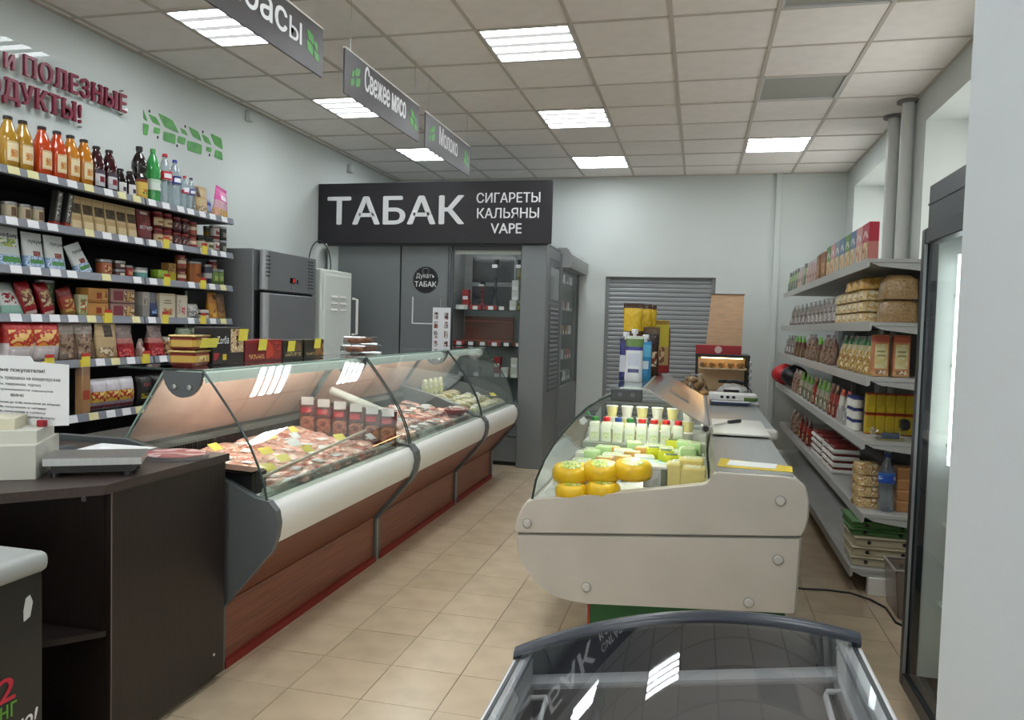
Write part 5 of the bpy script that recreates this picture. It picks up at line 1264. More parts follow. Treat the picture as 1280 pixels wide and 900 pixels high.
slab('sl_white', 'dairy_pack', .1, .08, .05, mat('pack_white', (220, 222, 212), .35))
slab('sl_tan', 'dairy_pack', .085, .07, .055, mat('pack_tan', (196, 150, 84), .4))
slab('sl_yellow', 'dairy_pack', .075, .07, .07, mat('pack_yellow', (196, 196, 40), .35), lab=pack('slab_green_label', [(0, (60, 90, 50))], [], .4))
slab('sl_green', 'dairy_pack', .08, .08, .075, mat('pack_green', (176, 206, 150), .35))
NM = dict(sl_peach='peach coloured dairy pack', sl_black='black dairy pack', sl_blue='blue dairy pack', sl_white='white dairy pack', sl_tan='tan dairy pack', sl_yellow='yellow and green dairy pack', sl_green='pale green dairy pack')
def wrow(y, items, place, dz=0.):
    cnt, seen = {}, {}
    for k, x in items: cnt[k] = cnt.get(k, 0)+1
    for k, x in items:
        i = seen.get(k, 0); seen[k] = i+1
        wput(k, x, y, wdeck(x)+dz, NM[k]+nth(i, cnt[k], 'left')+', '+place+' of dairy case', 'small packs in the dairy case', F_+random.uniform(-.15, .15))
wrow(3.78, [('sl_peach', -.47), ('sl_white', -.58), ('sl_white', -.3), ('sl_white', -.18), ('sl_white', .06-.18)], 'second row')
wrow(3.67, [('sl_white', -.6), ('sl_peach', -.1)], 'low row', .0)
wrow(4.2, [('sl_green', -.54), ('sl_white', -.43), ('sl_tan', -.32), ('sl_yellow', -.21), ('sl_white', -.1), ('sl_green', .0)], 'low fifth row', .015)
wrow(4.01, [('sl_white', -.56), ('sl_blue', -.22), ('sl_yellow', -.11), ('sl_white', .0)], 'low fourth row', .0)
wrow(4.4, [('sl_white', -.56), ('sl_tan', -.45), ('sl_green', -.33), ('sl_white', -.22), ('sl_yellow', -.11), ('sl_white', .0)], 'last row', .02)
wrow(3.92, [('sl_black', -.44), ('sl_black', -.31), ('sl_blue', -.17), ('sl_white', -.05)], 'third row', .0)
wrow(4.1, [('sl_white', -.58), ('sl_tan', -.46), ('sl_tan', -.36), ('sl_white', -.25), ('sl_yellow', -.14), ('sl_green', -.03)], 'fourth row', .01)
wrow(4.3, [('sl_white', -.59), ('sl_green', -.49), ('sl_white', -.38), ('sl_tan', -.27), ('sl_white', -.16), ('sl_green', -.05)], 'fifth row', .02)
def milk(c, cc):
    def fn():
        m = mat('milk_bottle', (226, 230, 216), .3); r = root('milk_bottle', 'bottle')
        obj('body', MB().box(-.027, .027, -.029, .029, 0, .115, .008, seg=2), m, r, world=False)
        obj('neck', MB().lathe([(.02, .114), (.018, .122)], 12), m, r, world=False)
        obj('cap', MB().lathe([(.021, .12), (.021, .14), (.018, .142)], 14), mat('milk_cap_'+c, cc, .4), r, world=False)
        obj('label', MB().box(.0275, .0282, -.024, .024, .02, .085), pack('milk_label_'+c, [(0, (206, 222, 190)), (.6, (226, 230, 222))], [(.2, .8, .1, .5, [(190, 210, 160), (226, 226, 200)], 60)], .4), r, world=False)
        return r
    return fn
CC = dict(red=(190, 36, 40), blue=(40, 70, 140), green=(50, 120, 60))
for c in CC: G['milk_'+c] = milk(c, CC[c])
ks = ['green', 'red', 'blue', 'green', 'red', 'red', 'red', 'red']; sn = {}
for i, c in enumerate(ks):
    q = sn.get(c, 0); sn[c] = q+1
    wput('milk_'+c, -.575+.069*i, 4.56, .7655, 'white milk bottle with %s cap%s, in dairy case' % (c, nth(q, ks.count(c), 'left')), 'milk bottles in the dairy case')
def cup(col):
    def fn():
        r = root('dairy_cup', 'cup')
        obj('body', MB().lathe([(.026, 0), (.034, .06)], 16), mat('cup_'+str(col[0])+str(col[2]), col, .35), r, world=False)
        obj('lid', MB().lathe([(.036, .06), (.036, .066), (0, .067)], 16), WHITE, r, world=False)
        return r
    return fn
G['cup_cream'] = cup((222, 212, 150)); G['cup_white'] = cup((222, 222, 214))
for lv in (0, 1):
    for i in range(6): wput('cup_cream' if (i+lv) % 2 else 'cup_white', -.5+.092*i, 4.79, .8205+.0675*lv, '%s dairy cup, %s, on the high riser' % ('cream' if (i+lv) % 2 else 'white', ('lower' if lv == 0 else 'upper')+' layer, '+ORD[i]+' from the left'), 'cups in the dairy case')
for i in range(6): wput('cup_white' if i % 2 else 'cup_cream', -.5+.092*i, 4.65, .7655, '%s dairy cup%s behind the milk bottles' % (('white' if i % 2 else 'cream'), nth(i//2, 3, 'left')), 'cups in the dairy case')
# goods standing on the glass top of the dairy case
ZT = 1.1695
def doy(key, bands, patches, capc, wd=.085, h=.225):
    def fn():
        r = root('sauce_pouch', 'pouch')
        o = pouch('body', 'x', .055, wd, h, pack('doy_'+key, bands, patches, .25, .15, 30), 3, .003, .06, 1.6); del o['category'], o['label']; o.parent = r
        obj('cap', MB().lathe([(.008, h-.005), (.008, h+.01), (.015, h+.01), (.015, h+.03), (.012, h+.032)], 14), mat('doycap_'+key, capc, .4), r, world=False)
        return r
    G[key] = fn
doy('doy_white', [(0, (206, 208, 212)), (.68, (60, 60, 130)), (.76, (90, 120, 60)), (.93, (196, 206, 190))], [(.2, .8, .2, .28, [(60, 64, 110)], 1), (.2, .8, .35, .62, [(186, 190, 204)], 1)], (230, 230, 230), .085, .215)
doy('doy_blue', [(0, (40, 130, 180)), (.6, (90, 170, 206)), (.9, (50, 140, 190))], [(.2, .8, .3, .5, [(206, 222, 230)], 1)], (226, 230, 232), .06, .19)
doy('doy_navy', [(0, (30, 36, 100)), (.2, (190, 194, 206)), (.6, (36, 40, 110)), (.9, (30, 34, 80))], [], (220, 222, 226), .06, .2)
put('doy_navy', -.337, 3.70, ZT, 'dark blue pouch with white cap on dairy case, left of the white one', 'sauce pouches', F_, s=1.0)
put('doy_white', -.29, 3.62, ZT, 'white pouch with green and violet band and white cap on dairy case', 'sauce pouches', F_)
put('doy_blue', -.245, 3.72, ZT, 'light blue pouch on dairy case, right of the white one', 'sauce pouches', F_)
def sbag(key, bands, patches, wd, h, seed): pc(key, .06, wd, h, bands, patches, 'pillow', 'snack_bag', seed, .008, .2, .5)
sbag('yd_bag', [(0, (60, 36, 26)), (.3, (76, 40, 26)), (.62, (206, 170, 30)), (.93, (60, 40, 30))], [(.2, .8, .25, .5, [(120, 70, 40), (60, 34, 26), (160, 110, 60)], 30)], .1, .38, 41)
sbag('dark_bag', [(0, (70, 44, 34)), (.5, (50, 30, 24)), (.85, (90, 70, 50))], [(.2, .8, .2, .5, [(206, 190, 160), (120, 60, 40)], 30)], .09, .26, 42)
for i, (x, y, a) in enumerate(((-.335, 4.02, .1), (-.295, 4.13, -.05), (-.275, 4.25, -.2))): put('yd_bag', x, y, ZT, 'tall snack bag with yellow top%s on dairy case' % nth(i, 3, 'left'), 'yellow topped bags', F_+a)
put('dark_bag', -.24, 4.1, ZT, 'dark brown snack bag right of the yellow topped bags', None, F_+.2)
bx('yellow_pack', .05, .12, .3, [(0, (150, 30, 30)), (.15, (176, 150, 100)), (.5, (196, 180, 60)), (.92, (150, 120, 40))], [(.2, .8, .18, .5, [(190, 140, 90), (120, 80, 50), (206, 180, 140)], 30)], 'snack_box', 'box')
put('yellow_pack', -.225, 4.42, ZT, 'yellow box with picture on dairy case behind the bags', None, F_+.25)
bx('red_slim', .03, .08, .26, [(0, (130, 24, 28)), (.6, (110, 22, 26))], [], 'snack_box', 'box')
put('red_slim', -.2, 4.53, ZT, 'slim dark red box behind the yellow box on dairy case', None, F_+.2)
bx('grey_slim', .03, .05, .2, [(0, (90, 96, 104)), (.6, (120, 124, 130))], [], 'snack_box', 'box')
put('grey_slim', -.225, 4.66, ZT, 'slim grey box, farthest on top of dairy case', None, F_)

# ------------------------------------------------------------------ work counters behind the dairy case
t = thing('work_counter', 'steel topped work counter behind the white dairy case', 'counter', (.2, 6.2, 0))
obj('body', MB().box(-.12, .45, 4.80, 7.1, .05, .805), OFFW, t)
obj('worktop', MB().box(-.14, .475, 4.77, 7.12, .805, .832, .006), STEEL, t)
obj('end_trim', MB().box(-.13, .485, 4.757, 4.83, .775, .837, .02, seg=3), WHITE, t)
obj('plinth', MB().box(-.1, .42, 4.85, 7.05, 0, .05), BLACK, t)
t = thing('side_table', 'low grey table carrying the bread and the glowing black display', 'table', (.2, 7.8, 0))
obj('tabletop', MB().box(-.16, .56, 7.16, 8.45, .73, .765, .006), mat('table_grey', (150, 146, 148), .4), t)
for x in (-.12, .52):
    for y in (7.22, 8.4): obj('leg', MB().box(x-.02, x+.02, y-.02, y+.02, 0, .73), STEEL, t)
t = thing('yellow_folder', 'yellow folder with white sheet lying on the dairy case worktop', 'folder', (.25, 3.64, .80))
YF_ = mat('folder_yellow', (226, 196, 30), .5)
obj('cover', MB().prism([(.10, 3.58), (.405, 3.56), (.42, 3.70), (.12, 3.80)], 'Z', .80, .803), YF_, t)
obj('sheet', MB().prism([(.14, 3.62), (.34, 3.60), (.36, 3.72), (.16, 3.75)], 'Z', .8035, .8055), PAPER, t)
t = thing('cutting_board', 'white cutting board with rounded corners on the steel worktop', 'board', (.25, 4.9, .80))
obj('board', MB().box(.1, .405, 4.56, 5.25, .807, .822, .006, seg=2), WHITE, t)
t = thing('knife', 'kitchen knife with dark handle lying on the white cutting board', 'knife', (.22, 4.9, .823))
obj('handle', MB().tube([(.2, 5.0, .832), (.27, 5.1, .832)], .011, 8), DGREY, t)
obj('blade', MB().prism([(.2, 5.0), (.19, 5.015), (.11, 4.86), (.115, 4.84)], 'Z', .828, .83), STEEL, t)
top('paper_slip', MB().box(.21, .33, 4.40, 4.50, .792, .795), PAPER, 'small white paper slip in front of the cutting board', 'paper', (.27, 4.45, .79))
t = thing('white_packet', 'white packet with green end lying on the steel counter', 'packet', (.28, 6.6, .80))
obj('packet', MB().box(.1, .47, 6.5, 6.72, .835, .885, .012, seg=2), pack('packet_white', [(0, (222, 222, 222))], [], .4), t)
obj('green_end', MB().box(.36, .474, 6.496, 6.724, .833, .872, .012), mat('packet_green', (84, 120, 50), .4), t)
for k in range(3): obj('mark', MB().prism([(.2+.045*k+.014*math.cos(a*PI/4), .862+.012*math.sin(a*PI/4)) for a in range(8)], 'Y', 6.497, 6.4995), INK, t, smooth=0)
t = thing('document_pile', 'pile of dark and blue folders under the white packet', 'pile', (.26, 6.6, .80))
for k, (c, m) in enumerate(((0, mat('folder_grey', (70, 72, 80), .5)), (.02, mat('folder_blue', (50, 60, 120), .5)), (.01, PAPER))):
    obj('folder', MB().box(.11+c, .40+c, 6.46, 6.74, .801+.011*k, .810+.011*k, .002), m, t)
for nm, dy in (('yellow_folder', -.2), ('cutting_board', -.2), ('knife', -.2), ('paper_slip', -.2), ('white_packet', -.25), ('document_pile', -.25)):
    o = bpy.data.objects[nm]; o.location.y += dy; o.location.z += .034
# bread, bags and glowing display
BUN = mat('bun_crust', (196, 150, 92), .5, var=.35, vscale=20)
t = thing('bun_bag', 'clear bag of pale brown buns on a dark tray', 'bag', (-.02, 7.4, .765))
for k, (x, y, z) in enumerate(((-.12, 7.3, .83), (-.02, 7.28, .83), (.07, 7.3, .83), (-.08, 7.36, .9), (.02, 7.36, .9), (-.12, 7.46, .84), (0, 7.46, .85), (-.04, 7.36, .95))):
    obj('bun', MB().lathe([(.001, -.035), (.04, -.025), (.055, 0), (.045, .025), (.001, .035)], 12, (x, y, z)), BUN, t, smooth=1.2)
obj('film', MB().grid(lambda u, v: (-.02+(.17*(1-.55*v))*math.cos(2*PI*u), 7.37+(.13*(1-.5*v))*math.sin(2*PI*u), .79+.21*v+.01*math.sin(9*u*PI)), 20, 6, closed=True), FILM, t, smooth=1.2)
top('dark_tray', MB().box(-.2, .2, 7.2, 7.52, .766, .787, .006), DGREY, 'flat dark tray under the bag of buns', 'tray', (0, 7.36, .766))
t = thing('carrier_bag', 'crumpled white carrier bag lying beside the buns', 'bag', (.33, 7.55, .766))
def crump(u, v):
    a, b = 2*PI*u, PI*(v-.5)
    q = Vector((.14*math.cos(a)*math.cos(b), .13*math.sin(a)*math.cos(b), .075*math.sin(b)))
    nz = noise.noise_vector(q*18); q += nz*.025
    return (.33+q.x, 7.55+q.y, max(.767, .835+q.z))
obj('film', MB().grid(crump, 22, 12, closed=True), mat('bag_white', (206, 206, 204), .35, bump=.5, bscale=40), t, smooth=1.2)
obj('print', MB().grid(lambda u, v: (.25+.14*u, 7.418-.015*math.sin(PI*u), .82+.05*v), 5, 4), BLACK, t)
t = thing('scanner', 'black hand scanner lying on the white carrier bag', 'scanner', (.33, 7.5, .9))
obj('head', MB().box(.2, .28, 7.46, 7.54, .925, .96, .012, seg=2), BLACK, t)
obj('handle', MB().tube([(.27, 7.5, .94), (.35, 7.5, .945), (.43, 7.52, .925)], .02, 10), BLACK, t)
obj('cable', MB().tube([(.43, 7.52, .925), (.50, 7.5, .87), (.53, 7.42, .775), (.50, 7.3, .772)], .005, 6), BLACK, t)
t = thing('heated_display', 'black framed bread display glowing under its top bar at the back', 'display', (.24, 8.1, .765))
for x in (-.005, .495):
    for y in (7.92, 8.28): obj('post', MB().box(x-.013, x+.013, y-.013, y+.013, .765, 1.175, .002), BLACK, t)
obj('top_bar', MB().box(-.02, .51, 7.905, 7.935, 1.15, 1.18, .003), BLACK, t)
obj('top_plate', MB().box(-.018, .508, 7.93, 8.29, 1.165, 1.18), BLACK, t)
for z_ in (.79, 1.03):
    obj('shelf', MB().box(0, .49, 7.92, 8.28, z_, z_+.012), mat('shelf_beige', (206, 186, 150), .5), t)
obj('rear_panel', MB().box(-.01, .50, 8.28, 8.29, .77, 1.16), mat('panel_warm', (222, 196, 160), .5), t)
obj('lamp', MB().tube([(.04, 8.1, 1.145), (.45, 8.1, 1.145)], .012, 8), mat('lamp_warm', (255, 214, 150), .5, emit=8), t)
for k in range(5): obj('bread_stick', MB().tube([(.05+.09*k, 8.0, 1.07), (.08+.09*k, 8.2, 1.07)], .025, 8), BUN, t)
for k in range(5): obj('clip', MB().box(.50, .53, 7.89, 7.91, .80+.07*k, .84+.07*k, .003), STEEL, t)
t = thing('red_banner_box', 'red box with round white emblem on top of the glowing display', 'box', (.2, 8.0, 1.18))
obj('box', MB().box(-.02, .425, 7.93, 8.08, 1.181, 1.272, .003), mat('banner_red', (166, 40, 46), .45), t)
em = MB()
for rr in (.036, .026):
    em.v += [(.2+rr*math.cos(i*PI/12), 7.929, 1.227+rr*math.sin(i*PI/12)) for i in range(24)]
em.f = [[i, (i+1) % 24, 24+(i+1) % 24, 24+i] for i in range(24)]+[[(24+i) for i in range(0, 24, 2)]]; em.m = [0]*25
obj('emblem', em, mat('emblem_pale', (222, 190, 186), .5), t, smooth=0)
t = thing('wooden_board', 'tall pale wooden board leaning behind the red box at the back wall', 'board', (.27, 8.5, .77))
b = MB().prism([(.05, .77), (.445, .77), (.455, 1.80), (.12, 1.80)], 'Y', 8.42, 8.45)
obj('board', b, mat('pine_board', (228, 190, 152), .5, var=.1, vscale=2, stretch=(4, 1, 40)), t)
obj('rim', MB().box(.115, .46, 8.415, 8.455, 1.80, 1.812), mat('rim_brown', (120, 84, 60), .5), t)

# ------------------------------------------------------------------ right wall rack
t = thing('right_shelf_rack', 'grey metal rack with six shelves along the right wall', 'rack', (1.2, 6.6, 0))
RS = [(1.83, .87, 8.6), (1.49, .895, 8.9), (1.19, .90, 9.2), (.845, .89, 9.2), (.445, .905, 8.75), (.14, .86, 8.75)]
for (z, xf, ye) in RS:
    y = 4.45
    n = 4
    for i in range(n):
        y1 = y+(ye-4.45)/n
        s_ = obj('shelf', MB().prism([(xf, z-.045), (xf+.01, z-.045), (xf+.012, z-.02), (1.5, z-.02), (1.5, z), (xf, z)], 'Y', y+.002, y1-.002), RACKG, t)
        obj('front_lip', MB().box(xf-.004, xf+.002, y+.004, y1-.004, z-.05, z+.004, .0015), RACKG, s_)
        y = y1
    obj('end_bracket', MB().prism([(xf+.02, z-.022), (1.48, z-.022), (1.48, z-.13), (1.3, z-.08), (xf+.06, z-.04)], 'Y', 4.455, 4.46), RACKG, t)
obj('back_panel', MB().box(1.52, 1.54, 4.45, 9.2, .1, 1.95), mat('rack_back_grey', (110, 112, 112), .6), t)
for y in (4.47, 5.65, 6.85, 8.05, 9.15): obj('upright', MB().box(1.48, 1.53, y-.02, y+.02, 0, 1.9), RACKG, t)
for y in (4.47, 5.65, 6.85, 8.05): obj('foot', MB().box(.95, 1.5, y-.03, y+.03, .0, .1, .004), WHITE, t)
def right_row(k, items, place):
    z, xf, _ = RS[k]
    for it in items:
        key, ys, desc, hd = it[:4]; o = it[4] if len(it) > 4 else {}
        ys = ys if isinstance(ys, list) else [ys]
        lv = o.get('lv', 1); n = len(ys)
        for i, y in enumerate(ys):
            for q in range(lv):
                lay = '' if lv == 1 else (', %s layer' % (('bottom', 'top') if lv == 2 else ('bottom', 'second', 'third', 'top', 'topmost')[:lv])[q])
                put(key, o.get('x', xf+.02+hd+o.get('back', 0)), y, z+.001+q*o.get('h', 0), desc+nth(i, n, 'near')+lay+', '+place+' of right rack', '%s goods of the right rack' % place, o.get('rz', PI+random.uniform(-.06, .06)), o.get('tilt', (0, 0)), o.get('s', 1))
def flakes(key, c1, c2, c3): bx(key, .055, .165, .215, [(0, c2), (.5, c1), (.86, c1)], [(.12, .88, .08, .5, [c3, (206, 170, 110), (226, 206, 170)], 25), (.15, .85, .6, .8, [(226, 226, 222), c1], 40)], 'cereal_box')
flakes('fl_red', (176, 40, 60), (190, 120, 110), (150, 90, 60)); flakes('fl_green', (96, 140, 60), (190, 170, 120), (206, 150, 90)); flakes('fl_blue', (90, 120, 160), (170, 180, 190), (206, 160, 100)); flakes('fl_pink', (206, 150, 150), (220, 190, 180), (190, 120, 90)); flakes('fl_grey', (130, 140, 150), (160, 160, 150), (190, 160, 120))
pc('pale_sachet', .04, .13, .2, [(0, (170, 140, 130)), (.4, (196, 170, 170)), (.8, (176, 160, 166))], [(.1, .9, .1, .5, [(196, 160, 130), (150, 110, 100), (220, 200, 190)], 25)], name='grocery_sachet', seed=51)
pc('green_sachet', .04, .13, .21, [(0, (110, 120, 100)), (.5, (150, 170, 120)), (.8, (60, 60, 60))], [(.1, .9, .1, .5, [(120, 130, 100), (80, 90, 80)], 25)], name='grocery_sachet', seed=52)
bx('brown_carton', .1, .16, .2, [(0, (150, 100, 60)), (.8, (130, 84, 50))], [(.2, .8, .2, .6, [(190, 150, 90), (120, 80, 50)], 30)], 'carton')
right_row(0, [('fl_red', 4.66, 'cereal box with red top', .03, dict(rz=PI)), ('fl_pink', [4.84, 5.74], 'pink cereal box', .03, dict(rz=PI)), ('fl_blue', [5.02, 5.38], 'blue cereal box', .03, dict(rz=PI)), ('fl_green', [5.2, 5.92], 'green cereal box', .03, dict(rz=PI)), ('fl_grey', [5.56], 'grey cereal box', .03, dict(rz=PI)),
              ('brown_carton', [6.15, 6.4], 'brown carton', .05), ('pale_sachet', [6.62, 6.78, 6.94, 7.1, 7.5, 7.66], 'pale pink grocery sachet', .025), ('green_sachet', [7.3, 7.85, 8.05, 8.25, 8.45], 'dark green grocery sachet', .025)], 'top shelf')
def lying(key, name, lx, ly, h, cols, seed, sc=20):
    def fn():
        o = flat(name, 'bag', lx, ly, h, pack('lying_'+key, [(0, cols[0])], [(-1, 2, -1, 2, cols, sc)], .22, .35, 40), seed, .012)
        for c in o.children: c.name = 'contents'
        return o
    G[key] = fn
lying('rice_bag', 'pasta_bag', .2, .17, .068, [(206, 180, 130), (222, 200, 150), (196, 160, 100), (230, 216, 180)], 61)
lying('gold_bag', 'pasta_bag', .2, .17, .068, [(196, 150, 70), (210, 170, 90), (170, 120, 50)], 62)
lying('grain_bag', 'grain_bag', .19, .2, .13, [(146, 116, 76), (162, 132, 90), (130, 100, 64)], 63, 90)
for q, nm in ((0, 'lower'), (1, 'upper')): put('grain_bag', 1.055, 4.57, 1.4915+.125*q, 'large brown grain bag, %s of two near end of the right rack' % nm, 'grain bags', .05-.1*q)
pc('grey_clear', .09, .15, .2, [(0, (120, 104, 96)), (.5, (150, 140, 134)), (.8, (170, 164, 160))], [(.05, .95, .05, .7, [(130, 100, 90), (180, 170, 164), (96, 80, 76), (206, 200, 196)], 22)], 'pouch', 'grocery_bag', 64, .014, .12, .6)
right_row(1, [('rice_bag', [4.92, 5.1, 5.28, 5.46, 5.64], 'cream pasta bag', .1, dict(lv=3, h=.066, rz=PI)), ('gold_bag', [5.0, 5.18, 5.36], 'golden pasta bag lying on the cream ones', .1, dict(h=0, x=1.03, rz=PI, tilt=(0, 0)))][:1]+
          [('grey_clear', [5.9, 6.1, 6.3, 6.5, 6.72, 6.95, 7.2, 7.5, 7.8, 8.1, 8.4], 'clear grey grocery bag', .05)], 'second shelf')
for i, y in enumerate((4.93, 5.11, 5.29)): put('gold_bag', 1.015, y, 1.4915+.199, 'golden pasta bag%s on cream stacks of right rack' % nth(i, 3, 'near end'), 'golden pasta bags', PI)
def flour():
    r = root('flour_bag', 'bag')
    obj('bag', MB().box(-.03, .03, -.043, .043, 0, .225, .008, seg=2), pack('flour_paper', [(0, (206, 160, 110)), (.12, (196, 130, 90)), (.85, (180, 90, 64))], [(.12, .88, .2, .8, [(214, 206, 160), (206, 190, 130)], 30), (.25, .75, .5, .54, [(150, 140, 90)], 1), (.25, .75, .6, .64, [(150, 140, 90)], 1), (.2, .8, .06, .16, [(226, 214, 190), (150, 110, 80)], 60)], .6), r, world=False)
    obj('fold', MB().box(-.026, .026, -.043, .043, .224, .232, .003), mat('flour_fold', (190, 120, 84), .6), r, world=False)
    return r
G['flour'] = flour
for i, x in enumerate((.985, 1.09)): put('flour', x, 4.6, 1.191, 'red and cream flour bag%s near end of the middle shelf' % nth(i, 2, 'left'), 'flour bags', F_)
pc('green_top_bag', .1, .16, .22, [(0, (190, 150, 80)), (.35, (190, 176, 130)), (.75, (60, 120, 70)), (.92, (40, 90, 50))], [(.05, .95, .05, .6, [(206, 180, 110), (170, 130, 70), (222, 206, 160)], 25)], 'pouch', 'pasta_bag', 71, .01, .15, .5)
pc('brown_clear', .09, .17, .22, [(0, (130, 100, 84)), (.5, (150, 124, 106)), (.85, (170, 160, 150))], [(.05, .95, .05, .8, [(120, 84, 66), (160, 130, 110), (96, 66, 52)], 30)], 'pouch', 'nut_bag', 72, .012, .15, .5)
pc('lime_bag', .06, .12, .2, [(0, (120, 90, 60)), (.5, (110, 60, 50)), (.7, (110, 190, 60))], [(.1, .9, .1, .5, [(150, 120, 80), (80, 50, 40)], 30)], 'pouch', 'snack_bag', 73)
right_row(2, [('green_top_bag', [4.78, 4.97, 5.16, 5.35, 5.54], 'pasta bag with green top', .055), ('brown_clear', [6.0, 6.25, 6.9, 7.15], 'brown clear nut bag', .05), ('lime_bag', [6.5, 7.5, 7.75, 8.0], 'snack bag with lime top', .035), ('grey_clear', [8.3, 8.55, 8.8], 'greyish grocery bag', .05)], 'third shelf')
def tea(x):
    return None
bx('tea_box', .05, .05, .118, [(0, (150, 50, 24)), (.06, (196, 166, 30)), (.92, (170, 60, 26))], [(.14, .86, .12, .86, [(200, 176, 40), (186, 160, 36)], 12)], 'starch_box')
for q in (0, 1):
    for i in range(5): put('tea_box', .985+.052*i, 4.78, .846+.12*q, 'yellow and red box, %s layer%s, on fourth shelf' % (('lower', 'upper')[q], nth(i, 5, 'left')), 'yellow boxes of the right rack', F_)
def roll():
    r = root('white_jar', 'jar')
    obj('body', MB().lathe([(.026, 0), (.03, .004), (.03, .05)], 14), WHITE, r, world=False)
    obj('lid', MB().lathe([(.031, .05), (.031, .064), (0, .066)], 14), mat('lid_navy', (40, 50, 110), .4), r, world=False)
    return r
G['roll'] = roll
for i in range(3):
    for q in range(3): put('roll', .94, 4.9+.075*i, .846+.068*q, 'small white jar with blue lid, %s layer%s, fourth shelf' % (('bottom', 'middle', 'top')[q], nth(i, 3, 'near end')), 'white jars of the right rack', PI)
pc('red_mix', .07, .13, .22, [(0, (120, 40, 30)), (.4, (150, 50, 40)), (.7, (90, 50, 36))], [(.1, .9, .1, .5, [(160, 70, 50), (90, 30, 26), (206, 170, 120)], 25)], 'pouch', 'spice_bag', 81, .008, .2, .5)
pc('green_mix', .07, .13, .22, [(0, (110, 110, 90)), (.4, (150, 150, 130)), (.65, (90, 150, 60))], [(.1, .9, .1, .5, [(170, 160, 130), (110, 90, 70), (206, 200, 180)], 25)], 'pouch', 'spice_bag', 82, .008, .2, .5)
pc('white_mix', .07, .13, .21, [(0, (170, 166, 160)), (.5, (206, 204, 200)), (.8, (190, 60, 50))], [(.1, .9, .1, .5, [(206, 204, 200), (150, 150, 150)], 25)], 'pouch', 'spice_bag', 83, .006, .2, .4)
right_row(3, [('white_mix', [5.2, 5.42], 'white bag with red top', .04), ('red_mix', [5.62, 5.8, 6.6], 'dark red spice bag', .04), ('green_mix', [6.0, 6.2, 6.4, 6.85, 7.1, 7.4], 'green topped spice bag', .04), ('brown_clear', [7.7, 7.95], 'brown clear nut bag', .05)], 'fourth shelf')
t = thing('shopping_bag', 'red and black bag at the far end of the fourth shelf', 'bag', (1.0, 8.65, .846))
for nm, x, m, c in (('red_side', .93, mat('bag_red', (190, 30, 40), .4, bump=.3, bscale=20), 8.75), ('black_side', 1.0, mat('bag_black', (26, 26, 32), .3, bump=.4, bscale=20), 8.5)):
    obj(nm, MB().grid(lambda u, v: (x+.14*math.cos(2*PI*u)*math.cos(PI*(v-.5))**.6, c+.15*math.sin(2*PI*u)*math.cos(PI*(v-.5))**.6, .846+.24*v), 18, 10, closed=True), m, t, smooth=1.2)
t = thing('plastic_tub', 'clear plastic tub with black handled tool near end of the fourth shelf', 'tub', (1.04, 4.56, .846))
obj('tub', MB().box(.96, 1.11, 4.48, 4.64, .847, .905, .01), FILM, t)
obj('blade', MB().box(1.0, 1.09, 4.53, 4.55, .855, .885, .003), mat('tool_grey', (120, 130, 150), .35, metal=.5), t)
obj('handle', MB().box(1.09, 1.135, 4.5, 4.57, .906, .965, .012), BLACK, t)
# fifth shelf
G['water'] = lambda: bottle('water_bottle', 'bottle', [(r*1.0, z*.98) for r, z in PET], glass('pet_water', (228, 236, 242), rough=.06, k=1.6, veil=.1), (.3, .322, .0155), CAPB, (.16, .215, .0446, PI), pack('label_water', [(0, (40, 80, 170)), (.8, (60, 110, 190))], [(.1, .9, .3, .7, [(70, 120, 200), (200, 214, 230), (40, 80, 170)], 60)], .35), 20)
put('water', 1.045, 4.57, .446, 'clear water bottle with blue label near end of the fifth shelf', None, PI)
lying('cookie_tray', 'cookie_pack', .13, .16, .062, [(190, 160, 110), (206, 180, 130), (170, 130, 80), (222, 210, 180)], 91)
for q in range(4): put('cookie_tray', .965, 4.68, .446+.063*q, 'clear pack of tan cookies, %s of stack beside the water bottle' % ('bottom', 'second', 'third', 'top')[q], 'stacked cookie packs', .1)
bx('tan_box', .1, .12, .06, [(0, (170, 120, 76)), (.8, (190, 140, 92))], [], 'cookie_box')
for q in range(4): put('tan_box', 1.16, 4.62, .446+.062*q, 'tan cookie box, %s of stack right of the water bottle' % ('bottom', 'second', 'third', 'top')[q], 'stacked cookie boxes', F_)
def traypack():
    r = root('sweets_tray', 'tray')
    obj('tray', MB().box(-.09, .09, -.11, .11, 0, .03, .008), WHITE, r, world=False)
    obj('filling', MB().box(-.08, .08, -.1, .1, .03, .046, .012), mat('tray_filling', (140, 40, 40), .4, var=.4, vscale=30), r, world=False)
    return r
G['traypack'] = traypack
right_row(4, [('traypack', [5.75, 6.0, 6.3, 6.55], 'white tray of sweets', .1, dict(lv=4, h=.047, rz=PI)), ('red_mix', [7.0, 7.25, 7.5], 'red spice bag', .05), ('brown_clear', [7.8, 8.1], 'brown bag', .05)], 'fifth shelf')
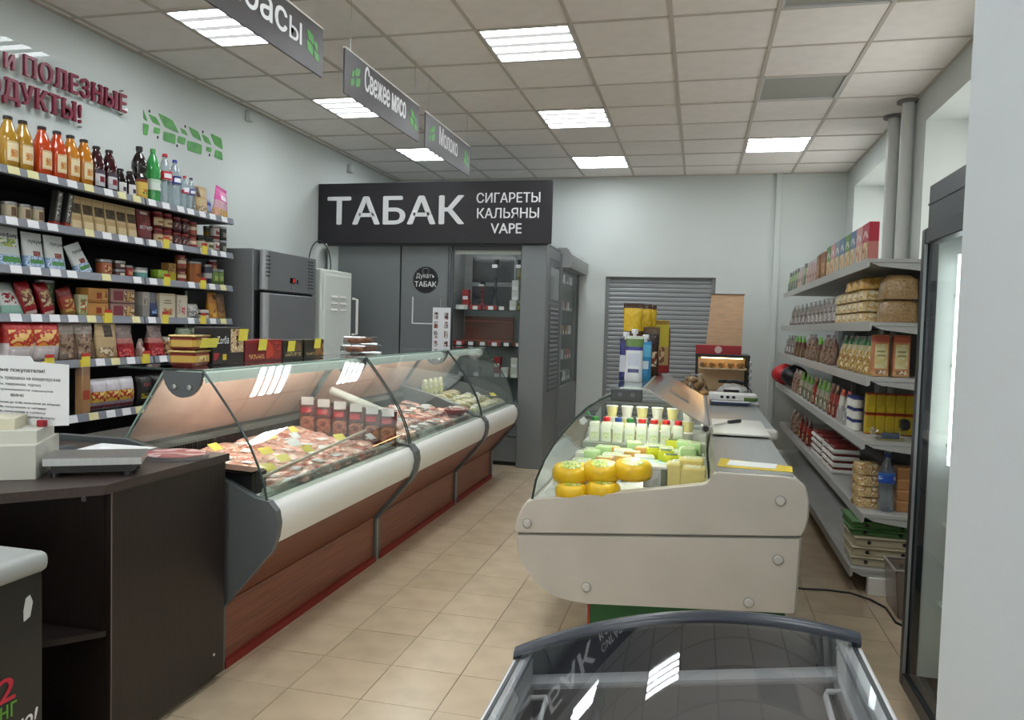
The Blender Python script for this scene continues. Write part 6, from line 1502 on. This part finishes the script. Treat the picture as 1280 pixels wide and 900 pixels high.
# folded crates on the lowest shelf
CRW = mat('crate_tan', (176, 166, 140), .55); CRG = mat('crate_green', (70, 110, 60), .5)
def crate(m, key, h):
    def fn():
        r = root('flat_crate', 'crate')
        obj('rim', MB().box(-.17, .17, -.15, .15, h-.012, h, .004), m, r, world=False)
        obj('body', MB().box(-.16, .16, -.14, .14, 0, h-.012, .004), m, r, world=False)
        for x in (-.09, .09): obj('hole', MB().lathe([(.011, 0), (.011, .002)], 10).warp(lambda q: Vector((x+q.x, -.1405-q.z, h*.45+q.y))), BLACK, r, world=False)
        return r
    G[key] = fn
crate(CRW, 'crate_tan', .055); crate(CRG, 'crate_green', .04)
for q in range(3): put('crate_tan', 1.04, 4.64, .141+.056*q, 'tan flat crate, %s of three on the lowest shelf' % ('bottom', 'middle', 'top')[q], 'flat crates', .04*(q-1))
for q in range(2): put('crate_green', 1.03, 4.65, .31+.041*q, 'green flat crate, %s of two on top of the tan crates' % ('lower', 'upper')[q], 'flat crates', -.03+.06*q)
t = thing('wire_basket', 'clear plastic bin on the floor under the right rack', 'bin', (1.08, 4.2, 0))
b = MB().ribbon([(1.0, .25), (1.02, .01), (1.18, .01), (1.2, .25)], .006, 'Y', 4.1, 4.34)
obj('bin', b, glass('bin_plastic', (226, 220, 214), rough=.2, veil=.3, veilc=(170, 160, 152)), t)
for y in (4.1, 4.335): obj('bin_end', MB().prism([(1.0, .25), (1.02, .01), (1.18, .01), (1.2, .25)], 'Y', y, y+.005), glass('bin_plastic'), t)
obj('rim', MB().tube([(1.0, 4.1, .25), (1.2, 4.1, .25), (1.2, 4.34, .25), (1.0, 4.34, .25), (1.0, 4.1, .25)], .007, 6), mat('rim_grey', (150, 144, 138), .5), t)
top('floor_cable', MB().tube([(.5, 4.45, .006), (.62, 4.43, .006), (.74, 4.45, .006), (.86, 4.44, .006), (.95, 4.36, .006), (1.0, 4.25, .006), (1.0, 4.05, .006), (1.1, 3.9, .006)], .006, 6), BLACK, 'black cable running over the floor tiles to the right rack', 'cable', (.8, 4.4, 0))

# ------------------------------------------------------------------ black glass door fridge at the right
t = thing('glass_door_fridge', 'black framed glass door fridge at the right edge beside the pillar', 'fridge', (1.15, 2.8, 0))
FX0, FX1, FY0, FY1, FH = .83, 1.5, 2.3, 3.2, 1.99
for y0_, y1_ in ((FY0, FY0+.03), (FY1-.03, FY1)): obj('side_panel', MB().box(FX0+.05, FX1, y0_, y1_, .02, FH, .004), BLACK, t)
LIN = mat('fridge_liner', (206, 212, 206), .4)
obj('liner', MB().box(FX1-.05, FX1-.02, FY0+.03, FY1-.03, .1, FH-.16).box(FX0+.06, FX1-.05, FY0+.03, FY0+.036, .1, FH-.16).box(FX0+.012, FX1-.05, FY1-.045, FY1-.03, .1, FH-.16).box(FX0+.06, FX1-.05, FY0+.03, FY1-.03, .1, .12), LIN, t)
obj('back', MB().box(FX1-.02, FX1, FY0, FY1, .02, FH), BLACK, t)
FRB = mat('fridge_black', (26, 28, 34), .35)
hd = obj('header', MB().box(FX0+.0, FX1, FY0, FY1, FH-.16, FH, .004), FRB, t)
obj('header_groove', MB().box(FX0-.003, FX0+.0, FY0, FY1, FH-.075, FH-.068), BLACK, hd)
obj('kick', MB().box(FX0+.03, FX1, FY0, FY1, .0, .12), FRB, t)
d = obj('door_frame', MB().box(FX0-.02, FX0+.03, FY1-.055, FY1-.005, .07, FH-.165, .006).box(FX0-.02, FX0+.03, FY0+.005, FY0+.055, .07, FH-.165, .006).box(FX0-.02, FX0+.03, FY0+.055, FY1-.055, FH-.225, FH-.165, .004).box(FX0-.02, FX0+.03, FY0+.055, FY1-.055, .07, .13, .004), FRB, t)
obj('frame_seal', MB().box(FX0-.021, FX0-.012, FY1-.06, FY1-.054, .13, FH-.225), mat('seal_silver', (150, 154, 156), .35, metal=.4), d)
obj('door_glass', MB().box(FX0-.008, FX0+.008, FY0+.055, FY1-.055, .13, FH-.225), FLGL, d)
for z_ in (.42, .72, 1.02, 1.32, 1.58): obj('wire_shelf', MB().box(FX0+.09, FX1-.06, FY0+.04, FY1-.04, z_-.012, z_), LIN, t)
obj('lamp_tube', MB().tube([(FX0+.09, FY1-.12, .95), (FX0+.09, FY1-.12, 1.72)], .016, 8), mat('fridge_lamp', (240, 250, 255), .5, emit=4), t)
bx('purple_pack', .1, .14, .27, [(0, (96, 60, 150)), (.8, (110, 76, 160))], [], 'drink_pack', 'pack')
put('purple_pack', .98, 3.0, .421, 'purple pack behind the glass door of the black fridge, lower shelf', None, PI)
put('purple_pack', .98, 3.0, .721, 'purple pack behind the glass door of the black fridge, next shelf up', None, PI)
bx('white_pack', .1, .12, .22, [(0, (210, 210, 206))], [(.2, .8, .3, .6, [(170, 180, 170)], 1)], 'drink_pack', 'pack')
put('white_pack', .98, 2.97, .121, 'white pack behind the glass door of the black fridge, bottom shelf', None, PI)
bx('beige_pack', .1, .14, .2, [(0, (196, 180, 140)), (.5, (190, 170, 130))], [], 'drink_pack', 'pack')
put('beige_pack', .98, 3.0, 1.021, 'beige pack behind the glass door of the black fridge, middle shelf', None, PI)

# ------------------------------------------------------------------ chest freezer with curved glass lid in the foreground
t = thing('chest_freezer', 'chest freezer with dark curved glass lid at the bottom of the picture', 'freezer', (0, .9, 0))
CX0, CX1, CN = -.291, .265, -.25
CEND = 1.305
CHW = mat('chest_white', (214, 216, 216), .35); CHIN = mat('chest_inside', (176, 174, 172), .35, metal=.4, var=.1, vscale=5)
ALU = mat('alu_rail', (176, 180, 184), .28, metal=.7)
def lean(p):
    # the lid and its rim slope: the right side stands about ten centimetres higher than the left
    return Vector((p.x, p.y, p.z+(.166*(p.x-CX0) if p.z > .6 else 0)))
def cobj(name, mb, m, parent, **k):
    mb.warp(lean); return obj(name, mb, m, parent, **k)
b = MB().box(CX0, CX0+.035, CN, CEND-.01, .06, .80).box(CX1-.035, CX1, CN, CEND-.01, .06, .80).box(CX0+.035, CX1-.035, CEND-.05, CEND-.01, .06, .80).box(CX0+.035, CX1-.035, CN, CN+.04, .06, .80).box(CX0+.035, CX1-.035, CN+.04, CEND-.05, .06, .1)
cobj('cabinet', b, CHW, t, smooth=.4)
l = MB().box(CX0+.036, CX0+.042, CN+.04, CEND-.052, .1, .795).box(CX1-.042, CX1-.036, CN+.04, CEND-.052, .1, .795).box(CX0+.042, CX1-.042, CEND-.06, CEND-.053, .1, .795)
cobj('liner', l, CHIN, t)
cobj('liner_band', MB().box(CX0+.043, CX1-.043, CEND-.072, CEND-.061, .62, .72), mat('chest_band', (206, 206, 204), .4), t)
cobj('step', MB().box(CX0+.043, CX1-.043, CEND-.26, CEND-.061, .12, .5), CHIN, t)
cobj('floor_liner', MB().box(CX0+.043, CX1-.043, CN+.04, CEND-.06, .1, .12), CHIN, t)
def arch(x): return .938+.155*x-.617*x*x
gl = MB().grid(lambda u, v: (CX0+.015+(CX1-CX0-.03)*u, CN+(CEND-.02-CN)*v, arch(CX0+.015+(CX1-CX0-.03)*u)), 31, 6)
obj('glass_lid', gl, GLASSD, t, smooth=1.2)
for x0_, x1_ in ((CX0-.006, CX0+.03), (CX1-.03, CX1+.006)):
    r_ = cobj('side_rail', MB().box(x0_, x1_, CN, CEND, .795, .832, .004), CHW, t)
    xi = x1_-.006 if x0_ < 0 else x0_
    cobj('track', MB().box(xi, xi+.006, CN, CEND-.02, .832, .842), ALU, r_)
    xj = (x0_+.008) if x0_ < 0 else (x1_-.014)
    cobj('groove', MB().box(xj, xj+.006, CN, CEND-.01, .8315, .834), DGREY, r_)
bm_ = MB()
N_ = 28; prof = [(-.024, -.003), (-.02, .006), (-.01, .010), (.001, .008), (.007, .0), (.006, -.012), (-.018, -.012)]
for i in range(N_+1):
    x = CX0-.004+(CX1-CX0+.008)*i/N_
    for (dy, dz) in prof: bm_.v.append((x, CEND+dy, arch(x)+dz))
m_ = len(prof)
for i in range(N_):
    for k in range(m_): bm_.f.append((i*m_+k, i*m_+(k+1) % m_, (i+1)*m_+(k+1) % m_, (i+1)*m_+k))
bm_.f += [list(range(m_)), [N_*m_+k for k in range(m_)][::-1]]; bm_.m = [0]*len(bm_.f)
obj('end_bumper', bm_, mat('bumper_navy', (44, 50, 60), .3), t, smooth=.9)
cobj('end_apron', MB().box(CX0, CX1, CEND-.01, CEND, .74, .83), DGREY, t)
ga = [(CX0+.02+(CX1-CX0-.04)*i/20, arch(CX0+.02+(CX1-CX0-.04)*i/20)-.012) for i in range(21)]
obj('end_gable', MB().prism([(CX0+.02, .80)]+ga+[(CX1-.02, .80+.166*(CX1-.02-CX0))], 'Y', CEND-.012, CEND-.004), mat('bumper_navy'), t)
for (x, s_) in ((-.245, 1), (.232, -1)):
    y = 1.215; zt = .795
    P = [(x-.012*s_, y-.2, zt-.02), (x-.02*s_, y-.09, zt-.005), (x-.02*s_, y-.075, zt), (x-.006*s_, y-.02, zt), (x-.004*s_, y, zt), (x+.022*s_, y, zt), (x+.026*s_, y-.015, zt), (x+.026*s_, y-.2, zt-.02)]
    cobj('basket_handle', MB().tube(P, .0045, 8), mat('wire_white', (214, 214, 212), .4), t)
bx('frozen_brown', .14, .1, .09, [(0, (90, 60, 44)), (.5, (130, 90, 60))], [(.1, .9, .1, .8, [(150, 90, 60), (80, 50, 40), (190, 160, 130)], 30)], 'frozen_box')
bx('frozen_pale', .165, .16, .05, [(0, (150, 150, 150)), (.6, (176, 174, 172))], [(.1, .9, .1, .8, [(176, 174, 170), (130, 124, 120)], 30)], 'frozen_box')
for i in range(4): put('frozen_brown', -.185, .58+.115*i, .4285, 'brown frozen box%s, left wall inside chest freezer' % nth(i, 4, 'near end'), 'brown boxes in the chest freezer', 0)
obj('divider_shelf', MB().box(-.115, CX1-.043, CN+.04, CEND-.27, .488, .498), CHIN, bpy.data.objects['chest_freezer'])
obj('brown_shelf', MB().box(CX0+.043, -.116, CN+.04, CEND-.27, .418, .428), CHIN, bpy.data.objects['chest_freezer'])
for i in range(3):
    for j in range(2): put('frozen_pale', -.03+.175*j, .55+.17*i, .50, 'pale frozen food box, row %s%s, inside the chest freezer' % (ORD[i], nth(j, 2, 'left')), 'pale boxes in the chest freezer', 0)

# ------------------------------------------------------------------ freezer at the left edge
t = thing('black_freezer', 'black freezer with rounded grey rim at the lower left corner', 'freezer', (-2.0, 1.1, 0))
FB = mat('freezer_black', (28, 30, 30), .3)
obj('body', MB().box(-2.6, -1.605, .5, 1.585, .06, .765, .004), FB, t)
obj('rim', MB().box(-2.62, -1.592, .48, 1.6, .757, .812, .022, seg=3), mat('rim_grey_light', (156, 160, 158), .4), t)
obj('lid_glass', MB().box(-2.5, -1.70, .6, 1.5, .812, .817), mat('lid_dark', (40, 42, 46), .1), t)
for x in (-2.55, -1.66):
    for y in (.56, 1.53): obj('caster', MB().lathe([(.03, 0), (.03, .06)], 10, (x, y, 0)), BLACK, t)
XP = -1.6045
lettering('print', '2', (XP, 1.452, .468), YAX, ZAX, .05, .06, mat('print_crimson', (190, 30, 60), .4), t, bold=.03, italic=-.0)
lettering('print', 'инг', (XP, 1.43, .425), YAX, (0, .0, 1), .076, .036, mat('print_green', (90, 150, 50), .4), t, bold=.02)
lettering('print', 'но!', (XP, 1.495, .368), YAX, ZAX, .065, .046, LETW, t, bold=.03, italic=.2)
obj('peeled_patch', MB().prism([(1.527, .648), (1.545, .655), (1.553, .69), (1.545, .71), (1.533, .705), (1.526, .675)], 'X', XP-.001, XP+.0008), mat('patch_pale', (196, 198, 200), .6), t, smooth=0)

# ------------------------------------------------------------------ dark checkout counter
t = thing('checkout_counter', 'dark brown checkout counter with open corner shelf in left foreground', 'counter', (-2.2, 2.2, 0))
obj('side_panel', MB().box(-1.785, -1.765, 2.0, 2.592, .03, .862, .0015), WENGE, t)
obj('far_panel', MB().box(-2.7, -1.785, 2.575, 2.592, .03, .862), WENGE, t)
obj('inner_panel', MB().box(-2.7, -1.785, 2.0, 2.018, .03, .862), WENGE, t)
obj('front_panel', MB().box(-2.7, -2.68, 1.5, 2.0, .03, .862), WENGE, t)
obj('worktop', MB().prism([(-1.752, 2.598), (-1.757, 1.965), (-1.945, 1.768), (-2.75, 1.72), (-2.75, 2.598)], 'Z', .862, .892), WENGET, t)
arc = [(-1.785, 2.0)]+[(-1.795-.0-.02*i, 1.985-.0215*i) for i in range(5)]+[(-1.93, 1.845), (-2.1, 1.80), (-2.66, 1.78), (-2.68, 2.0)]
obj('corner_shelf', MB().prism(arc, 'Z', .40, .418), WENGE, t)
obj('corner_base', MB().prism(arc, 'Z', .05, .068), WENGE, t)
obj('edge_band', MB().box(-1.766, -1.7635, 1.998, 2.002, .03, .862), mat('edge_pale', (110, 96, 90), .5), t)
for (x, y) in ((-1.84, 2.5), (-1.84, 2.06), (-2.6, 2.5), (-2.6, 2.06)): obj('foot', MB().lathe([(.022, 0), (.018, .03)], 10, (x, y, 0)), BLACK, t)
for (y, z) in ((2.53, .12),): obj('screw_cap', MB().lathe([(.006, 0), (.005, .002)], 8).warp(lambda q: Vector((-1.765+q.z, y+q.x, z+q.y))), WHITE, t)
# angled face below the cut corner, with its screw
obj('corner_panel', MB().prism([(-1.787, 2.0), (-1.80, 2.0), (-2.0, 2.0), (-2.0, 1.992), (-1.787, 1.992)], 'Z', .42, .862), WENGE, t)
obj('screw_cap', MB().lathe([(.009, 0), (.008, .003), (.004, .003)], 12).warp(lambda q: Vector((-1.86+q.x, 1.991-q.z, .835+q.y))), STEEL, t)
# scale platform, register, papers on the counter
t = thing('platform_scale', 'flat stainless platform scale on the dark counter', 'scale', (-2.0, 2.15, .892))
PL = [(-1.998, 1.97), (-1.752, 2.115), (-1.845, 2.26), (-2.10, 2.12)]
obj('platform', MB().prism(PL, 'Z', .932, .955), STEEL, t)
PB = [(-1.995, 2.0), (-1.79, 2.12), (-1.855, 2.235), (-2.07, 2.11)]
obj('base', MB().prism(PB, 'Z', .905, .932), BLACK, t)
for (x, y) in ((-1.99, 2.01), (-1.81, 2.12), (-1.86, 2.22), (-2.06, 2.11)): obj('foot', MB().lathe([(.014, 0), (.012, .013)], 10, (x, y, .892)), BLACK, t)
t = thing('white_sheet', 'white paper sheet lying behind the scale', 'paper', (-2.2, 2.5, .893))
obj('sheet', MB().prism([(-2.30, 2.40), (-2.06, 2.36), (-2.07, 2.585), (-2.33, 2.585)], 'Z', .893, .896), PAPER, t)
obj('binder', MB().prism([(-2.36, 2.34), (-2.32, 2.34), (-2.32, 2.45), (-2.36, 2.45)], 'Z', .893, .91), GREY, t)
t = thing('coin_tray', 'round pinkish coin tray at the corner of the dark counter', 'tray', (-1.88, 2.46, .893))
tr_ = [(-1.885+.125*math.cos(a*PI/16), 2.455+.105*math.sin(a*PI/16)) for a in range(32)]
obj('tray', MB().prism(tr_, 'Z', .893, .905), glass('tray_clear', (226, 214, 214), rough=.05, veil=.3), t)
obj('insert', MB().prism([(-1.885+.116*math.cos(a*PI/16), 2.455+.096*math.sin(a*PI/16)) for a in range(32)], 'Z', .9055, .907), pack('tray_print', [(0, (176, 110, 116))], [(-1, 2, -1, 2, [(170, 100, 108), (206, 170, 172), (150, 84, 92)], 7)], .25), t)
RG = mat('register_grey', (196, 196, 186), .45)
t = thing('cash_register', 'pale grey cash register at the left edge of the counter', 'cash register', (-2.3, 2.1, .892))
def rp(x0, x1, y0, y1): return [(x0, y0), (x1, y0+.1), (x1-.12, y1+.1), (x0-.12, y1)]
BD = [(-2.28, 1.80), (-2.008, 1.955), (-2.15, 2.19), (-2.42, 2.03)]
obj('drawer', MB().prism(BD, 'Z', .893, 1.0), RG, t)
BT = [(-2.30, 1.84), (-2.04, 1.99), (-2.15, 2.17), (-2.41, 2.01)]
obj('body', MB().prism(BT, 'Z', 1.0, 1.04), RG, t)
obj('printer', MB().prism([(-2.28, 1.9), (-2.12, 1.985), (-2.19, 2.10), (-2.35, 2.0)], 'Z', 1.04, 1.075), mat('register_beige', (206, 202, 180), .5), t)
obj('red_key', MB().box(-2.115, -2.09, 2.06, 2.085, 1.04, 1.062, .003), mat('key_red', (150, 30, 44), .4), t)
t = thing('notice_sheet', 'white notice sheet to customers hanging on the stand above the register', 'notice', (-2.2, 2.1, 1.02))
obj('sheet', MB().prism([(-2.42, 1.012), (-2.023, 1.045), (-2.023, 1.247), (-2.165, 1.252), (-2.178, 1.27), (-2.42, 1.268)], 'Y', 2.10, 2.102), PAPER, t, smooth=0)
obj('stand', MB().box(-2.30, -2.26, 2.105, 2.125, 1.0, 1.2), GREY, t)
LN = [('уважаемые покупатели!', 1.212, .016, -2.405, -2.118, .02), ('можно сделать предзаказ на кондитерские', 1.186, .012, -2.415, -2.055, 0), ('изделия (торты, пирожное, торты)', 1.166, .012, -2.415, -2.135, 0),
      ('все заказы принимаются накануне', 1.149, .008, -2.415, -2.085, 0), ('450-09-431', 1.131, .010, -2.26, -2.205, .015), ('заказы в понедельник до 15.00, получение во вторник', 1.106, .009, -2.415, -2.055, .012),
      ('заказы до 15.00, получение в четверг', 1.090, .009, -2.415, -2.11, .012), ('заказы до 15.00, получение в субботу', 1.075, .009, -2.415, -2.115, .012), ('в другие дни по телефону', 1.06, .009, -2.415, -2.075, .012)]
no = t
for s, z_, h_, x0_, x1_, bo in LN: lettering('lettering', s, (x0_, 2.0995, z_), XAX, ZAX, x1_-x0_, h_, INK, no, bold=bo)
